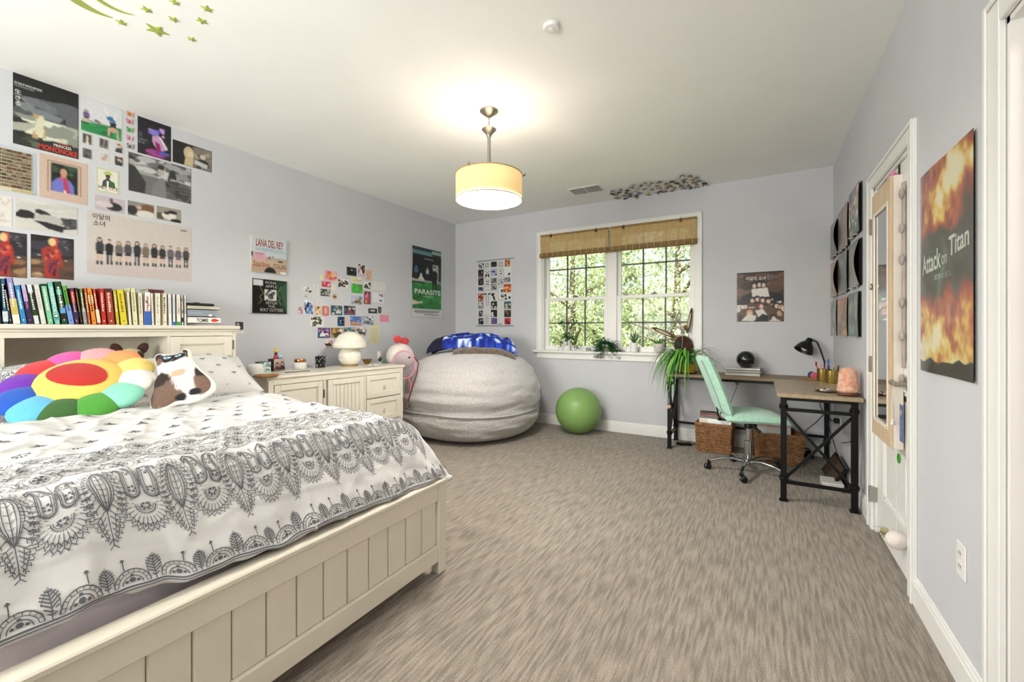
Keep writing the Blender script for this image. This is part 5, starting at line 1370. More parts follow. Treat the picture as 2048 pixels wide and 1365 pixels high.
# ---- back wall
P = Pr('#d6d6d4')
CV = [(.045, .03, .19, .105, '#15171a', '#d8d8d6'), (.03, .125, .185, .245, '#1c1a1c', '#6a6264'), (.03, .255, .185, .37, '#2a2426', '#7a5a68'), (.03, .40, .18, .46, '#23304a', '#a8b4c8'), (.03, .50, .185, .62, '#8a2a2a', '#d8b48a'), (.03, .63, .185, .74, '#8a8a8a', '#d0d0ce'), (.05, .765, .165, .86, '#1e1e1e', '#a0a09e'), (.04, .885, .185, .985, '#161818', '#9a9a98'),
      (.40, .02, .56, .10, '#1a1a1a', '#5a5a58'), (.40, .13, .57, .24, '#b4b8d0', '#2a3a7a'), (.40, .27, .56, .35, '#8a8c8c', '#3a3a3a'), (.40, .36, .56, .46, '#9fa0a0', '#222222'), (.40, .50, .57, .62, '#d8d8d6', '#151515'), (.40, .63, .57, .74, '#222424', '#c8c8c6'), (.40, .76, .57, .87, '#141414', '#e0e0de'), (.41, .885, .57, .98, '#3a5a8a', '#b8403a'),
      (.79, .01, .92, .11, '#a04a24', '#e0a060'), (.77, .12, .95, .25, '#e3e3e1', '#2a2a2c'), (.78, .28, .93, .345, '#6a6c6c', '#b8b8b6'), (.76, .38, .95, .50, '#b83a20', '#e8b860'), (.77, .51, .95, .62, '#e0e0de', '#1c1c1c'), (.77, .64, .95, .75, '#2a5a6a', '#d8c090'), (.77, .77, .95, .875, '#1c1c1a', '#7a5a3a'), (.78, .89, .94, .985, '#c01f2c', '#1a1012')]
def bub(P, s, u0, v0, u1, v1):
    P.text(s, u0 - .004, v0 - .004, u1 + .004, v1 + .004, '#1a1a1a', .075); P.text(s, u0, v0, u1, v1, '#dededc', .022)
bub(P, 'D', .21, .02, .36, .11); bub(P, 'O', .58, .02, .75, .12); bub(P, 'M', .2, .16, .38, .25); bub(P, 'B', .6, .14, .75, .24); bub(P, 'E', .21, .29, .34, .39); bub(P, 'RS', .58, .28, .78, .38); bub(P, 'T', .2, .46, .38, .68); bub(P, 'E', .6, .42, .84, .61)
for k, (u0, v0, u1, v1, c, c2) in enumerate(CV): P.rect(u0, v0, u1, v1, c).blobs(u0 + .01, v0 + .006, u1 - .01, v1 - .006, [c2, c, c2], 6, k, .3)
P.lines(.21, .83, .37, .98, 12, '#a8a8a6', 3, .4).rect(.6, .975, .7, .985, '#6a6a68')
mp, dm = wall_map('back', 954.5, 1026, 517.5, 651, off=.004)
T = thing('scroll_poster', 'hanging scroll poster of record covers with black bubble letters left of the window', 'poster')
P.put('poster_print', mp, M_ink, T, .0012)
for v in (-.006, 1.006):
    a, c = mp(-.02, v, .002), mp(1.02, v, .002); MB().tube([a, c], .006, 8).build('rod', mat('grey_rod', '#8f9092', .4, metal=.3), T)
P = Pr('#5c4334'); P.blobs(0, 0, 1, .5, ['#6a4c3a', '#4c382c', '#745544', '#3f3026'], 22, 3, .25).rect(0, 0, 1, .03, '#2a2420')
P.text('이달의 소녀', .20, .085, .62, .165, '#e6e2da', .012).ell(.72, .115, .06, .05, '#d8d2c8', 18).ell(.72, .115, .054, .045, '#4c3a2e', 18).rect(.69, .108, .715, .122, '#d8d2c8').rect(.725, .108, .75, .122, '#d8d2c8')
P.poly([(.15, .46), (.35, .4), (.7, .4), (.96, .46), (1, .62), (0, .62)], '#17161a').rect(0, .55, .2, .65, '#141317').rect(.86, .52, 1, .64, '#141317')
for (u, v) in ((.38, .26), (.49, .24), (.58, .25)): P.ell(u, v, .065, .07, '#181214').ell(u, v + .02, .04, .045, '#dcc0ae')
P.poly([(.32, .34), (.66, .32), (.7, .5), (.34, .52)], '#dedbd2').blobs(.1, .5, .95, .72, ['#dedbd2', '#1a171a', '#c9c2ba', '#2a1c1c', '#cfd8cc'], 18, 5, .14)
for (u, v, h_) in ((.33, .56, '#1a1416'), (.44, .54, '#201618'), (.55, .56, '#181214'), (.67, .58, '#20161a'), (.18, .68, '#161214'), (.84, .68, '#181416'), (.52, .68, '#7a2c1e'), (.28, .82, '#c9a070'), (.78, .92, '#141114')):
    P.ell(u, v, .075, .07, h_).ell(u + .01, v + .015, .045, .042, '#dfbfae')
P.blobs(.0, .66, .16, .82, ['#d8d4cc'], 3, 4, .5).poly([(.1, .98), (.24, .84), (.42, .88), (.4, .99)], '#dcd9d0').poly([(.4, .78), (.56, .74), (.68, .9), (.5, .96)], '#dcd9d0').poly([(.36, .99), (.56, .84), (.68, .88), (.66, .99)], '#121114').poly([(.68, .99), (.8, .93), (.94, .99)], '#dcd9d0').blobs(.84, .68, 1, .9, ['#d8d4cc', '#c8a08a', '#141114'], 6, 7, .4).poly([(.04, .86), (.14, .86), (.08, .99), (.04, .99)], '#15141a')
sheet('back', (1473.8, 1568, 541.3, 643.5), P, 'square brown poster of a group lying together in white shirts', m=M_gloss)

# ---- right wall: film poster and record sleeves
def flames(nu, nv):
    """fire above, dark green cloud in the middle, fire below"""
    im = np.zeros((nv + 1, nu + 1, 3)); c = {k: np.array(lin(v)[:3]) for k, v in dict(d='#23241c', g='#3d463a', o='#c8742e', y='#f0cf66', w='#f7efc4', r='#a83a22', b='#5a4328', gr='#6f9a74').items()}
    for j in range(nv + 1):
        v = j / nv
        for i in range(nu + 1):
            u = i / nu
            n1 = noise.noise(Vector((u * 3.2 + v * 3, v * 5 - u * 2, 1))) ; n2 = noise.noise(Vector((u * 9 + v * 5, v * 13 - u * 5, 5))); n3 = noise.noise(Vector((u * 20, v * 30, 9)))
            t = n1 * .7 + n2 * .45 + n3 * .2
            heat = 1.15 * max(0, 1 - abs(v - .13) / .26) + 1.25 * max(0, 1 - abs(v - .84) / .32) + .25 * t
            heat *= 1.0 + .9 * t
            if v < .35: heat *= .7 + 1.0 * max(0, 1 - abs(u - .55 - .15 * sin(v * 20)) / .4)
            g = .5 + .9 * t
            base_ = c['d'] * (1 - g) + c['g'] * g if .3 < v < .7 else c['b'] * (.7 + .5 * t)
            if heat < .25: q = base_
            elif heat < .5: k = (heat - .25) / .25; q = base_ * (1 - k) + c['r'] * .9 * k
            elif heat < .75: k = (heat - .5) / .25; q = c['r'] * (1 - k) + c['o'] * k
            elif heat < 1.05: k = (heat - .75) / .3; q = c['o'] * (1 - k) + c['y'] * k
            else: k = min(1, (heat - 1.05) / .4); q = c['y'] * (1 - k) + c['w'] * k
            gl = max(0, 1 - abs(u - .44 - .05 * sin(v * 18)) / .06) * max(0, 1 - abs(v - .52) / .22)  # green window reflection painted into the print
            q = q * (1 - .6 * gl) + c['gr'] * .6 * gl
            if v > .94 + .03 * noise.noise(Vector((u * 6, 2, 3))) - .05 * max(0, u - .6): q = c['d'] * (.8 + .6 * t)
            im[j, i] = q * .80 + .20 * c['b']
    return np.clip(im, 0, 1)
P = Pr('#2c2f2a')
P.text('Attack', .06, .415, .42, .515, '#c4cac0', .02, -.015).text('on', .43, .445, .53, .49, '#a8b0a4', .01).text('Titan', .56, .375, .94, .465, '#c4cac0', .02, -.015).text('進撃の巨人', .30, .525, .62, .553, '#a8b0a4')
def aot(u, v): return .006 + .0035 * sin(v * 7 + u * 3) * sin(pi * u) + .002 * sin(u * 8)
mp, dm = wall_map('right', 1845, 1953.5, 255, 767, off=.002)
o = P.put('poster', lambda u, v, d: mp(u, v, d + aot(u, v)), ink('poster_sheen', .3, .35, .06), None, .001, ras=(90, 170), paint=flames, curled=True)
tag(o, 'tall glossy poster of flames and dark green cloud on the right wall', 'poster')
RS = [  # pixel columns left/right, top and bottom at right edge
 ((1664.5, 1680, 433, 506), '#3c3e3c', ['#4a4c4a', '#2c2e2c'], 'dark grey open record sleeve, top row nearest the corner'),
 ((1681, 1700, 401, 490), '#8a7464', ['#7a6658', '#9a8472', '#6a5a50'], 'dusty brown record sleeve in the middle of the top row'),
 ((1703, 1724, 361, 461), '#3a3c3a', ['#b8452c', '#c8b04a', '#e3dfd2', '#4a7a5a', '#8a8a86', '#2a2a2a'], 'black record sleeve with a colourful ring pattern, top row nearest the door'),
 ((1665.5, 1679, 517, 590), '#a8805c', ['#8a6a4c', '#b8906c', '#5a4a3c'], 'tan curved record sleeve in the middle row by the corner'),
 ((1681, 1699, 497, 582), '#4c504a', ['#3c403a', '#5c605a', '#7a7c76'], 'dark green-grey record sleeve in the centre of the nine'),
 ((1703, 1724, 474, 570), '#77796e', ['#8a8c80', '#5a5c54', '#9c9c90'], 'olive grey gatefold sleeve, middle row nearest the door'),
 ((1666, 1677, 599, 671), '#8d958a', ['#6a726a', '#aab0a4', '#4c524c'], 'pale green record sleeve, bottom row nearest the corner'),
 ((1679.5, 1699, 593, 673), '#b07a3c', ['#c85a3a', '#d89a44', '#5a4a2c', '#e0a888', '#7a5a34'], 'orange and red record sleeve in the middle of the bottom row'),
 ((1702, 1722, 582, 674), '#4a5a4a', ['#5a8a78', '#3a4038', '#8a9478', '#2c322c'], 'dark green record sleeve, bottom row nearest the door')]
for k, (r, c, cs, lb) in enumerate(RS):
    P = Pr(c); P.blobs(.03, .03, .97, .97, cs, 18, k + 70, .2)
    if k == 2:
        P.ell(.5, .5, .22, .22, '#d8d6cc', 18).ell(.5, .5, .17, .17, '#3a3c3a', 18).ell(.5, .5, .07, .07, '#d0cec4', 12)
        for t in range(14): P.ell(.5 + .38 * cos(t * .45), .5 + .38 * sin(t * .45), .05, .05, cs[t % 6], 8)
    mp, dm = wall_map('right', *r, off=.004)
    T = thing('record_sleeve', lb, 'record', (0, 0, 0), 0, 'nine record sleeves on the right wall')
    bow = .030 if k in (0, 3, 5) else .004
    # the near edge stands off the wall, so the open side of the sleeve shows
    f = lambda u, v, d: mp(u, v, d + .016 + bow * u * sin(pi * min(1, max(0, v))))
    P.put('front_cover', f, M_gloss, T, .0025, ras=(60, 60), curled=True)
    Pr('#2a2826').put('back_cover', lambda u, v, d: mp(u, v, d + .003), M_ink, T, .002)
    MB().add([mp(.1, .02, .006), mp(.93, .02, .006), mp(.93, .98, .006), mp(.1, .98, .006), mp(.1, .02, .009), mp(.93, .02, .009), mp(.93, .98, .009), mp(.1, .98, .009)], [(0,1,2,3),(7,6,5,4),(0,4,5,1),(1,5,6,2),(2,6,7,3),(3,7,4,0)]).build('inner_sleeve', mat('inner_sleeve_black', '#1a1918', .5), T, fixn=True)
    for u in (.3, .7):
        a = Vector(mp(u, 1.0, .002)); MB().box(a.x - .035, a.x, a.y - .012, a.y + .012, a.z - .006, a.z, .001).build('clip', mat('clear_clip', '#b9b9b4', .2), T)
# ================================================================== dresser
DZT = .845
dA = Vector((.60, -3.11)); dB = Vector((.69, -1.74)); DL = (dB - dA).length
drot = atan2(dB.y - dA.y, dB.x - dA.x) - pi / 2
dres = thing('dresser', 'long cream sideboard dresser with doors and drawers along the left wall', 'dresser', (dA.x, dA.y, 0), drot)
DW = .50
def dloc(px):
    """distance along the dresser front seen at pixel column px"""
    d = ray(px, 700); ux, uy = (dB - dA).normalized()
    # CAM + t d = dA + s u
    det = d[0] * -uy + ux * d[1]; rx, ry = dA.x - CAM[0], dA.y - CAM[1]
    t = (rx * -uy + ux * ry) / det; return (CAM[0] + t * d[0] - dA.x) * ux + (CAM[1] + t * d[1] - dA.y) * uy
MB().box(-DW, -.022, .02, DL - .02, .07, DZT - .03).box(-DW + .03, -.05, .05, DL - .05, 0, .07).build('carcass', M_cream, dres)
MB().box(-DW - .005, .012, 0, DL, DZT - .022, DZT, .004).box(-DW - .002, .002, .01, DL - .01, DZT - .036, DZT - .022, .004).build('top', M_cream, dres)
f = MB().box(-.022, 0, .02, .06, 0.0, DZT - .036, .002).box(-.022, 0, DL - .055, DL - .02, 0.0, DZT - .036, .002)
x1, x2, x3 = dloc(646), dloc(650.5), dloc(729)
f.box(-.022, 0, x1 + .004, x1 + .03, .09, DZT - .07, .002).box(-.022, 0, x3 - .004, x3 + .02, .09, DZT - .07, .002)
f.box(-.022, 0, .06, DL - .055, DZT - .07, DZT - .036, .002).box(-.022, 0, .06, DL - .055, .04, .09, .002)
f.build('face_frame', M_cream, dres)
def face(parent, name, y0, y1, z0, z1, bead=False, knob=False):
    b = MB(); fw = .045; x = .004
    b.box(-.016, x, y0, y0 + fw, z0, z1, .002).box(-.016, x, y1 - fw, y1, z0, z1, .002).box(-.016, x, y0 + fw, y1 - fw, z0, z0 + fw, .002).box(-.016, x, y0 + fw, y1 - fw, z1 - fw, z1, .002)
    for (a, c) in ((y0 + fw, y0 + fw + .008), (y1 - fw - .008, y1 - fw)): b.box(-.010, -.001, a, c, z0 + fw, z1 - fw, .003)
    for (a, c) in ((z0 + fw, z0 + fw + .008), (z1 - fw - .008, z1 - fw)): b.box(-.010, -.001, y0 + fw, y1 - fw, a, c, .003)
    if not bead: b.box(-.018, -.008, y0 + fw, y1 - fw, z0 + fw, z1 - fw)
    o = b.build(name, M_cream, parent)
    if bead:
        n = 7; w = (y1 - y0 - 2 * fw) / n
        me = MB().box(-.018, -.008, .0012, w - .0012, z0 + fw, z1 - fw, .003).mesh('board'); me.materials.append(M_cream)
        for i in range(n): share('board', me, o, (0, y0 + fw + i * w, 0))
    if knob:
        k = MB().lathe([(0, .026), (.010, .026), (.014, .021), (.012, .015), (.006, .010), (.007, 0)], 14)
        k.v = [(x + z, (y0 + y1) / 2 + a, (z0 + z1) / 2 + c) for (a, c, z) in k.v]
        k.build('knob', mat('crystal_knob', '#dfe3e6', .08, var=.02, coat=1.0), o, smooth=40, fixn=True)
    return o
dl = face(dres, 'door', .064, x1 - .002, .095, DZT - .074)
dm = face(dres, 'door', x2 + .028, x3 - .008, .095, DZT - .074, True)
for zz in (.66, .22): MB().box(-.004, .008, x1 + .003, x1 + .014, zz - .035, zz + .035, .002).build('hinge', MATS['antique_hinge'], dm)
d0, d1_ = x3 + .024, DL - .059
for (z0, z1) in ((DZT - .074 - .215, DZT - .074), (DZT - .074 - .445, DZT - .074 - .225), (.095, DZT - .074 - .455)): face(dres, 'drawer', d0, d1_, z0, z1, False, True)
# ---- things on the dresser
def on_dresser(px, py, dx=0.0):
    """point on the dresser top seen in pixel column px"""
    x = min(.60, max(.17, onz(px, py, DZT).x) + dx); q = onx(px, 700, x); return Vector((x, q.y, DZT + .0005))
p = on_dresser(510, 749, .03); o = MB().lathe([(0, 0), (.044, 0), (.056, .012), (.058, .05), (.054, .075), (.04, .086), (0, .088)], 24).build('smart_speaker', mat('speaker_fabric', '#e4e3df', .85, bump=.2, bscale=400), None, smooth=50)
o.location = (p.x, p.y, p.z); tag(o, 'small white fabric smart speaker at the left end of the dresser', 'speaker')
p = on_dresser(532, 750, .13); o = MB().lathe([(0, 0), (.082, 0), (.088, .004), (.086, .012), (0, .012)], 28).build('cork_trivet', mat('cork', '#a5703c', .8, var=.25, vscale=60), None, smooth=40); o.location = (p.x, p.y, p.z)
tag(o, 'round brown cork trivet in front of the white speaker', 'trivet')
def gbox(px, py, w, d, h, P, label, name='keepsake_box', rz=0.0, lid='#1a1b1d'):
    p = on_dresser(px, py, .05); T = thing(name, label, 'box', (p.x, p.y, p.z), drot + rz, None)
    MB().box(-d, -.0015, 0, w, 0, h).build('carton', mat('carton_' + lid.strip('#'), lid, .5), T)
    P.put('printed_front', lambda u, v, dd: (dd, w * u, h * (1 - v)), M_gloss, T, .0012, ras=(24, 24))
P = Pr('#d2d8d4'); P.blobs(0, 0, 1, 1, ['#3f8a6a', '#2a5a4a', '#8ac0a4', '#e9ece8', '#4a6a8a'], 26, 4, .16)
gbox(521, 742, .085, .09, .085, P, 'small box with a green and white pattern behind the cork trivet')
P = Pr('#b9a59a'); P.head(.3, .45, .13, .15, '#c08a78', '#4a1f1c', '#5a2026').head(.75, .4, .13, .15, '#c9a090', '#1a1416', '#20181c').rect(0, .9, 1, 1, '#8a7a70')
gbox(548, 742, .095, .10, .105, P, 'small box printed with two portraits beneath the figurine')
p = on_dresser(548, 742, .05); T = thing('figurine', 'tiny toy figurine in red, yellow and pale blue on the portrait box', 'figurine', (p.x - .04, p.y + .04, p.z + .1055))
MB().lathe([(0, 0), (.02, 0), (.022, .012), (.014, .03), (0, .034)], 14).build('base', mat('toy_red', '#b8344a', .35), T, smooth=50)
MB().lathe([(.010, .03), (.014, .045), (.010, .058)], 12).build('body', mat('toy_dark', '#3a2a2c', .4), T, smooth=50)
MB().ell((0, 0, .07), (.016, .016, .017), 14, 10).ell((.012, 0, .088), (.005, .005, .010), 8, 6).ell((-.012, 0, .088), (.005, .005, .010), 8, 6).build('head', mat('toy_yellow', '#dcc04a', .35), T, smooth=60)
MB().ell((.03, .02, .018), (.018, .018, .018), 12, 8).build('ball', mat('toy_blue', '#9cc4dc', .3), T, smooth=60)
p = on_dresser(600, 737, .05); T = thing('scented_candle', 'white marbled candle jar with a copper lid on the dresser', 'candle', (p.x, p.y, p.z))
MB().lathe([(0, 0), (.050, 0), (.057, .006), (.058, .055), (.052, .064), (0, .064)], 26).build('jar', mat('marble_glass', '#e6e4da', .25, var=.08, vscale=25, coat=.4), T, smooth=50)
MB().lathe([(0, .0645), (.046, .0645), (.048, .07), (.048, .088), (.044, .094), (0, .094)], 26).build('lid', mat('copper', '#c98a5c', .22, metal=1.0), T, smooth=50)
p = on_dresser(641, 734, .04); T = thing('candle_cup', 'black patterned cup with white shapes beside the copper-lidded jar', 'cup', (p.x, p.y, p.z))
MB().lathe([(0, 0), (.040, 0), (.045, .006), (.048, .105), (.044, .105), (.041, .02), (0, .015)], 26).build('cup', mat('black_glaze', '#121316', .25, var=.0), T, smooth=50)
b = MB(); r = random.Random(3)
for k in range(46):
    a = r.uniform(-pi, pi); z = r.uniform(.012, .095); q = .0458 + .003 * z / .1 + .0006
    b.ell((cos(a) * q, sin(a) * q, z), (.0035, .0035, .006), 6, 4)
o = b.build('printed_flecks', mat('fleck_white', '#c9cbd2', .4), T); o['kind'] = 'stuff'
for sg in (-1, 1): MB().box(sg * .03 - .008, sg * .03 + .008, -.003, .003, .1045, .118, .002).build('clip', mat('clip_steel', '#9a9b9c', .3, metal=.8), T)
# mushroom lamp
p = on_dresser(700, 731, .08); T = thing('mushroom_lamp', 'white swirled glass mushroom lamp on the dresser', 'lamp', (p.x, p.y, p.z))
M_opal = mat('opal_glass', '#eae6d4', .12, var=.06, vscale=5, coat=.8, stretch=(1, 1, 6))
sc = 1.0
MB().lathe([(0, 0), (.075, 0), (.078, .008), (.074, .014), (0, .016)], 28).build('base_ring', mat('lamp_base_brass', '#c4a070', .35, metal=.6), T, smooth=40)
MB().lathe([(.06, .012), (.088, .03), (.108, .07), (.110, .11), (.098, .145), (.078, .172), (.07, .185)], 40, ribs=14, rib=.010).build('glass_body', M_opal, T, smooth=180)
MB().lathe([(.075, .178), (.13, .176), (.155, .182), (.162, .195), (.157, .225), (.138, .27), (.10, .312), (.055, .338), (0, .345)], 40, ribs=14, rib=.006).build('glass_shade', M_opal, T, smooth=60)
p = on_dresser(734, 727, .08); o = MB().lathe([(0, 0), (.022, 0), (.024, .006), (.03, .012), (.05, .05), (.046, .05), (.027, .016), (0, .012)], 24).build('brass_bowl', mat('old_brass', '#9a7a3c', .35, metal=.9, var=.2), None, smooth=40); o.location = (p.x, p.y, p.z)
tag(o, 'small brass bowl right of the mushroom lamp', 'bowl')
p = on_dresser(746, 728.5, .22); T = thing('trinket_dish', 'shallow shell dish holding a dark ring beside the brass bowl', 'dish', (p.x, p.y, p.z))
MB().lathe([(0, 0), (.03, 0), (.052, .010), (.050, .013), (.03, .004), (0, .004)], 22, ribs=7, rib=.06).build('dish', M_white, T, smooth=50)
b = MB(); b.tube([(.012 * cos(t * .63), .012 * sin(t * .63), .009) for t in range(10)], .004, 6, closed=True); b.build('ring', M_blackp, T, smooth=60)
p = on_dresser(760, 724, .12); T = thing('toy_cactus', 'tiny dark green cactus ornament on the dresser end', 'ornament', (p.x, p.y, p.z))
MB().lathe([(0, 0), (.016, 0), (.018, .012), (0, .014)], 12).build('pot', M_white, T, smooth=40)
MB().tube([(0, 0, .012), (0, 0, .06), (0, 0, .07)], [.010, .011, .004], 8).tube([(0, .008, .03), (0, .022, .032), (0, .024, .055), (0, .024, .06)], [.005, .006, .006, .002], 8).tube([(0, -.008, .022), (0, -.02, .026), (0, -.022, .045), (0, -.022, .05)], [.005, .006, .006, .002], 8).build('cactus', mat('cactus_green', '#23402a', .6), T, smooth=60)
p = on_dresser(758, 723, .03); T = thing('cream_tube', 'white cosmetic tube standing behind the tiny cactus', 'tube', (p.x, p.y, p.z))
b = MB(); b.lathe([(0, .016), (.02, .016), (.021, .02)], 16); vs = []
b.grid(lambda u, v: (.021 * cos(2 * pi * u) * (1 - v) , (.021 + .006 * v) * sin(2 * pi * u), .02 + .10 * v), 16, 4)
b.build('tube', M_white, T, smooth=60); MB().lathe([(0, 0), (.018, 0), (.018, .016), (0, .016)], 16).build('cap', M_white, T, smooth=40)
p = on_dresser(776, 726, .30); o = MB().box(-.02, .02, -.03, .03, 0, .0012).build('paper_slip', M_card); o.location = (p.x, p.y - .02, p.z); tag(o, 'small paper slip lying at the right end of the dresser', 'paper')
# dark charging cord on the top
p = on_dresser(590, 744); b = MB(); b.tube([(p.x + .02, p.y - .1, p.z + .003), (p.x + .05, p.y - .03, p.z + .003), (p.x + .03, p.y + .04, p.z + .003), (p.x + .06, p.y + .1, p.z + .003)], .0028, 6)
tag(b.build('charging_cord', M_blackp, None, smooth=60), 'thin dark cord lying on the dresser by the candle jar', 'cord')

# large white plush behind the dresser end and a clear pink-rimmed bag
q = ony(800, 712, -1.46)
T = thing('white_plush', 'big white round plush with a red bow behind the end of the dresser', 'plush toy', (q.x, q.y, 0))
M_wp = plush('plush_white', '#e9e5de', .03)
MB().ell((0, 0, .40), (.13, .14, .40), 18, 12).build('body', M_wp, T, smooth=180)
MB().ell((0, 0, q.z - .01), (.14, .165, .15), 22, 14).build('head', M_wp, T, smooth=180)
bw = ony(802, 681, -1.46); bz = bw.z
M_rb = plush('plush_bow_red', '#d8434c', .04)
B0 = MB().ell((.02, .0, bz), (.03, .028, .03), 12, 8)
for sg in (-1, 1): B0.ell((.02, .06 * sg, bz + (.012 if sg < 0 else -.012)), (.035, .052, .042), 14, 9)
B0.build('bow', M_rb, T, smooth=180)
def clearpink():
    m = mat('clear_vinyl', '#f2e6ea', .08, var=.0, trans=.85, ior=1.12, alpha=1.0); return m
gq = ony(808, 730, -1.62); 
T = thing('vinyl_bag', 'clear vinyl bag with a pink rim hanging between dresser and bean bag', 'bag', (gq.x, gq.y, gq.z))
fx = Vector((RT[0], RT[1], 0)); up = Vector((0, 0, 1)); nn_ = Vector((-FW[0], -FW[1], 0))
def bagpt(a, rx, rz, dx=0.0, dz=0.0, dn=0.0): return tuple(fx * (rx * cos(a) + dx) + up * (rz * sin(a) + dz) + nn_ * dn)
MB().tube([bagpt(t * pi / 14, .125, .15) for t in range(28)], .010, 8, closed=True).build('rim', mat('pink_piping', '#e2a0ae', .4), T, smooth=180)
b = MB(); vs = [bagpt(0, 0, 0, 0, 0, .03)] + [bagpt(t * pi / 14, .12, .145) for t in range(28)]; b.add(vs, [(0, 1 + t, 1 + (t + 1) % 28) for t in range(28)]); 
vs = [bagpt(0, 0, 0, 0, 0, -.03)] + [bagpt(t * pi / 14, .12, .145) for t in range(28)]; b.add(vs, [(0, 1 + (t + 1) % 28, 1 + t) for t in range(28)])
b.build('clear_panel', clearpink(), T, smooth=180)
b = MB(); b.tube([bagpt(-1.2, .12, .15), bagpt(-1.0, .15, .24), bagpt(-1.15, .15, .36), bagpt(-1.4, .15, .46)], [.022, .03, .022, .012], 8, squash=(1, .4)); b.build('pink_strap', mat('pink_strap_web', '#d8848c', .5), T, smooth=60)
b = MB(); b.tube([bagpt(.55, .13, .16, 0, 0, .01), bagpt(.1, .16, .2, 0, 0, .02), bagpt(-.5, .16, .2, 0, 0, .02), bagpt(-1.2, .13, .42, 0, 0, .02)], .006, 6); b.build('dark_strap', mat('strap_maroon', '#5a2a30', .5), T, smooth=60)
for (a, rr_) in ((.9, .10), (3.6, .10)): o = MB().ell(bagpt(a, rr_, rr_, 0, 0, .022), (.014, .014, .009), 10, 6).build('oval_patch', M_blackp, T, smooth=60)

# ================================================================== bean bag with blankets
BC = Vector((.89, -.83, 0))
def fleece():
    m = mat('sherpa_fleece', '#b9b5b1', .98, var=.05, vscale=40, bump=.85, bscale=55, sheen=.5); return m
bagT = thing('bean_bag', 'huge pale grey fleece bean bag in the room corner', 'bean bag', BC)
BP = [(0, .012), (.40, 0), (.56, .015), (.70, .075), (.775, .17), (.795, .26), (.782, .315), (.790, .36), (.815, .46), (.80, .56), (.755, .68), (.68, .79), (.57, .875), (.42, .93), (.22, .955), (0, .965)]
def bagprof(t):
    k = t * (len(BP) - 1); i = min(len(BP) - 2, int(k)); a = k - i
    p0 = BP[max(0, i-1)]; p1 = BP[i]; p2 = BP[i+1]; p3 = BP[min(len(BP)-1, i+2)]
    f = lambda A, B, C_, D: .5 * ((2*B) + (-A+C_)*a + (2*A-5*B+4*C_-D)*a*a + (-A+3*B-3*C_+D)*a**3)
    return max(0, f(p0[0], p1[0], p2[0], p3[0])), f(p0[1], p1[1], p2[1], p3[1])
b = MB(); NU_, NV_ = 144, 96; vs = []
for j in range(NV_ + 1):
    r, z = bagprof(j / NV_)
    for i in range(NU_):
        a = 2 * pi * i / NU_; c, s = cos(a), sin(a)
        w = .028 * noise.noise(Vector((c * 1.6, s * 1.6, z * 2.0))) + .020 * noise.noise(Vector((c * 2.2 + 5, s * 2.2, z * 14.0)))
        w += .010 * noise.noise(Vector((c * 6, s * 6, z * 26.0)))
        k = min(1, r / .5) * min(1, max(.0, z) / .08)
        vs.append(((r + w * k) * c, (r + w * k) * s, max(0, z + .012 * k * noise.noise(Vector((c * 3, s * 3, 7))))))
fs = [(j*NU_+i, j*NU_+(i+1) % NU_, (j+1)*NU_+(i+1) % NU_, (j+1)*NU_+i) for j in range(NV_) for i in range(NU_)]
b.add(vs, fs); b.build('fleece_cover', fleece(), bagT, smooth=180)
b = MB(); r, z = .793, .322
b.tube([((r + .028 * noise.noise(Vector((cos(a) * 1.6, sin(a) * 1.6, z * 2))) + .02 * noise.noise(Vector((cos(a) * 2.2 + 5, sin(a) * 2.2, z * 14)))) * cos(a), (r + .028 * noise.noise(Vector((cos(a) * 1.6, sin(a) * 1.6, z * 2))) + .02 * noise.noise(Vector((cos(a) * 2.2 + 5, sin(a) * 2.2, z * 14)))) * sin(a), z + .01 * sin(a * 3)) for a in [2 * pi * i / 120 for i in range(120)]], .009, 6, closed=True)
b.build('seam', MATS['sherpa_fleece'], bagT, smooth=180)
def topz(x, y):
    r = hypot(x - BC.x, y - BC.y)
    for (r1, z1), (r2, z2) in zip(BP[9:], BP[10:]):
        if r2 <= r <= r1: return z2 + (z1 - z2) * (r - r2) / (r1 - r2)
    return BP[-1][1] if r < .3 else .5
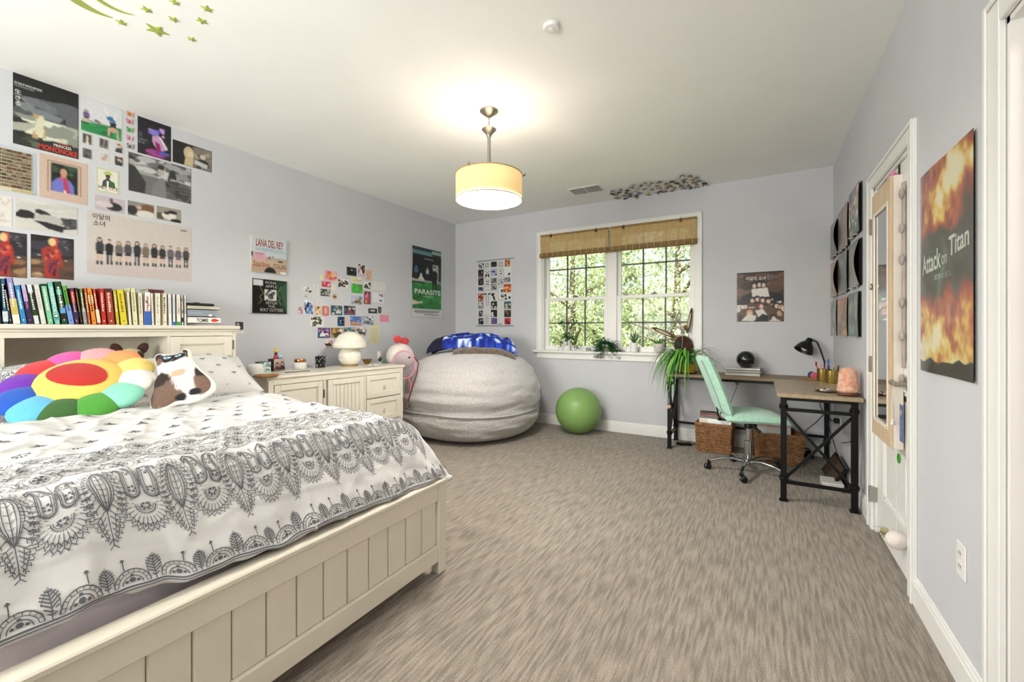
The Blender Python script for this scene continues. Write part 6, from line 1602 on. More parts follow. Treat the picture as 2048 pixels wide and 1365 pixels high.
def blanket(name, cen, lx, ly, t, m, label, rot, seed, colfn=None, dz=0.0, lump=.02):
    """folded blanket: thick rounded slab that follows the top of the bean bag"""
    b = MB(); nu, nv = 96, 56; ux, uy = cos(rot), sin(rot); n = (nu + 1) * (nv + 1); vs = []
    for sg in (1, -1):
        for j in range(nv + 1):
            for i in range(nu + 1):
                u = 2 * i / nu - 1; v = 2 * j / nv - 1
                k = max(0, 1 - abs(u) ** 5) ** .35 * max(0, 1 - abs(v) ** 5) ** .35
                L_ = 1 + .06 * noise.noise(Vector((u * 1.5 + seed, v * 1.5, 0)))
                x = cen[0] + (u * lx * L_) * ux - (v * ly * L_) * uy; y = cen[1] + (u * lx * L_) * uy + (v * ly * L_) * ux
                z = topz(x, y) + dz + .006
                if sg > 0: z += t * k * (1 + .35 * noise.noise(Vector((u * 2.4 + seed, v * 2, 2)))) + lump * k * noise.noise(Vector((u * 5 + seed, v * 4, 6)))
                vs.append((x, y, z))
    f = [(j*(nu+1)+i, j*(nu+1)+i+1, (j+1)*(nu+1)+i+1, (j+1)*(nu+1)+i) for j in range(nv) for i in range(nu)]
    cols = [None] * len(f)
    b.v = vs; b.f = f + [tuple(n + k for k in q[::-1]) for q in f]; b.c = cols + cols
    rim = [i for i in range(nu + 1)] + [(j + 1) * (nu + 1) + nu for j in range(nv)] + [nv * (nu + 1) + i for i in range(nu - 1, -1, -1)] + [j * (nu + 1) for j in range(nv - 1, 0, -1)]
    for k in range(len(rim)): b.f.append((rim[k], n + rim[k], n + rim[(k + 1) % len(rim)], rim[(k + 1) % len(rim)])); b.c.append(cols[0])
    o = b.build(name, m, None, smooth=60)
    if colfn:
        at = o.data.color_attributes.new('Col', 'FLOAT_COLOR', 'POINT'); one = [c for j in range(nv + 1) for i in range(nu + 1) for c in colfn(2 * i / nu - 1, 2 * j / nv - 1)]
        at.data.foreach_set('color', one + one)
    return tag(o, label, 'blanket')
rv = atan2(RT[1], RT[0])
blanket('brown_blanket', (1.02, -.80), .36, .30, .055, mat('brown_fleece', '#6b5b4c', .95, var=.2, vscale=30, bump=.5, bscale=50, sheen=.4), 'brown fleece blanket folded under the blue floral one', rv + .15, 3)
def floral(u, v):
    n = noise.noise(Vector((u * 6, v * 5, 3))); n2 = noise.noise(Vector((u * 13, v * 11, 8)))
    if v > .05 + .25 * n or u < -.62: return lin('#0e1a70') if u > -.55 else lin('#0b0f2c')
    q = n + .6 * n2
    if q > .36: return lin('#dfe4ee')
    if q > .20: return lin('#6a94d8')
    if q > -.05: return lin('#1f46b8')
    return lin('#12227e')
blanket('blue_blanket', (.86, -.78), .52, .30, .125, ink('blanket_print', .9, 0, .15), 'royal blue floral plush blanket folded on top of the bean bag', rv + .06, 9, floral, .05, .04)
# exercise ball
p = onz(1158, 866, 0); R0 = .265
b = MB(); prof_ = []
for k in range(61):
    a = -pi / 2 + pi * k / 60; prof_.append((max(0, R0 * cos(a) * (1 + .0022 * sin(k * 2.1))), R0 + R0 * sin(a)))
o = b.lathe(prof_, 48).build('exercise_ball', mat('green_vinyl', '#84ab60', .38, var=.05, vscale=2), None, smooth=180); o.location = (p.x, p.y - .02, 0); o.rotation_euler = (0, 0, 0)
tag(o, 'green exercise ball on the carpet by the window wall', 'exercise ball')

# ================================================================== ceiling
PX, PY = 2.201, -2.463
lamp = thing('pendant_lamp', 'drum pendant lamp with cream shade and nickel stem under the ceiling', 'lamp', (PX, PY, H))
MB().lathe([(0, 0), (.064, 0), (.064, -.006), (.05, -.018), (.028, -.034), (.012, -.046), (0, -.048)][::-1], 28).build('canopy', M_nickel, lamp, smooth=40)
b = MB()
for k in range(5):
    z = -.052 - k * .016; c_ = [(.006 * cos(t * pi / 5) if k % 2 else 0, 0 if k % 2 else .006 * cos(t * pi / 5), z - .002 + .011 * sin(t * pi / 5)) for t in range(10)]
    b.tube(c_, .0018, 5, closed=True)
b.build('chain', M_nickel, lamp, smooth=180)
MB().lathe([(.006, -.122), (.05, -.130), (.051, -.134), (.04, -.145), (.022, -.165), (.014, -.185), (0, -.187)][::-1], 26).build('cup', M_nickel, lamp, smooth=40)
MB().tube([(0, 0, -.18), (0, 0, -.47)], .0125, 12).build('rod', M_nickel, lamp, smooth=40)
SZ1, SZ0, SR = -.455, -.63, .232
def shade_mat():
    m = bpy.data.materials.new('cream_linen_shade'); m.use_nodes = True; N = m.node_tree.nodes; L = m.node_tree.links
    b_ = N['Principled BSDF']; b_.inputs['Base Color'].default_value = lin('#e8cf98'); b_.inputs['Roughness'].default_value = .9
    tc = N.new('ShaderNodeTexCoord'); nz = N.new('ShaderNodeTexNoise'); nz.inputs['Scale'].default_value = 220; L.new(tc.outputs['Object'], nz.inputs[0])
    rp = N.new('ShaderNodeValToRGB'); rp.color_ramp.elements[0].color = lin('#e0c488'); rp.color_ramp.elements[1].color = lin('#f0dcae'); L.new(nz.outputs[0], rp.inputs[0]); L.new(rp.outputs[0], b_.inputs['Base Color'])
    tr = N.new('ShaderNodeBsdfTranslucent'); tr.inputs[0].default_value = lin('#f0d49a')
    mx = N.new('ShaderNodeMixShader'); mx.inputs[0].default_value = .10; L.new(b_.outputs[0], mx.inputs[1]); L.new(tr.outputs[0], mx.inputs[2]); L.new(mx.outputs[0], N['Material Output'].inputs[0])
    MATS['cream_linen_shade'] = m; return m
b = MB(); n = 64
b.add([(SR * cos(2*pi*i/n), SR * sin(2*pi*i/n), z) for z in (SZ0, SZ1) for i in range(n)], [(i, (i+1) % n, n + (i+1) % n, n + i) for i in range(n)])
b.build('shade', shade_mat(), lamp, smooth=180)
b = MB()
for z in (SZ0, SZ1): b.tube([(SR * cos(2*pi*i/n), SR * sin(2*pi*i/n), z) for i in range(n)], .004, 6, closed=True)
b.build('shade_rim', mat('rim_gold', '#b89a68', .5), lamp, smooth=180)
b = MB().lathe([(0, SZ0 + .004), (SR - .006, SZ0 + .004), (SR - .006, SZ0 + .007), (0, SZ0 + .007)], 48)
b.build('diffuser', mat('lit_diffuser', '#fdfaf8', .5, emit=70, emitcol='#fff8f2'), lamp, smooth=30, fixn=True)
MB().lathe([(0, SZ0 + .010), (SR - .006, SZ0 + .010), (SR - .006, SZ0 + .013), (0, SZ0 + .013)], 48).build('added_light_baffle', M_white, lamp, smooth=30, fixn=True)  # opaque disc added to keep the diffuser's glow off the ceiling
for k in range(3):
    a = radians(30 + 120 * k); c, s = cos(a), sin(a)
    MB().tube([(.012 * c, .012 * s, -.46), (.05 * c, .05 * s, -.425), (.10 * c, .10 * s, -.42), (.15 * c, .15 * s, -.445), (.20 * c, .20 * s, -.47), (.243 * c, .243 * s, -.455)], .006, 8).ell((.247 * c, .247 * s, -.447), (.011, .011, .012), 10, 8).build('arm', M_nickel, lamp, smooth=60)
    MB().lathe([(0, -.60), (.02, -.59), (.03, -.565), (.026, -.54), (.014, -.52), (.013, -.50)], 14, (.09 * cos(a + 1), .09 * sin(a + 1), 0)).build('bulb', mat('lit_bulb', '#fff6e6', .3, emit=4, emitcol='#fff0d8'), lamp, smooth=60)
    l = bpy.data.lights.new('bulb_light', 'POINT'); l.energy = LAMP_W; l.color = (1.0, .965, .92); l.shadow_soft_size = .03
    o = bpy.data.objects.new('bulb_light', l); COL.objects.link(o); o.parent = lamp; o.location = (.10 * cos(a + 1), .10 * sin(a + 1), -.50)
p = onz(1103, 52, H); T = thing('smoke_detector', 'round white smoke detector on the ceiling', 'smoke detector', (p.x, p.y, H))
MB().lathe([(0, 0), (.042, 0), (.042, -.008), (.036, -.016), (0, -.018)][::-1], 28).build('cover', M_white, T, smooth=40)
MB().lathe([(0, -.016), (.012, -.018), (.012, -.022), (0, -.022)][::-1], 14).build('button', M_trim, T, smooth=40)
# air register
c4 = [onz(x, y, H) for x, y in ((1135, 378), (1198, 368.5), (1211, 380), (1148, 392))]
vx0 = (c4[0].x + c4[3].x) / 2; vx1 = (c4[1].x + c4[2].x) / 2; vy0 = (c4[0].y + c4[1].y) / 2; vy1 = (c4[2].y + c4[3].y) / 2
T = thing('air_register', 'white slotted air register in the ceiling near the window', 'vent', ((vx0 + vx1) / 2, (vy0 + vy1) / 2, H)); hw, hh = (vx1 - vx0) / 2, abs(vy1 - vy0) / 2
b = MB().box(-hw, hw, -hh, -hh + .022, -.008, 0, .002).box(-hw, hw, hh - .022, hh, -.008, 0, .002).box(-hw, -hw + .022, -hh + .022, hh - .022, -.008, 0, .002).box(hw - .022, hw, -hh + .022, hh - .022, -.008, 0, .002).box(-.006, .006, -hh + .022, hh - .022, -.008, 0)
b.build('frame', M_trim, T)
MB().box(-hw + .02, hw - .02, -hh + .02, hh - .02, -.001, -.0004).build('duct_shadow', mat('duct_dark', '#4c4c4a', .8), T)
for sd in (-1, 1):
    nsl = 11
    for k in range(nsl):
        xx = sd * (.012 + (hw - .04) * (k + .5) / nsl)
        me = MB(); me.tube([(xx, -hh + .022, -.005), (xx, hh - .022, -.005)], .0062, 4, squash=(.25, 1.0)); 
        o = me.build('slat', M_trim, T)
# cluster of paper butterflies where ceiling and window wall meet
BF = [(215,440,'b'),(210,480,'k'),(268,495,'o'),(290,545,'o'),(325,560,'k'),(345,415,'g'),(325,455,'k'),(405,515,'g'),(438,565,'k'),(470,420,'k'),(460,465,'k'),(515,485,'g'),(525,520,'k'),(535,375,'k'),(575,340,'w'),(605,445,'w'),(665,395,'w'),(660,475,'b'),(640,510,'k'),(628,540,'o'),(690,340,'g'),(760,305,'g'),(815,355,'w'),(775,405,'r'),(835,470,'y'),(820,505,'l'),(890,305,'r'),(905,408,'g'),(985,350,'r'),(1005,390,'r'),(1030,280,'g'),(965,470,'g'),(1045,440,'k'),(1125,310,'g'),(1155,375,'n'),(1120,440,'r'),(1195,345,'n'),(1245,430,'g'),(1240,270,'k'),(1290,300,'k'),(1330,235,'w'),(1335,325,'g'),(1280,385,'o'),(1405,175,'k'),(1410,270,'k'),(1465,240,'r'),(1385,355,'g'),(1420,400,'r'),(1465,300,'o'),(1540,180,'g'),(1500,340,'g'),(1535,380,'k'),(1600,290,'g'),(1580,250,'o'),(1665,205,'g'),(1690,265,'g'),(1640,330,'o'),(1650,378,'g'),(1770,300,'k'),(1790,335,'k')]
BCOL = {'b': ('#23549a', '#4a86c8', 'blue'), 'k': ('#23221f', '#4c4a44', 'black'), 'o': ('#8a6a3a', '#c9b080', 'tan'), 'g': ('#55564e', '#a09f92', 'grey-green'), 'w': ('#a8a7a0', '#d0cfc8', 'pale grey'), 'r': ('#7a4048', '#b07a80', 'dusky red'), 'y': ('#c9b46a', '#e6dca0', 'yellow'), 'l': ('#5c6a34', '#98a860', 'olive'), 'n': ('#6a4a30', '#a08060', 'brown')}
BM_ = {k: butterfly_mesh('butterfly_wings', v[0], v[1], .052, .55) for k, v in BCOL.items()}
cnt = {k: sum(1 for q in BF if q[2] == k) for k in BCOL}; r = random.Random(12)
for (x, y, k) in BF:
    px_, py_ = 1200 + x / 8.533, 330 + y / 8.533
    p = onz(px_, py_, H - .004)
    rot = Matrix.Rotation(r.random() * 6.28, 4, 'Z')
    if p.y > -.012: p = ony(px_, py_, -.004); M4 = Matrix.Translation(p) @ Matrix(((1, 0, 0, 0), (0, 0, -1, 0), (0, 1, 0, 0), (0, 0, 0, 1))) @ rot
    else: M4 = Matrix.Translation(p) @ Matrix.Rotation(pi, 4, 'X') @ rot
    nth = sorted([q for q in BF if q[2] == k]).index((x, y, k)); tot = cnt[k]
    ORD = ['first', 'second', 'third', 'fourth', 'fifth', 'sixth', 'seventh', 'eighth', 'ninth', 'tenth', 'eleventh', 'twelfth', 'thirteenth', 'fourteenth', 'fifteenth', 'sixteenth', 'seventeenth', 'eighteenth', 'nineteenth']
    lb = (BCOL[k][2] + ' butterfly in the ceiling cluster above the window') if tot == 1 else (ORD[nth] + ' ' + BCOL[k][2] + ' butterfly from the left in the ceiling cluster')
    butterfly(M4, BM_[k], lb, 'butterfly cluster above the window')
# glow stars and moons
M_glow = mat('glow_plastic', '#a5b554', .5, var=.05)
def star(px_, py_, R_, rot, label):
    p = onz(px_, py_, H); pts = [((R_ if k % 2 == 0 else R_ * .45) * cos(rot + k * pi / 5), (R_ if k % 2 == 0 else R_ * .45) * sin(rot + k * pi / 5)) for k in range(10)]
    b = MB(); b.prism(pts, -.0035, 0, 'z'); b.add([(x * .96, y * .96, -.0035) for x, y in pts] + [(0, 0, -.007)], [((i + 1) % 10, i, 10) for i in range(10)])
    o = b.build('glow_star', M_glow); o.location = (p.x, p.y, H); tag(o, label, 'star', 'glow stars on the ceiling')
SL = [(1110, 385, .052, 'large green glow star on the ceiling'), (660, 285, .024, 'small green glow star on the ceiling near the crescents'), (980, 120, .024, 'small faint glow star above the large one'), (1325, 245, .024, 'small green glow star right of the large one'), (1755, 110, .026, 'green glow star at the right end of the ceiling group, upper'), (1685, 265, .026, 'green glow star at the right end of the ceiling group, middle'), (1560, 500, .022, 'green glow star nearest the wall posters'), (1340, 25, .022, 'tiny glow star at the top picture edge')]
for k, (x, y, R_, lb) in enumerate(SL): star(140 + x / 6.4, y / 6.4, R_, k * .8, lb)
for (x, y, R_, a0, lb) in ((330, -30, .13, 2.4, 'large green crescent moon sticker on the ceiling'), (600, -20, .10, 2.2, 'narrow green crescent moon sticker on the ceiling')):
    p = onz(140 + x / 6.4, y / 6.4, H); n = 16; pts = []
    for k in range(n + 1): a = a0 + 2.4 * k / n; pts.append((R_ * cos(a), R_ * sin(a)))
    for k in range(n - 1, 0, -1):
        a = a0 + 2.4 * k / n; w = R_ * (1 - (.34 if R_ > .11 else .2) * sin(pi * k / n)); pts.append((w * cos(a), w * sin(a)))
    b = MB(); nn2 = len(pts)
    # strip faces between outer and inner arcs
    outer = pts[:n + 1]; inner = [pts[0]] + pts[n + 1:][::-1] + [pts[n]]
    vs = [(x_, y_, z_) for z_ in (0, -.004) for arc in (outer, inner) for (x_, y_) in arc]; m_ = n + 1; fs = []
    for k in range(n):
        fs += [(k, k+1, m_+k+1, m_+k), (2*m_+k, 3*m_+k, 3*m_+k+1, 2*m_+k+1), (k, 2*m_+k, 2*m_+k+1, k+1), (m_+k, m_+k+1, 3*m_+k+1, 3*m_+k)]
    b.add(vs, fs); o = b.build('glow_moon', M_glow, None, fixn=True); o.location = (p.x, p.y, H); tag(o, lb, 'moon')
# ================================================================== bamboo shades
M_bam = mat('bamboo_slat', '#d8ba80', .6, var=.25, vscale=6, stretch=(2, 30, 60), col2='#b08c54')
M_bamd = mat('bamboo_dark', '#9c7c4a', .6, var=.2, vscale=6, stretch=(2, 30, 60))
def shade(x0, x1, label, seed):
    r = random.Random(seed); zt = 2.405; zb = 2.165
    T = thing('bamboo_shade', label, 'blind', (0, 0, 0), 0, 'bamboo shades on the window')
    MB().box(x0, x1, -.052, -.034, zt - .012, zt + .012, .003).build('headrail', M_bamd, T)
    b = MB(); n = 46
    for k in range(n):
        z = zt - .014 - (zt - .014 - zb) * k / n; h = (zt - zb) / n * .80
        b.box(x0 + r.uniform(0, .006), x1 - r.uniform(0, .006), -.050 - .004 * sin(k * .12), -.0475 - .004 * sin(k * .12), z - h, z)
    o = b.build('slats', M_bam, T); o['kind'] = 'stuff'
    b = MB()
    for k in range(26):
        a = k * 2.4; q = .007 + .019 * sqrt(k / 26)
        b.tube([(x0 + r.uniform(-.004, .006), -.052 + q * cos(a), zb - .012 + q * 1.2 * sin(a)), (x1 + r.uniform(-.006, .004), -.052 + q * cos(a), zb - .012 + q * 1.2 * sin(a))], .0045, 5)
    o = b.build('bottom_roll', M_bamd, T); o['kind'] = 'stuff'
    w = x1 - x0; M_cordm = mat('shade_thread', '#d8c8a0', .8)
    for k in range(12):
        xx = x0 + w * (k + .5) / 12; MB().box(xx - .002, xx + .002, -.082, -.0805, zb - .04, zb + .02).box(xx - .002, xx + .002, -.0565, -.0555, zb, zt - .012).build('thread', M_cordm, T)
    for fx in (.17, .83):
        xx = x0 + w * fx; MB().box(xx - .012, xx + .012, -.066, -.034, zt - .03, zt + .006, .003).tube([(xx, -.05, zt + .006), (xx, -.06, zt + .022), (xx + .008, -.06, zt + .026)], .002, 5).build('hook', mat('shade_hook', '#5a4a34', .4, metal=.6), T)
    return T
shade(1.405, 2.300, 'left bamboo roman shade rolled up at the window top', 1)
shade(2.318, 3.262, 'right bamboo roman shade rolled up at the window top', 2)
b = MB(); b.tube([(1.445, -.03, 2.36), (1.44, -.03, 1.6), (1.455, -.03, 1.05), (1.43, -.03, .99)], .0022, 5); tag(b.build('blind_cord', mat('cord_white', '#dedbd2', .7)), 'thin white pull cord hanging at the left side of the window', 'cord')
b = MB(); b.tube([(2.395, -.03, 2.36), (2.398, -.03, 1.7), (2.392, -.03, 1.3)], .0022, 5); tag(b.build('blind_cord', MATS['cord_white']), 'thin white pull cord hanging beside the centre mullion', 'cord')

# ================================================================== plants on the sill
SZ = .9455
M_lf = mat('leaf_deep', '#2f6a2c', .45, var=.3, vscale=20); M_lf2 = mat('leaf_fern', '#1f5a24', .5, var=.3, vscale=20); M_lf3 = mat('leaf_bright', '#4f9a34', .45, var=.25, vscale=20); M_lfg = mat('leaf_greygreen', '#5a7a5c', .5, var=.2, vscale=20)
M_soil = mat('potting_soil', '#3a2c22', .95, var=.3, vscale=60)
def leafquad(b, p, d, l, w, up=Vector((0, 0, 1)), bend=.2):
    d = Vector(d).normalized(); s = d.cross(up)
    if s.length < 1e-4: s = d.cross(Vector((0, 1, 0)))
    s.normalize(); n = s.cross(d).normalized(); p = Vector(p)
    m = p + d * l * .5 + n * l * .08; t = p + d * l - n * l * bend
    b.add([p, p + d * l * .22 + s * w * .38, m + s * w * .5, p + d * l * .8 + s * w * .3 - n * l * bend * .4, t, p + d * l * .8 - s * w * .3 - n * l * bend * .4, m - s * w * .5, p + d * l * .22 - s * w * .38], [(0, 1, 2, 6, 7), (6, 2, 3, 5), (5, 3, 4)])
def blade(path, w, twist=0.0):
    """long strap leaf along a path, folded slightly along its middle"""
    P = [Vector(p) for p in path]; vs = []; k = len(P)
    for i, p in enumerate(P):
        t = (P[min(k-1, i+1)] - P[max(0, i-1)]).normalized(); s = t.cross(Vector((0, 0, 1)))
        if s.length < 1e-3: s = Vector((1, 0, 0))
        s.normalize(); n = s.cross(t); ww = w * (min(1, .45 + i / k * 1.6)) * max(.04, 1 - (i / (k - 1)) ** 2.2)
        vs += [p - s * ww / 2 + n * ww * .18, p, p + s * ww / 2 + n * ww * .18]
    fs = []
    for i in range(k - 1): fs += [(3*i, 3*i+1, 3*i+4, 3*i+3), (3*i+1, 3*i+2, 3*i+5, 3*i+4)]
    return vs, fs
def pot(T, r0, r1, h, m, saucer=True, square=False):
    MB().lathe([(0, .008), (r0, .008), (r1, h), (r1 - .004, h), (r0 - .004, .014), (0, .014)], 20 if not square else 4).build('pot', m, T, smooth=40)
    if saucer: MB().lathe([(0, 0), (r0 + .006, 0), (r0 + .012, .010), (r0 + .008, .010), (r0 + .004, .004), (0, .004)], 20).build('saucer', M_white, T, smooth=40)
    MB().lathe([(0, h - .012), (r1 - .006, h - .012)], 16).build('soil', M_soil, T)
Yp = -.01
M_wpot = mat('white_pot', '#f0efec', .35, var=.02)
def px_x(px): return ony(px, 700, Yp).x
# trailing jade-like plant
T = thing('potted_plant', 'small trailing plant in a tapered white pot, leftmost on the sill', 'plant', (px_x(1134), Yp, SZ)); T.scale = (1.25, 1.0, 1.25); pot(T, .030, .042, .10, M_wpot); r = random.Random(4); b = MB(); st = MB()
for k in range(14):
    a = r.uniform(0, 6.28); l = r.uniform(.08, .19); rise = r.uniform(.0, .10) if k % 3 else .16
    pts = [(0, 0, .09)]
    for j in range(1, 6): t = j / 5; pts.append((cos(a) * l * t, sin(a) * l * t * .35, .09 + rise * sin(t * 2.0) * 1.2 - .12 * t * t * (1 if k % 3 else 0)))
    st.tube(pts, .0016, 5)
    for j in range(1, 6):
        for q in range(4): leafquad(b, pts[j], (r.uniform(-1, 1), r.uniform(-.6, .6), r.uniform(-.3, .8)), .030, .017)
o = b.build('foliage', M_lf, T); o['kind'] = 'stuff'; st.build('stems', MATS['leaf_fern'] if 'leaf_fern' in MATS else M_lf2, T)
# glass jar
T = thing('glass_jar', 'small glass jar with a dark lid between two sill plants', 'jar', (px_x(1176), Yp, SZ))
MB().lathe([(0, 0), (.026, 0), (.028, .006), (.028, .03), (.022, .038), (.02, .038), (.024, .03), (.024, .006), (0, .004)], 18).build('jar', mat('jar_glass', '#cfcfc8', .1, trans=.5, var=.1), T, smooth=50)
MB().lathe([(0, .006), (.022, .006), (.022, .022), (0, .024)], 14).build('pebbles', mat('pebble', '#9a8a7c', .8, var=.4, vscale=80), T)
b = MB(); [b.tube([(x, 0, .03), (x * 1.5, .003, .052)], .0018, 5) for x in (-.012, .0, .012)]; b.build('sprout', M_lf2, T)
# asparagus-like fern spilling over the sill
T = thing('potted_fern', 'bushy dark green fern spilling over the middle of the sill', 'plant', (px_x(1212), Yp - .005, SZ)); T.scale = (1.25, 1.0, 1.2); pot(T, .035, .048, .07, mat('beige_pot', '#cfc4b4', .6)); r = random.Random(8); b = MB()
for k in range(150):
    a = r.uniform(0, 6.28); l = r.uniform(.06, .15); el = r.uniform(-.2, .9)
    drop = r.uniform(.05, .18) if sin(a) < .2 or cos(a) > 0 else .05
    pts = []
    for j in range(5): t = j / 4; pts.append((cos(a) * l * t * (1.15 if cos(a) > 0 else .9), sin(a) * l * t * .55 - .01, max(-.05 if sin(a) < -.3 else .004, .075 + l * el * t * 1.0 - drop * t * t)))
    b.tube(pts, .0012, 3)
    for j in range(1, 5):
        for q in range(5): leafquad(b, pts[j], (r.uniform(-1, 1), r.uniform(-.7, .4), r.uniform(-.6, .6)), .026, .006)
o = b.build('foliage', M_lf2, T); o['kind'] = 'stuff'
T = thing('crystal_stone', 'small pinkish stone on the sill by the mullion', 'stone', (px_x(1245), Yp, SZ)); MB().ell((0, 0, .012), (.018, .012, .012), 7, 5).build('stone', mat('pink_stone', '#b8a49c', .6, var=.3, vscale=40), T)
# spiky succulent in white pot
T = thing('potted_aloe', 'spiky grey-green succulent in a round white pot on the sill', 'plant', (px_x(1268), Yp, SZ)); pot(T, .040, .047, .11, M_wpot); r = random.Random(2)
for k in range(17):
    a = k * 2.4; l = .075 + .055 * (1 - k / 17) ; el = .5 + .9 * k / 17
    P = [(cos(a) * l * cos(el) * t * .9, sin(a) * l * cos(el) * t * .9, .10 + .11 * t * sin(el) + .02 * t + .002 * k) for t in (0, .35, .7, 1)]
    MB().tube(P, [.009, .008, .005, .0008], 6, squash=(1, .55)).build('leaf', M_lfg, T, smooth=60)
# broad spiky plant in a white tub
T = thing('potted_agave', 'bright green spiky plant in a ribbed white tub on the sill', 'plant', (px_x(1318), Yp, SZ)); pot(T, .052, .060, .105, mat('ribbed_pot', '#dcd8d0', .6, var=.1, stretch=(1, 1, 12)), False); r = random.Random(9)
for k in range(26):
    a = r.uniform(0, 6.28); l = r.uniform(.08, .15); el = r.uniform(.1, 1.2)
    P = [(cos(a) * l * cos(el) * t, sin(a) * l * cos(el) * t * .6, .095 + l * sin(el) * t - .02 * t * t) for t in (0, .35, .7, 1)]
    MB().tube(P, [.007, .009, .006, .0008], 5, squash=(1, .45)).build('leaf', M_lf3, T, smooth=60)
# brown long-eared plush slumped at the right end of the sill
q = ony(1367, 716, -.02); pz = lambda px, py: ony(px, py, -.02) - Vector((q.x, -.02, SZ))
T = thing('plush_rabbit', 'brown plush animal with long ears slumped at the right end of the sill', 'plush toy', (q.x, -.02, SZ))
M_choc = plush('plush_chocolate', '#4a2716', .2); M_ears = plush('plush_ear_brown', '#5c4424', .2); M_inner = plush('plush_cream', '#c9b7a4', .08)
c1 = pz(1366, 692); MB().ell((c1.x, 0, .095), (.095, .055, .10), 18, 12).build('body', M_choc, T, smooth=180)
MB().ell((c1.x + .05, .0, .07), (.055, .06, .075), 14, 10).build('haunch', M_choc, T, smooth=180)
def ear(px0, py0, px1, py1, w, rollin):
    a = pz(px0, py0); c = pz(px1, py1); d = Vector((c.x - a.x, 0, c.z - a.z)); L_ = d.length; d.normalize(); s = Vector((-d.z, 0, d.x)); b = MB(); v = []
    n = 14; out = [Vector((a.x, 0, a.z)) + d * L_ * (.5 - .5 * cos(t * 2 * pi / n * .5 * 2 if False else 2 * pi * t / n)) + s * w * sin(2 * pi * t / n) * .5 for t in range(n)]
    m = sum(out, Vector()) / n
    vs = [(p.x, -.012, p.z) for p in out] + [(p.x, .012, p.z) for p in out] + [(m.x, -.022, m.z), (m.x, .022, m.z)]
    fs = [(t, (t + 1) % n, 2 * n) for t in range(n)] + [(n + (t + 1) % n, n + t, 2 * n + 1) for t in range(n)] + [(t, n + t, n + (t + 1) % n, (t + 1) % n) for t in range(n)]
    b.add(vs, fs); e = b.build('ear', M_ears, T, smooth=50, fixn=True)
    vi = [(m.x + (p.x - m.x) * .62, -.0165 - .006, m.z + (p.z - m.z) * .62) for p in out]; bi = MB(); bi.add(vi + [(m.x, -.0245, m.z)], [(t, (t + 1) % n, n) for t in range(n)]); bi.build('inner_ear', M_inner, e, fixn=True)
ear(1352, 676, 1303, 655, .045, 0); ear(1374, 668, 1384, 616, .036, 0)
a = pz(1372, 656); MB().ell((a.x, 0, a.z), (.030, .035, .030), 12, 8).build('head', plush('plush_ochre', '#7a5a2c', .1), T, smooth=180)
a = pz(1350, 645); b = MB(); leafquad(b, (a.x + .055, -.01, a.z - .03), (-1, 0, .25), .105, .05); leafquad(b, (a.x + .05, -.02, a.z - .01), (-.75, 0, .75), .085, .05); b.build('felt_leaf', mat('felt_dark_green', '#1c2a1c', .8), T)
a = pz(1366, 668); MB().tube([(a.x, -.045, a.z + .02), (a.x + .004, -.058, .12), (a.x - .004, -.06, .06)], .006, 6, squash=(1.2, .5)).build('ribbon', mat('cream_ribbon', '#c9b48a', .7), T)
a = pz(1357, 662); b = MB(); b.add([(a.x - .01, -.03, a.z + .03), (a.x + .03, -.03, a.z + .0), (a.x - .005, -.03, a.z - .05)], [(0, 1, 2), (2, 1, 0)]); b.add([(a.x + .01, -.034, a.z + .0), (a.x + .035, -.034, a.z + .005), (a.x + .015, -.034, a.z - .05)], [(0, 1, 2), (2, 1, 0)]); b.build('paper_label', M_white, T)
MB().ell((c1.x - .035, -.052, .105), (.03, .012, .034), 12, 8).build('green_patch', mat('felt_teal', '#24463c', .8), T, smooth=60)

# ================================================================== L-shaped desk
M_oak = mat('grey_oak', '#9a8468', .55, var=.0, col2='#7c6a54', vscale=5, stretch=(1.2, 14, 14), bump=.06, bscale=30, detail=6)
M_oak2 = mat('grey_oak_return', '#b4a183', .4, col2='#9c8a70', vscale=5, stretch=(14, 1.2, 14), bump=.06, bscale=30, detail=6)
TZ = .76; TT = .026
desk = thing('corner_desk', 'L-shaped desk with weathered wood tops and black iron frame in the corner', 'desk', (0, 0, 0))
dx0, dx1, dyf = 3.02, 4.425, -.45
rx0, ryf = 3.95, -1.452
nb = 3; w = (0 - .012 - dyf) / nb
for k in range(nb): MB().box(dx0, dx1, dyf + k * w + .0003, dyf + (k + 1) * w - .0003, TZ - TT, TZ, .0012).build('top_plank', M_oak, desk)
w = (dx1 - rx0) / nb
for k in range(nb): MB().box(rx0 + k * w + .0003, rx0 + (k + 1) * w - .0003, ryf, dyf - .001, TZ - TT, TZ, .0012).build('top_plank', M_oak2, desk)
def leg(x, y): 
    o = MB().box(x - .018, x + .018, y - .018, y + .018, .006, TZ - TT, .002).box(x - .027, x + .027, y - .027, y + .027, 0, .007, .002).build('leg', M_black, desk)
    for zz in (.665, .16): MB().lathe([(.0, zz - .02), (.026, zz - .016), (.026, zz - .006), (.031, zz), (.026, zz + .006), (.026, zz + .016), (0, zz + .02)], 14, (x, y, 0)).build('collar', M_black, o, smooth=30)
LG = [(3.05, -.415), (3.05, -.04), (3.99, -1.405), (4.385, -1.405), (4.385, -.04)]
for p in LG: leg(*p)
def beam(name, a, c, t=.022): MB().bar(a, c, t).build(name, M_black, desk)
zt = TZ - TT - .013
beam('apron_bar', (3.05, -.43, zt), (3.99, -.43, zt)); beam('apron_bar', (3.05, -.04, zt), (4.385, -.04, zt)); beam('apron_bar', (3.99, -1.405, zt), (3.99, -.43, zt)); beam('apron_bar', (4.385, -1.405, zt), (4.385, -.04, zt)); beam('apron_bar', (3.99, -1.405, zt), (4.385, -1.405, zt)); beam('apron_bar', (3.05, -.415, zt), (3.05, -.04, zt))
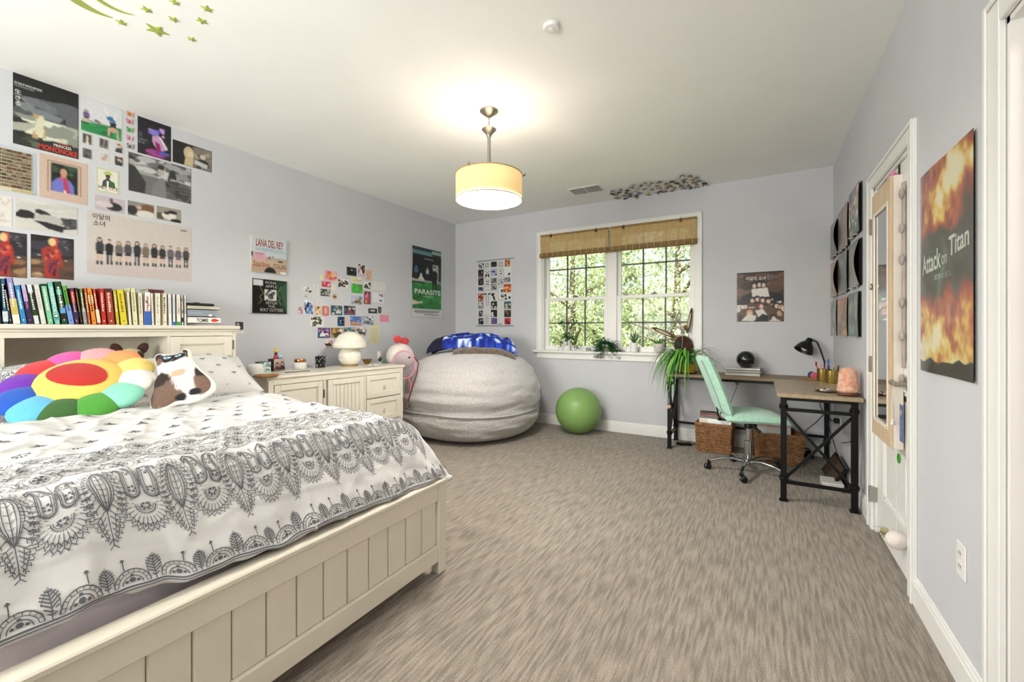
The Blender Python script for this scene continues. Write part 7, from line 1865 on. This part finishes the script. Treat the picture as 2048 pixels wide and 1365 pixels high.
beam('rail', (3.99, -1.405, .645), (4.385, -1.405, .645)); beam('rail', (3.99, -1.405, .135), (4.385, -1.405, .135)); beam('rail', (3.05, -.415, .645), (3.05, -.04, .645)); beam('rail', (3.05, -.415, .135), (3.05, -.04, .135))
beam('stretcher', (3.05, -.04, .20), (4.385, -.04, .20))
for (a, c) in (((3.99, -1.41, .635), (4.385, -1.41, .145)), ((3.99, -1.40, .145), (4.385, -1.40, .635)), ((3.045, -.415, .635), (3.045, -.04, .145)), ((3.055, -.415, .145), (3.055, -.04, .635))): beam('cross_brace', a, c, .017)
beam('corner_brace', (3.05, -.40, .60), (3.05, -.33, zt), .014)

# spider plant
q = onz(1378, 752, TZ); sp = Vector((3.20, -.27, TZ + .0005))
T = thing('spider_plant', 'large arching spider plant in a yellow pot at the left end of the desk', 'plant', sp)
MB().lathe([(0, 0), (.062, 0), (.078, .02), (.088, .10), (.083, .10), (.072, .03), (0, .03)], 24).build('pot', mat('mustard_pot', '#d2a52a', .4, var=.1), T, smooth=40)
MB().lathe([(0, .085), (.082, .085)], 20).build('soil', M_soil, T)
MB().lathe([(0, -.0), (.085, 0), (.095, .008), (.09, .008), (.06, .003), (0, .003)], 20).build('saucer', mat('dark_saucer', '#2a211c', .5), T, smooth=40)
r = random.Random(6); M_sp = [mat('spider_leaf_a', '#62b034', .45, var=.2, vscale=8), mat('spider_leaf_b', '#8cc858', .45, var=.2, vscale=8), mat('spider_leaf_c', '#3f8a2c', .45, var=.2, vscale=8)]
for k in range(150):
    if k < 100: a = r.gauss(pi + .75, .8)                # most leaves fall towards the window side and the camera
    else: a = r.uniform(0, 6.28)
    L_ = r.uniform(.16, .40); up_ = r.uniform(.05, .20); fall = r.uniform(.12, .46) * (1 if cos(a) < .2 else .6)
    P = []
    for j in range(8):
        t = j / 7; x = cos(a) * L_ * (1 - (1 - t) ** 1.6); y = sin(a) * L_ * (1 - (1 - t) ** 1.6) * .8; z = .09 + up_ * sin(min(1, t * 1.5) * pi * .6) - fall * max(0, t - .25) ** 1.7 * 1.6
        edge = (sp.x + x < dx0 - .01) or (sp.y + y < dyf - .01)
        P.append((x, min(y, .24), max(z, .012) if not edge else z))
    vs, fs = blade(P, r.uniform(.014, .022)); b = MB(); b.add(vs, fs); b.build('leaf', M_sp[k % 3], T, smooth=60)
b = MB()
for k in range(3):
    a = (.3, -.5, .9)[k]; b.tube([(0, 0, .09), (cos(a) * .08, sin(a) * .06, .22), (cos(a) * .2, sin(a) * .1, .27), (cos(a) * .31, sin(a) * .12, .23 + .04 * k)], .0013, 4)
b.build('runner', mat('runner_stem', '#8f9a6a', .6), T)
# speaker on magazines
q = onz(1486, 750, TZ); q.y = min(q.y, -.17)
MG = [('#d8d6ce', .022, 'thick pale magazine at the bottom of the desk stack'), ('#8f8f8a', .010, 'thin grey magazine in the desk stack'), ('#cfccc2', .016, 'off-white magazine in the desk stack'), ('#5c5c58', .006, 'dark booklet near the top of the desk stack'), ('#e3e1da', .018, 'white magazine on top of the desk stack')]
z = TZ + .0005
for k, (c, t, lb) in enumerate(MG):
    T = thing('magazine', lb, 'magazine', (3.70 + .006 * (k % 2), -.165, z), .03 * (k % 3 - 1), 'magazines under the round speaker')
    MB().box(-.145, .145, -.105, .103, .0008, t - .0008).build('pages', M_page, T); cv = mat('magcover_' + c.strip('#'), c, .35)
    MB().box(-.147, .147, -.107, .105, 0, .0008).build('cover', cv, T); MB().box(-.147, .147, -.107, .105, t - .0012, t - .0004).box(-.147, .147, -.107, -.1062, 0, t - .0004).build('cover', cv, T)
    z += t
T = thing('round_speaker', 'round glossy black speaker on the stack of magazines', 'speaker', (3.725, -.16, z))
R1 = .085; MB().lathe([(0, 0), (.045, 0), (.05, .006)] + [(max(.001, R1 * cos(a)), .078 + R1 * sin(a)) for a in [(-.95 + 2.5 * k / 18) for k in range(19)]], 30).build('shell', mat('gloss_black', '#0c0c0e', .12, coat=.6), T, smooth=180)
P = Pr('#0c0c0e'); 
b = MB()
for dx in (-.028, -.016, .0): b.tube([(dx + .004 * cos(t * pi / 4), -.0835, .088 + .007 * sin(t * pi / 4)) for t in range(8)], .0011, 4, closed=True)
b.build('clock_digits', mat('digit_glow', '#8f9aa0', .4, emit=.25), T)
# magazine-side cable clip under the desk front
b = MB(); b.tube([(3.66, -.43, TZ - TT - .02), (3.655, -.42, .66), (3.60, -.3, .5), (3.56, -.15, .36)], .003, 5).box(3.645, 3.675, -.44, -.42, TZ - TT - .045, TZ - TT - .025, .003)
tag(b.build('desk_cable', mat('grey_cable', '#6a6a68', .5), None, smooth=60), 'thin grey cable clipped under the front edge of the desk', 'cable')

# gooseneck lamp
lb_ = Vector((4.345, -.135, TZ + .0005)); T = thing('desk_lamp', 'black gooseneck desk lamp in the back corner of the desk', 'lamp', lb_)
MB().lathe([(0, 0), (.062, 0), (.064, .006), (.058, .014), (.014, .02), (0, .02)], 26).build('base', M_blackp, T, smooth=40)
nk = [ony(x, y, lb_.y) - lb_ for x, y in ((1649, 724), (1641, 700), (1634, 685), (1628, 681.5), (1620, 682))]
MB().tube([(0, 0, .016), (.012, 0, .06)] + [tuple(v) for v in nk], [.0075] * 7, 10).build('neck', M_blackp, T, smooth=60)
hc = ony(1617, 684, lb_.y) - lb_; ax_ = (ony(1606, 703, lb_.y - .03) - ony(1617, 684, lb_.y)).normalized()
Mx = Vector(ax_).to_track_quat('Z', 'Y').to_matrix()
b = MB().lathe([(0, -.035), (.02, -.034), (.027, -.02), (.028, .0), (.034, .008), (.058, .035), (.078, .085), (.080, .10), (.077, .10), (.055, .04), (.03, .012), (0, .01)], 30); b.v = [tuple(Mx @ Vector(p) + hc) for p in b.v]; b.build('lamp_head', M_blackp, T, smooth=50)
b = MB().ell((0, 0, .055), (.034, .034, .042), 16, 10); b.v = [tuple(Mx @ Vector(p) + hc) for p in b.v]; b.build('bulb', mat('frosted_bulb', '#dfe3e8', .35), T, smooth=180)
# tray with yarn balls
T = thing('wooden_tray', 'small round wooden tray behind the pen cups', 'tray', (4.262, -.30, TZ + .0005)); MB().lathe([(0, 0), (.072, 0), (.078, .012), (.074, .016), (.068, .008), (0, .008)], 26).build('tray', mat('tray_wood', '#b08452', .5, var=.15), T, smooth=40)
def yarn(name, loc, R_, m, label):
    b = MB(); r = random.Random(int(loc[1] * 999)); b.ell((0, 0, 0), (R_ * .93,) * 3, 14, 10)
    for k in range(16):
        q = Matrix.Rotation(r.random() * 6, 3, 'X') @ Matrix.Rotation(r.random() * 6, 3, 'Y'); b.tube([tuple(q @ Vector((R_ * cos(t * pi / 9), R_ * sin(t * pi / 9), R_ * .12 * sin(k)))) for t in range(18)], .0035, 4, closed=True)
    o = b.build(name, m, None, smooth=60); o.location = loc; return tag(o, label, 'yarn')
yarn('yarn_ball', (4.25, -.27, TZ + .0088 + .028), .027, mat('yarn_blue', '#1f4f86', .95), 'dark blue yarn ball on the wooden tray')
yarn('yarn_ball', (4.262, -.335, TZ + .0088 + .028), .027, mat('yarn_pink', '#e06a86', .95), 'pink yarn ball on the wooden tray')
# scalloped brass pen cups
def cup(loc, label, pens):
    T = thing('pen_cup', label, 'cup', loc); MB().lathe([(0, 0), (.046, 0), (.048, .004), (.048, .105), (.044, .105), (.044, .008), (0, .008)], 40, ribs=8, rib=.07).build('cup', mat('brushed_brass', '#b59a56', .3, metal=.85, var=.12), T, smooth=50)
    for (nm, c, lab, dx, dy, tx, ty, l, kind) in pens:
        a = Vector((loc[0] + dx, loc[1] + dy, loc[2] + .010)); d = Vector((tx, ty, 1)).normalized()
        P_ = thing(nm, lab, nm.replace('_', ' '), a, 0, 'pens and tools in the brass cups'); m = mat('tool_' + c.strip('#'), c, .4)
        MB().tube([(0, 0, 0), tuple(d * l * .86)], .0042, 8).build('barrel', m, P_, smooth=40); MB().tube([tuple(d * l * .86), tuple(d * l)], [.0042, .001], 8).build('tip', mat('pencil_tip', '#d8c29a', .6) if kind == 'pencil' else m, P_, smooth=40)
        if kind == 'scissors':
            b = MB(); s = Vector((0, 1, 0))
            for sg in (-1, 1): b.tube([tuple(d * (l + .012) + s * (sg * .016 + .014 * cos(t * pi / 5)) + Vector((0, 0, .018 * sin(t * pi / 5)))) for t in range(10)], .0045, 6, closed=True)
            b.build('handles', m, P_, smooth=60)
cup((4.372, -.55, TZ + .0005), 'front scalloped brass pen cup', [('pencil', '#d89a3a', 'orange pencil in the front brass cup', .01, .01, .12, -.05, .16, 'pencil'), ('pen', '#1c2a4a', 'navy pen in the front brass cup', .02, -.01, .1, -.15, .15, 'pen'), ('pencil', '#4a7a3a', 'green pencil in the front brass cup', .0, -.02, .02, -.2, .15, 'pencil'), ('pen', '#20242a', 'black pen in the front brass cup', -.02, .0, -.06, -.02, .145, 'pen')])
cup((4.325, -.42, TZ + .0005), 'rear scalloped brass pen cup', [('scissors', '#c82a2a', 'red-handled scissors in the rear brass cup', -.015, .01, -.28, .1, .13, 'scissors'), ('scissors', '#2f7ac0', 'blue-handled scissors in the rear brass cup', .015, .0, .08, -.12, .15, 'scissors'), ('pen', '#d84a6a', 'pink pen in the rear brass cup', 0, -.02, -.03, -.1, .155, 'pen'), ('pencil', '#e0a08a', 'peach pencil in the rear brass cup', -.01, -.01, -.12, -.1, .16, 'pencil')])
# salt lamp and crystal plate
T = thing('salt_lamp', 'pink salt rock lamp on a wooden base near the desk edge', 'lamp', (4.362, -1.335, TZ + .0005)); MB().lathe([(0, 0), (.055, 0), (.066, .008), (.062, .018), (0, .018)], 24).build('base', mat('walnut_base', '#5c3520', .45), T, smooth=40)
b = MB(); pr_ = [(.0, .018), (.048, .018), (.060, .032), (.061, .06), (.056, .10), (.050, .15), (.046, .178), (.032, .188), (0, .186)]
b.lathe(pr_, 18); b.v = [(x * (1 + .14 * noise.noise(Vector((x * 30, y * 30, z * 18)))), y * (1 + .14 * noise.noise(Vector((x * 30, y * 30, z * 18 + 5)))), z + .006 * noise.noise(Vector((x * 40, y * 40, 3)))) for x, y, z in b.v]
b.build('rock', mat('salt_rock', '#f0cdb8', .5, var=0, col2='#dc9270', vscale=30, bump=.6, bscale=35, sss=.25), T, smooth=30)
q = onz(1668, 784, TZ); T = thing('crystal_plate', 'small dark plate of crystals beside the salt lamp', 'plate', (4.255, -1.20, TZ + .0005)); MB().lathe([(0, 0), (.06, 0), (.068, .006), (.064, .008), (.055, .004), (0, .004)], 22).build('plate', mat('dark_wood_plate', '#3a241a', .4), T, smooth=40)
r = random.Random(5)
for k, c in enumerate(('#e8e2dc', '#d8a8a0', '#3a3a3c', '#c8c06a', '#e9e6e2', '#b89a8a', '#6a6a6e')):
    a = k * .9; MB().ell((.035 * cos(a) * (.4 + .1 * k % 1), .035 * sin(a), .012), (.014, .010, .010), 6, 4).build('crystal', mat('crystal_' + c.strip('#'), c, .2, var=.15), T)

# ================================================================== desk chair
HUB = Vector((3.76, -.86, 0)); FACE = radians(17)
ch = thing('office_chair', 'mint green fleece swivel chair with chrome star base at the desk', 'chair', HUB, FACE)
M_mint = mat('mint_fleece', '#b2dfc8', .95, var=.05, vscale=50, bump=.7, bscale=70, sheen=.4)
def cushion(w, d, t, edge=.5): 
    b, vs = pillow(d, w, t, 24, 24); return b
# local +x is the direction the chair faces
b = MB(); vs = []; nu, nv = 26, 24
def seatpt(u, v, s):
    x = u * .235; y = v * .225; k = max(0, 1 - abs(u) ** 6) ** .4 * max(0, 1 - abs(v) ** 6) ** .4
    z = .475 + (.055 * k if s > 0 else -.030 * k) - (.035 * max(0, u - .35) ** 1.4 if True else 0); return (x + .02, y, z)
n = (nu + 1) * (nv + 1)
for s in (1, -1):
    for j in range(nv + 1):
        for i in range(nu + 1): vs.append(seatpt(2 * i / nu - 1, 2 * j / nv - 1, s))
f = [(j*(nu+1)+i, j*(nu+1)+i+1, (j+1)*(nu+1)+i+1, (j+1)*(nu+1)+i) for j in range(nv) for i in range(nu)]
b.add(vs, f + [tuple(n + k for k in q[::-1]) for q in f]); b.build('seat', M_mint, ch, smooth=80)
b = MB(); vs = []
for s in (1, -1):
    for j in range(nv + 1):
        for i in range(nu + 1):
            u = 2 * i / nu - 1; v = j / nv; w_ = .215 - .03 * v; k = max(0, 1 - abs(u) ** 7) ** .4 * max(0, 1 - abs(2 * v - 1) ** 9) ** .35
            lean = -.195 - .15 * v - .03 * v * v; x = lean + s * .042 * k + .02 * u * u
            vs.append((x, u * w_, .50 + .485 * v))
b.add(vs, [q[::-1] for q in f] + [tuple(n + k for k in q) for q in f]); b.build('backrest', M_mint, ch, smooth=80)
b = MB()
for u in (-.72, .72):
    b.tube([(-.195 - .15 * v - .03 * v * v - .0425 + .02 * u * u, u * (.215 - .03 * v), .50 + .485 * v) for v in (.06, .2, .4, .6, .8, .93)], .0028, 5)
b.build('zip_seam', mat('seam_dark', '#6fa792', .8), ch)
MB().box(-.02, .10, -.06, .06, .425, .445, .004).box(-.24, .0, -.025, .025, .432, .442, .003).tube([(-.21, 0, .44), (-.235, 0, .47), (-.245, 0, .56)], .014, 6, squash=(1.6, .5)).build('seat_plate', M_black, ch)
MB().tube([(.02, -.06, .42), (.02, -.13, .415), (.02, -.2, .40)], .006, 6).ell((.02, -.215, .398), (.012, .024, .012), 10, 6).build('lever', M_blackp, ch, smooth=60)
MB().lathe([(0, .10), (.029, .10), (.029, .27), (.026, .272), (.0, .272)], 18).build('column_sleeve', M_chrome, ch, smooth=40)
MB().lathe([(0, .27), (.019, .27), (.019, .425), (0, .425)], 16).build('gas_lift', M_chrome, ch, smooth=40)
MB().lathe([(0, .375), (.03, .375), (.032, .40), (.026, .425), (0, .425)], 16).build('lift_cap', M_blackp, ch, smooth=40)
MB().lathe([(0, .066), (.038, .066), (.044, .085), (.042, .11), (.03, .122), (0, .122)], 20).build('hub', M_chrome, ch, smooth=40)
for k in range(5):
    a = radians(190 + 72 * k) - FACE; c, s = cos(a), sin(a)
    o = MB().tube([(.03 * c, .03 * s, .098), (.12 * c, .12 * s, .112), (.22 * c, .22 * s, .098), (.30 * c, .30 * s, .070)], [.022, .019, .016, .014], 10, squash=(1, .75)).build('base_leg', M_chrome, ch, smooth=60)
    MB().lathe([(0, .050), (.015, .050), (.017, .064), (.014, .078), (0, .08)], 12, (.30 * c, .30 * s, 0)).build('socket', M_blackp, o, smooth=40)
    b = MB(); a2 = a + (.8, 2.1, 3.9, .3, 5.0)[k]; wx, wy = -sin(a2), cos(a2); cx_, cy_ = .30 * c + .018 * cos(a2), .30 * s + .018 * sin(a2)
    for sg in (-1, 1): 
        q = MB().lathe([(0, -.009), (.020, -.009), (.025, -.004), (.025, .004), (.020, .009), (0, .009)], 18); b.add([(cx_ + wx * (sg * .014 + z) + cos(a2) * x, cy_ + wy * (sg * .014 + z) + sin(a2) * x, .025 + y) for x, y, z in q.v], q.f)
    b.build('caster', M_blackp, o, smooth=40, fixn=True)
    b = MB(); b.tube([(cx_ + cos(a2) * .028 * cos(t * .42) , cy_ + sin(a2) * .028 * cos(t * .42), .026 + .028 * sin(t * .42)) for t in range(8)], .012, 6, squash=(1.5, .3)); b.build('caster_hood', M_chrome, o, smooth=60)

# ================================================================== under the desk
M_wick = mat('water_hyacinth', '#a67a50', .75, var=.0, col2='#754e30', vscale=35, bump=.3, bscale=90)
def basket(x0, x1, y0, y1, h, rz, label):
    cx_, cy_ = (x0 + x1) / 2, (y0 + y1) / 2; T = thing('woven_basket', label, 'basket', (cx_, cy_, 0), rz, 'woven baskets under the desk'); w, d = (x1 - x0) / 2, (y1 - y0) / 2
    def ring(z, off, ph):
        pts = []; fl = .93 + .07 * z / h; ww, dd = w * fl, d * fl; per = [(-ww, -dd, ww, -dd), (ww, -dd, ww, dd), (ww, dd, -ww, dd), (-ww, dd, -ww, -dd)]; k = 0
        for (ax, ay, bx, by) in per:
            L_ = hypot(bx - ax, by - ay); m = max(4, int(L_ / .0125)); nx, ny = (by - ay) / L_, -(bx - ax) / L_
            for i in range(m):
                t = i / m; o = off * sin((k + ph) * pi / 2 + .4); pts.append((ax + (bx - ax) * t + nx * o, ay + (by - ay) * t + ny * o, z + .0022 * sin(k * 1.57 + ph * 2))); k += 1
        return pts
    b = MB(); n = int(h / .0165)
    for k in range(n): b.tube(ring(.010 + k * (h - .02) / n, .0060, (k % 2) * 2), .0088, 5, closed=True)
    o = b.build('weave', M_wick, T, smooth=60); o['kind'] = 'stuff'
    b = MB(); b.tube(ring(h - .008, .002, 0), .012, 6, closed=True); b.build('rim', M_wick, T, smooth=60)
    MB().box(-w * .93 + .008, w * .93 - .008, -d * .93 + .008, d * .93 - .008, .004, .012).build('base', M_wick, T)
    return T
basket(3.30, 3.615, -.40, -.105, .285, -.05, 'left woven basket of records under the desk')
basket(3.80, 4.15, -.52, -.20, .275, .22, 'right woven basket of records behind the chair base')
def rec(cx_, cy_, rz, tilt, z0, cols, label, name='record_sleeve', w=.29):
    T = thing(name, label, 'record', (cx_, cy_, z0), 0, 'records standing in the baskets', (tilt, 0, rz)); P = Pr(cols[0])
    if len(cols) > 1: P.blobs(0, 0, 1, 1, cols[1:], 12, int(cx_ * 1000) % 97, .25)
    P.put('front_cover', lambda u, v, d: (-w / 2 + w * u, -.0015 - d, .305 * (1 - v)), M_gloss, T, .0008, ras=(30, 30)); MB().box(-w / 2, w / 2, -.0006, .003, 0, .305).build('back_cover', mat('sleeve_' + cols[0].strip('#'), cols[0], .5), T)
R1_ = [(['#b9bfa8', '#8a9a80', '#d0d2c0', '#a08a5a', '#6a5a44'], 'sage green record at the front of the left basket'), (['#1b1b1c', '#2c2c2e'], 'black record behind the sage green one'), (['#a8584c', '#8a4438'], 'dull red record in the left basket'), (['#7a5a44', '#5a4434'], 'brown record in the left basket'), (['#202022', '#3a3a3c'], 'black record at the back of the left basket')]
for k, (c, lb) in enumerate(R1_): rec(3.457, -.355 + k * .045, -.05, radians(-9 + 2 * k), .018 + .012 * k, c, lb)
R2_ = [(['#d3d1cb', '#c2bfb6', '#e6e4de'], 'pale record at the front of the right basket'), (['#e8a0a4', '#d8606c', '#e6c4c0'], 'pink record in the right basket'), (['#26282a', '#3a3c40'], 'dark record behind the pink one'), (['#cfd2d6', '#a8acb4'], 'silver grey record in the right basket'), (['#2a2320', '#4a3a34'], 'black record at the back of the right basket')]
for k, (c, lb) in enumerate(R2_): rec(3.965 - .045 * (k > 1), -.455 + k * .045, .22, radians(-10 + 2 * k), .016 + .008 * k, c, lb, w=.27)
# power brick, router, leaning board, shoe
T = thing('power_adapter', 'black power brick with cord on the carpet by the left desk leg', 'adapter', (3.17, -.22, 0), .4); MB().box(-.06, .06, -.035, .035, 0, .03, .008).box(-.09, -.05, -.02, .02, .008, .03, .004).build('brick', M_blackp, T)
MB().tube([(.06, 0, .015), (.10, .02, .008), (.14, .07, .006), (.18, .12, .01), (.2, .17, .04)], .004, 6).build('cord', M_blackp, T, smooth=60)
o = MB().box(-.02, .02, -.24, .24, 0, .012, .002).build('leaning_board', mat('dark_board', '#5c4a3c', .6, var=.15)); 
T = thing('leaning_frame', 'dark brown framed board leaning on the right wall under the desk', 'frame', (4.31, -.72, .004), 0, None, (0, radians(30), 0)); o.parent = T; o.name = 'board'; o.location = (0, 0, 0); o.scale = (.3, 1.0, 15)
MB().box(-.009, .009, -.25, -.235, 0, .18).box(-.009, .009, .235, .25, 0, .18).box(-.009, .009, -.25, .25, .175, .19).build('frame_edge', M_black, T)
T = thing('white_box', 'low white box on the carpet beneath the leaning board', 'box', (4.30, -.96, 0)); MB().box(-.05, .08, -.09, .09, 0, .06, .015).build('carton', M_white, T); MB().box(-.052, .082, -.092, .092, .05, .064, .01).build('lid', M_white, T)
T = thing('power_strip', 'black power strip and bundled cables at the foot of the back desk leg', 'power strip', (4.18, -.10, 0)); MB().box(-.13, .10, -.03, .03, 0, .035, .006).build('strip', M_blackp, T)
for k in range(3): MB().box(-.10 + k * .07, -.06 + k * .07, -.022, .018, .035, .07, .005).build('plug', M_blackp, T)
MB().tube([(.08, -.02, .03), (.02, -.09, .06), (-.1, -.1, .04), (-.14, -.03, .07), (-.05, .02, .10), (.06, -.04, .09), (.1, -.08, .03)], .006, 6).build('cable_bundle', M_blackp, T, smooth=60)
def cable(pts, label, rr_=.0032): tag((lambda b: b.build('power_cable', M_blackp, None, smooth=60))(MB().tube(pts, rr_, 6)), label, 'cable')
cable([(4.40, -1.38, TZ - TT), (4.405, -1.30, .62), (4.405, -1.25, .5), (4.41, -1.1, .40), (4.41, -.7, .3)], 'black cable hanging behind the near right desk leg')
cable([(4.33, -.10, TZ - TT), (4.345, -.10, .62), (4.33, -.07, .5), (4.36, -.08, .42), (4.30, -.10, .34), (4.20, -.12, .24), (4.05, -.10, .22)], 'black cable looping down the back desk leg', .004)
cable([(4.36, -.12, .46), (4.38, -.35, .30), (4.40, -.7, .14), (4.40, -1.0, .06)], 'black cable running along the wall under the desk')
def outlet(loc, axis, label):
    T = thing('wall_outlet', label, 'outlet', loc, 0, 'wall outlets'); x, y, z = 0, 0, 0
    def bx(b, a0, a1, z0, z1, d0, d1, ch=.001): return b.box(-d1, -d0, a0, a1, z0, z1, ch) if axis == 'x' else b.box(a0, a1, -d1, -d0, z0, z1, ch)
    bx(MB(), -.036, .036, -.058, .058, 0, .005, .002).build('plate', M_trim, T); 
    for zz in (-.022, .022):
        s = bx(MB(), -.017, .017, zz - .014, zz + .014, .005, .007).build('socket', M_white, T)
        k = MB(); bx(k, -.008, -.005, zz - .003, zz + .007, .007, .0075, 0); bx(k, .005, .008, zz - .003, zz + .007, .007, .0075, 0); k.build('slots', M_blackp, s)
outlet((W, onx(1925, 1120, W).y, onx(1925, 1122, W).z), 'x', 'white wall outlet below the flame poster')
outlet((W, -.42, .40), 'x', 'white wall outlet on the right wall under the desk')
T = thing('plug_adapter', 'black plug in the outlet under the desk', 'plug', (W - .0085, -.42, .425)); MB().box(-.04, 0, -.022, .022, -.02, .02, .005).build('body', M_blackp, T); MB().tube([(-.038, 0, 0), (-.055, .0, -.004), (-.06, .06, .01)], .004, 6).build('cord', M_blackp, T, smooth=60)
# keychain charm on the left desk leg
q = Vector((3.05, -.447, .50)); T = thing('charm_strap', 'white and pink charm strap hanging on the left front desk leg', 'charm', q)
MB().tube([(-.0, 0, .10), (-.012, -.004, .06), (-.006, -.006, .02)], .007, 6, squash=(1.4, .4)).build('strap', mat('strap_white', '#d8d6d2', .6), T, smooth=60); MB().box(-.014, .010, -.012, -.002, -.05, .02, .003).build('tag', mat('tag_grey', '#77797c', .5), T); MB().ell((-.012, -.008, -.075), (.018, .012, .022), 10, 8).ell((.008, -.01, -.07), (.015, .012, .018), 10, 8).build('charm', mat('charm_pink', '#dcb4a8', .6), T, smooth=60)

# ================================================================== closet door: mirror cabinet and hanging things
AX0, AX1 = W + .0115, 4.402; AY0, AY1 = -2.215, -1.815
zt_ = onx(1782, 350, AX1).z; zb_ = onx(1783, 900, AX1).z
mc = thing('mirror_cabinet', 'tall cream mirror cabinet hanging on the closet door', 'mirror', (0, 0, 0)); M_mc = mat('cream_cabinet', '#efe6d8', .45, var=.02); M_tanw = mat('tan_frame', '#d8c0a0', .5, var=.06, stretch=(1, 1, .1), vscale=30)
MB().box(AX1 + .012, AX0, AY0, AY1, zb_, zt_, .002).build('case', M_mc, mc)
fw = .052
MB().box(AX1, AX1 + .012, AY0, AY0 + fw, zb_, zt_, .002).box(AX1, AX1 + .012, AY1 - fw, AY1, zb_, zt_, .002).box(AX1, AX1 + .012, AY0 + fw, AY1 - fw, zb_, zb_ + .09, .002).box(AX1, AX1 + .012, AY0 + fw, AY1 - fw, zt_ - .12, zt_, .002).build('door_frame', M_tanw, mc)
MB().box(AX1 - .003, AX1 + .004, AY0 + fw - .006, AY0 + fw + .010, zb_ + .085, zt_ - .115, .001).box(AX1 - .003, AX1 + .004, AY1 - fw - .010, AY1 - fw + .006, zb_ + .085, zt_ - .115, .001).box(AX1 - .003, AX1 + .004, AY0 + fw, AY1 - fw, zb_ + .083, zb_ + .1, .001).box(AX1 - .003, AX1 + .004, AY0 + fw, AY1 - fw, zt_ - .13, zt_ - .113, .001).build('inner_frame', M_mc, mc)
MB().box(AX1 + .006, AX1 + .010, AY0 + fw, AY1 - fw, zb_ + .09, zt_ - .12).build('mirror_glass', mat('mirror_silver', '#e6e8e8', .02, metal=1.0, var=0), mc)
for yy in (AY0 + .07, AY1 - .07): MB().box(AX0 - .004, W + .0005 + .011, yy - .012, yy + .012, zt_ - .02, DZ - .02, .001).box(AX0 - .004, AX0 + .02, yy - .012, yy + .012, DZ - .0205, DZ - .0185).build('hanger_hook', mat('hook_dark', '#3a3a38', .4, metal=.7), mc)
MB().ell((AX1 - .008, AY1 - .02, 1.45), (.008, .010, .02), 10, 8).build('pull', M_nickel, mc, smooth=60)
o = MB().ell((0, 0, 0), (.02, .04, .016), 14, 8).ell((-.006, -.03, .01), (.014, .02, .012), 10, 6).build('pink_bow', plush('plush_pinkbow', '#e58ab8', .05), None, smooth=60); o.location = (AX1 + .03, AY0 + .10, zt_ + .016); tag(o, 'small pink bow on top of the mirror cabinet', 'bow')
# mauve strip and lobes modelled in place of shadow on the door
HS = thing('shadow_strip', 'mauve strip with rounded lobes standing in for shadow beside the mirror cabinet', 'shadow_shape', (0, 0, 0)); M_mv = mat('mauve_shadow_tone', '#b8aaa6', .85, var=.1, bump=.2, bscale=200)
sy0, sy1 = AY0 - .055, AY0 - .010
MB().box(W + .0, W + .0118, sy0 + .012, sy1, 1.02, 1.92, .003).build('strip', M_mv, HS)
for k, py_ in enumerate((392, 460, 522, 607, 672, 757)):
    z = onx(1800, py_, W).z; MB().ell((W - .004, sy0 + .022, z), (.010, .026, .026), 14, 9).build('shadow_lobe', M_mv, HS, smooth=180)
# things hanging from the lever
lvp = Vector((XD - .045, hy + .012, hz - .011))
T = thing('string_toy', 'white pompom with feathers hanging on a string from the door handle', 'toy', (lvp.x, lvp.y, 0)); zb2 = onx(1806, 1102, lvp.x).z
MB().tube([(0, 0, lvp.z), (0, .004, .8), (0, 0, zb2 + .04)], .0018, 5).build('string', mat('white_string', '#e6e2da', .8), T); b = MB().ell((0, 0, zb2), (.042, .042, .042), 18, 12, fn=lambda p: 1 + .10 * noise.noise(p * 9)); b.build('pompom', plush('plush_pompom', '#e9dfd8', .05), T, smooth=60)
b = MB(); r = random.Random(4)
for k in range(14): leafquad(b, (-.02, .03, zb2 + .01), (-.5 + r.uniform(-.5, .5), 1.0, r.uniform(-.5, .4)), .085, .014)
b.build('feathers', mat('feather', '#b9b48c', .8, var=.3), T)
MB().tube([(-.004, .03, lvp.z + .004), (-.006, .045, lvp.z - .09), (-.004, .052, lvp.z - .16)], .003, 5).lathe([(0, 0), (.008, .004), (.004, .03), (0, .034)], 10, (-.004, .052, lvp.z - .195)).build('tassel', MATS['white_string'], T, smooth=60)
p = onx(1817, 862, lvp.x + .006); P = Pr('#1d56b0'); P.blobs(.1, .05, .9, .3, ['#3a78cc', '#c8b48a', '#12408a'], 6, 3, .3).poly([(.3, .2), (.75, .12), (.6, .3), (.4, .34)], '#cbb68c')
T = thing('award_ribbon', 'bright blue award ribbon hanging below the door handle', 'ribbon', (0, 0, 0)); zr1, zr0 = onx(1817, 822, lvp.x).z, onx(1817, 903, lvp.x).z; yr = hy + .008
P.blobs(.3, .42, .75, .92, ['#c6cddc', '#9fb0d4'], 9, 5, .14)
P.put('ribbon', lambda u, v, d: (lvp.x + .016 - d, yr + .028 - .056 * u, zr1 + (zr0 - zr1) * v), mat('print_gloss', '#ffffff') if 'print_gloss' in MATS else M_gloss, T, .001); MB().tube([(lvp.x + .016, yr, zr1), (lvp.x + .006, yr, lvp.z + .01)], .0015, 5).build('loop', MATS['white_string'], T)
zg1, zg0 = onx(1809, 922, lvp.x).z, onx(1809, 945, lvp.x).z; T = thing('green_tag', 'small green disc tag on the string below the ribbon', 'tag', (lvp.x + .012, yr + .018, (zg0 + zg1) / 2)); b = MB().lathe([(0, -.003), (.022, -.003), (.024, 0), (.022, .003), (0, .003)], 20); b.v = [(z, x, y) for x, y, z in b.v]; b.build('disc', mat('green_plastic', '#3f9a34', .4), T, smooth=40, fixn=True); MB().tube([(0, 0, .022), (.0, -.01, zr0 - (zg0 + zg1) / 2)], .0012, 5).build('string', MATS['white_string'], T)
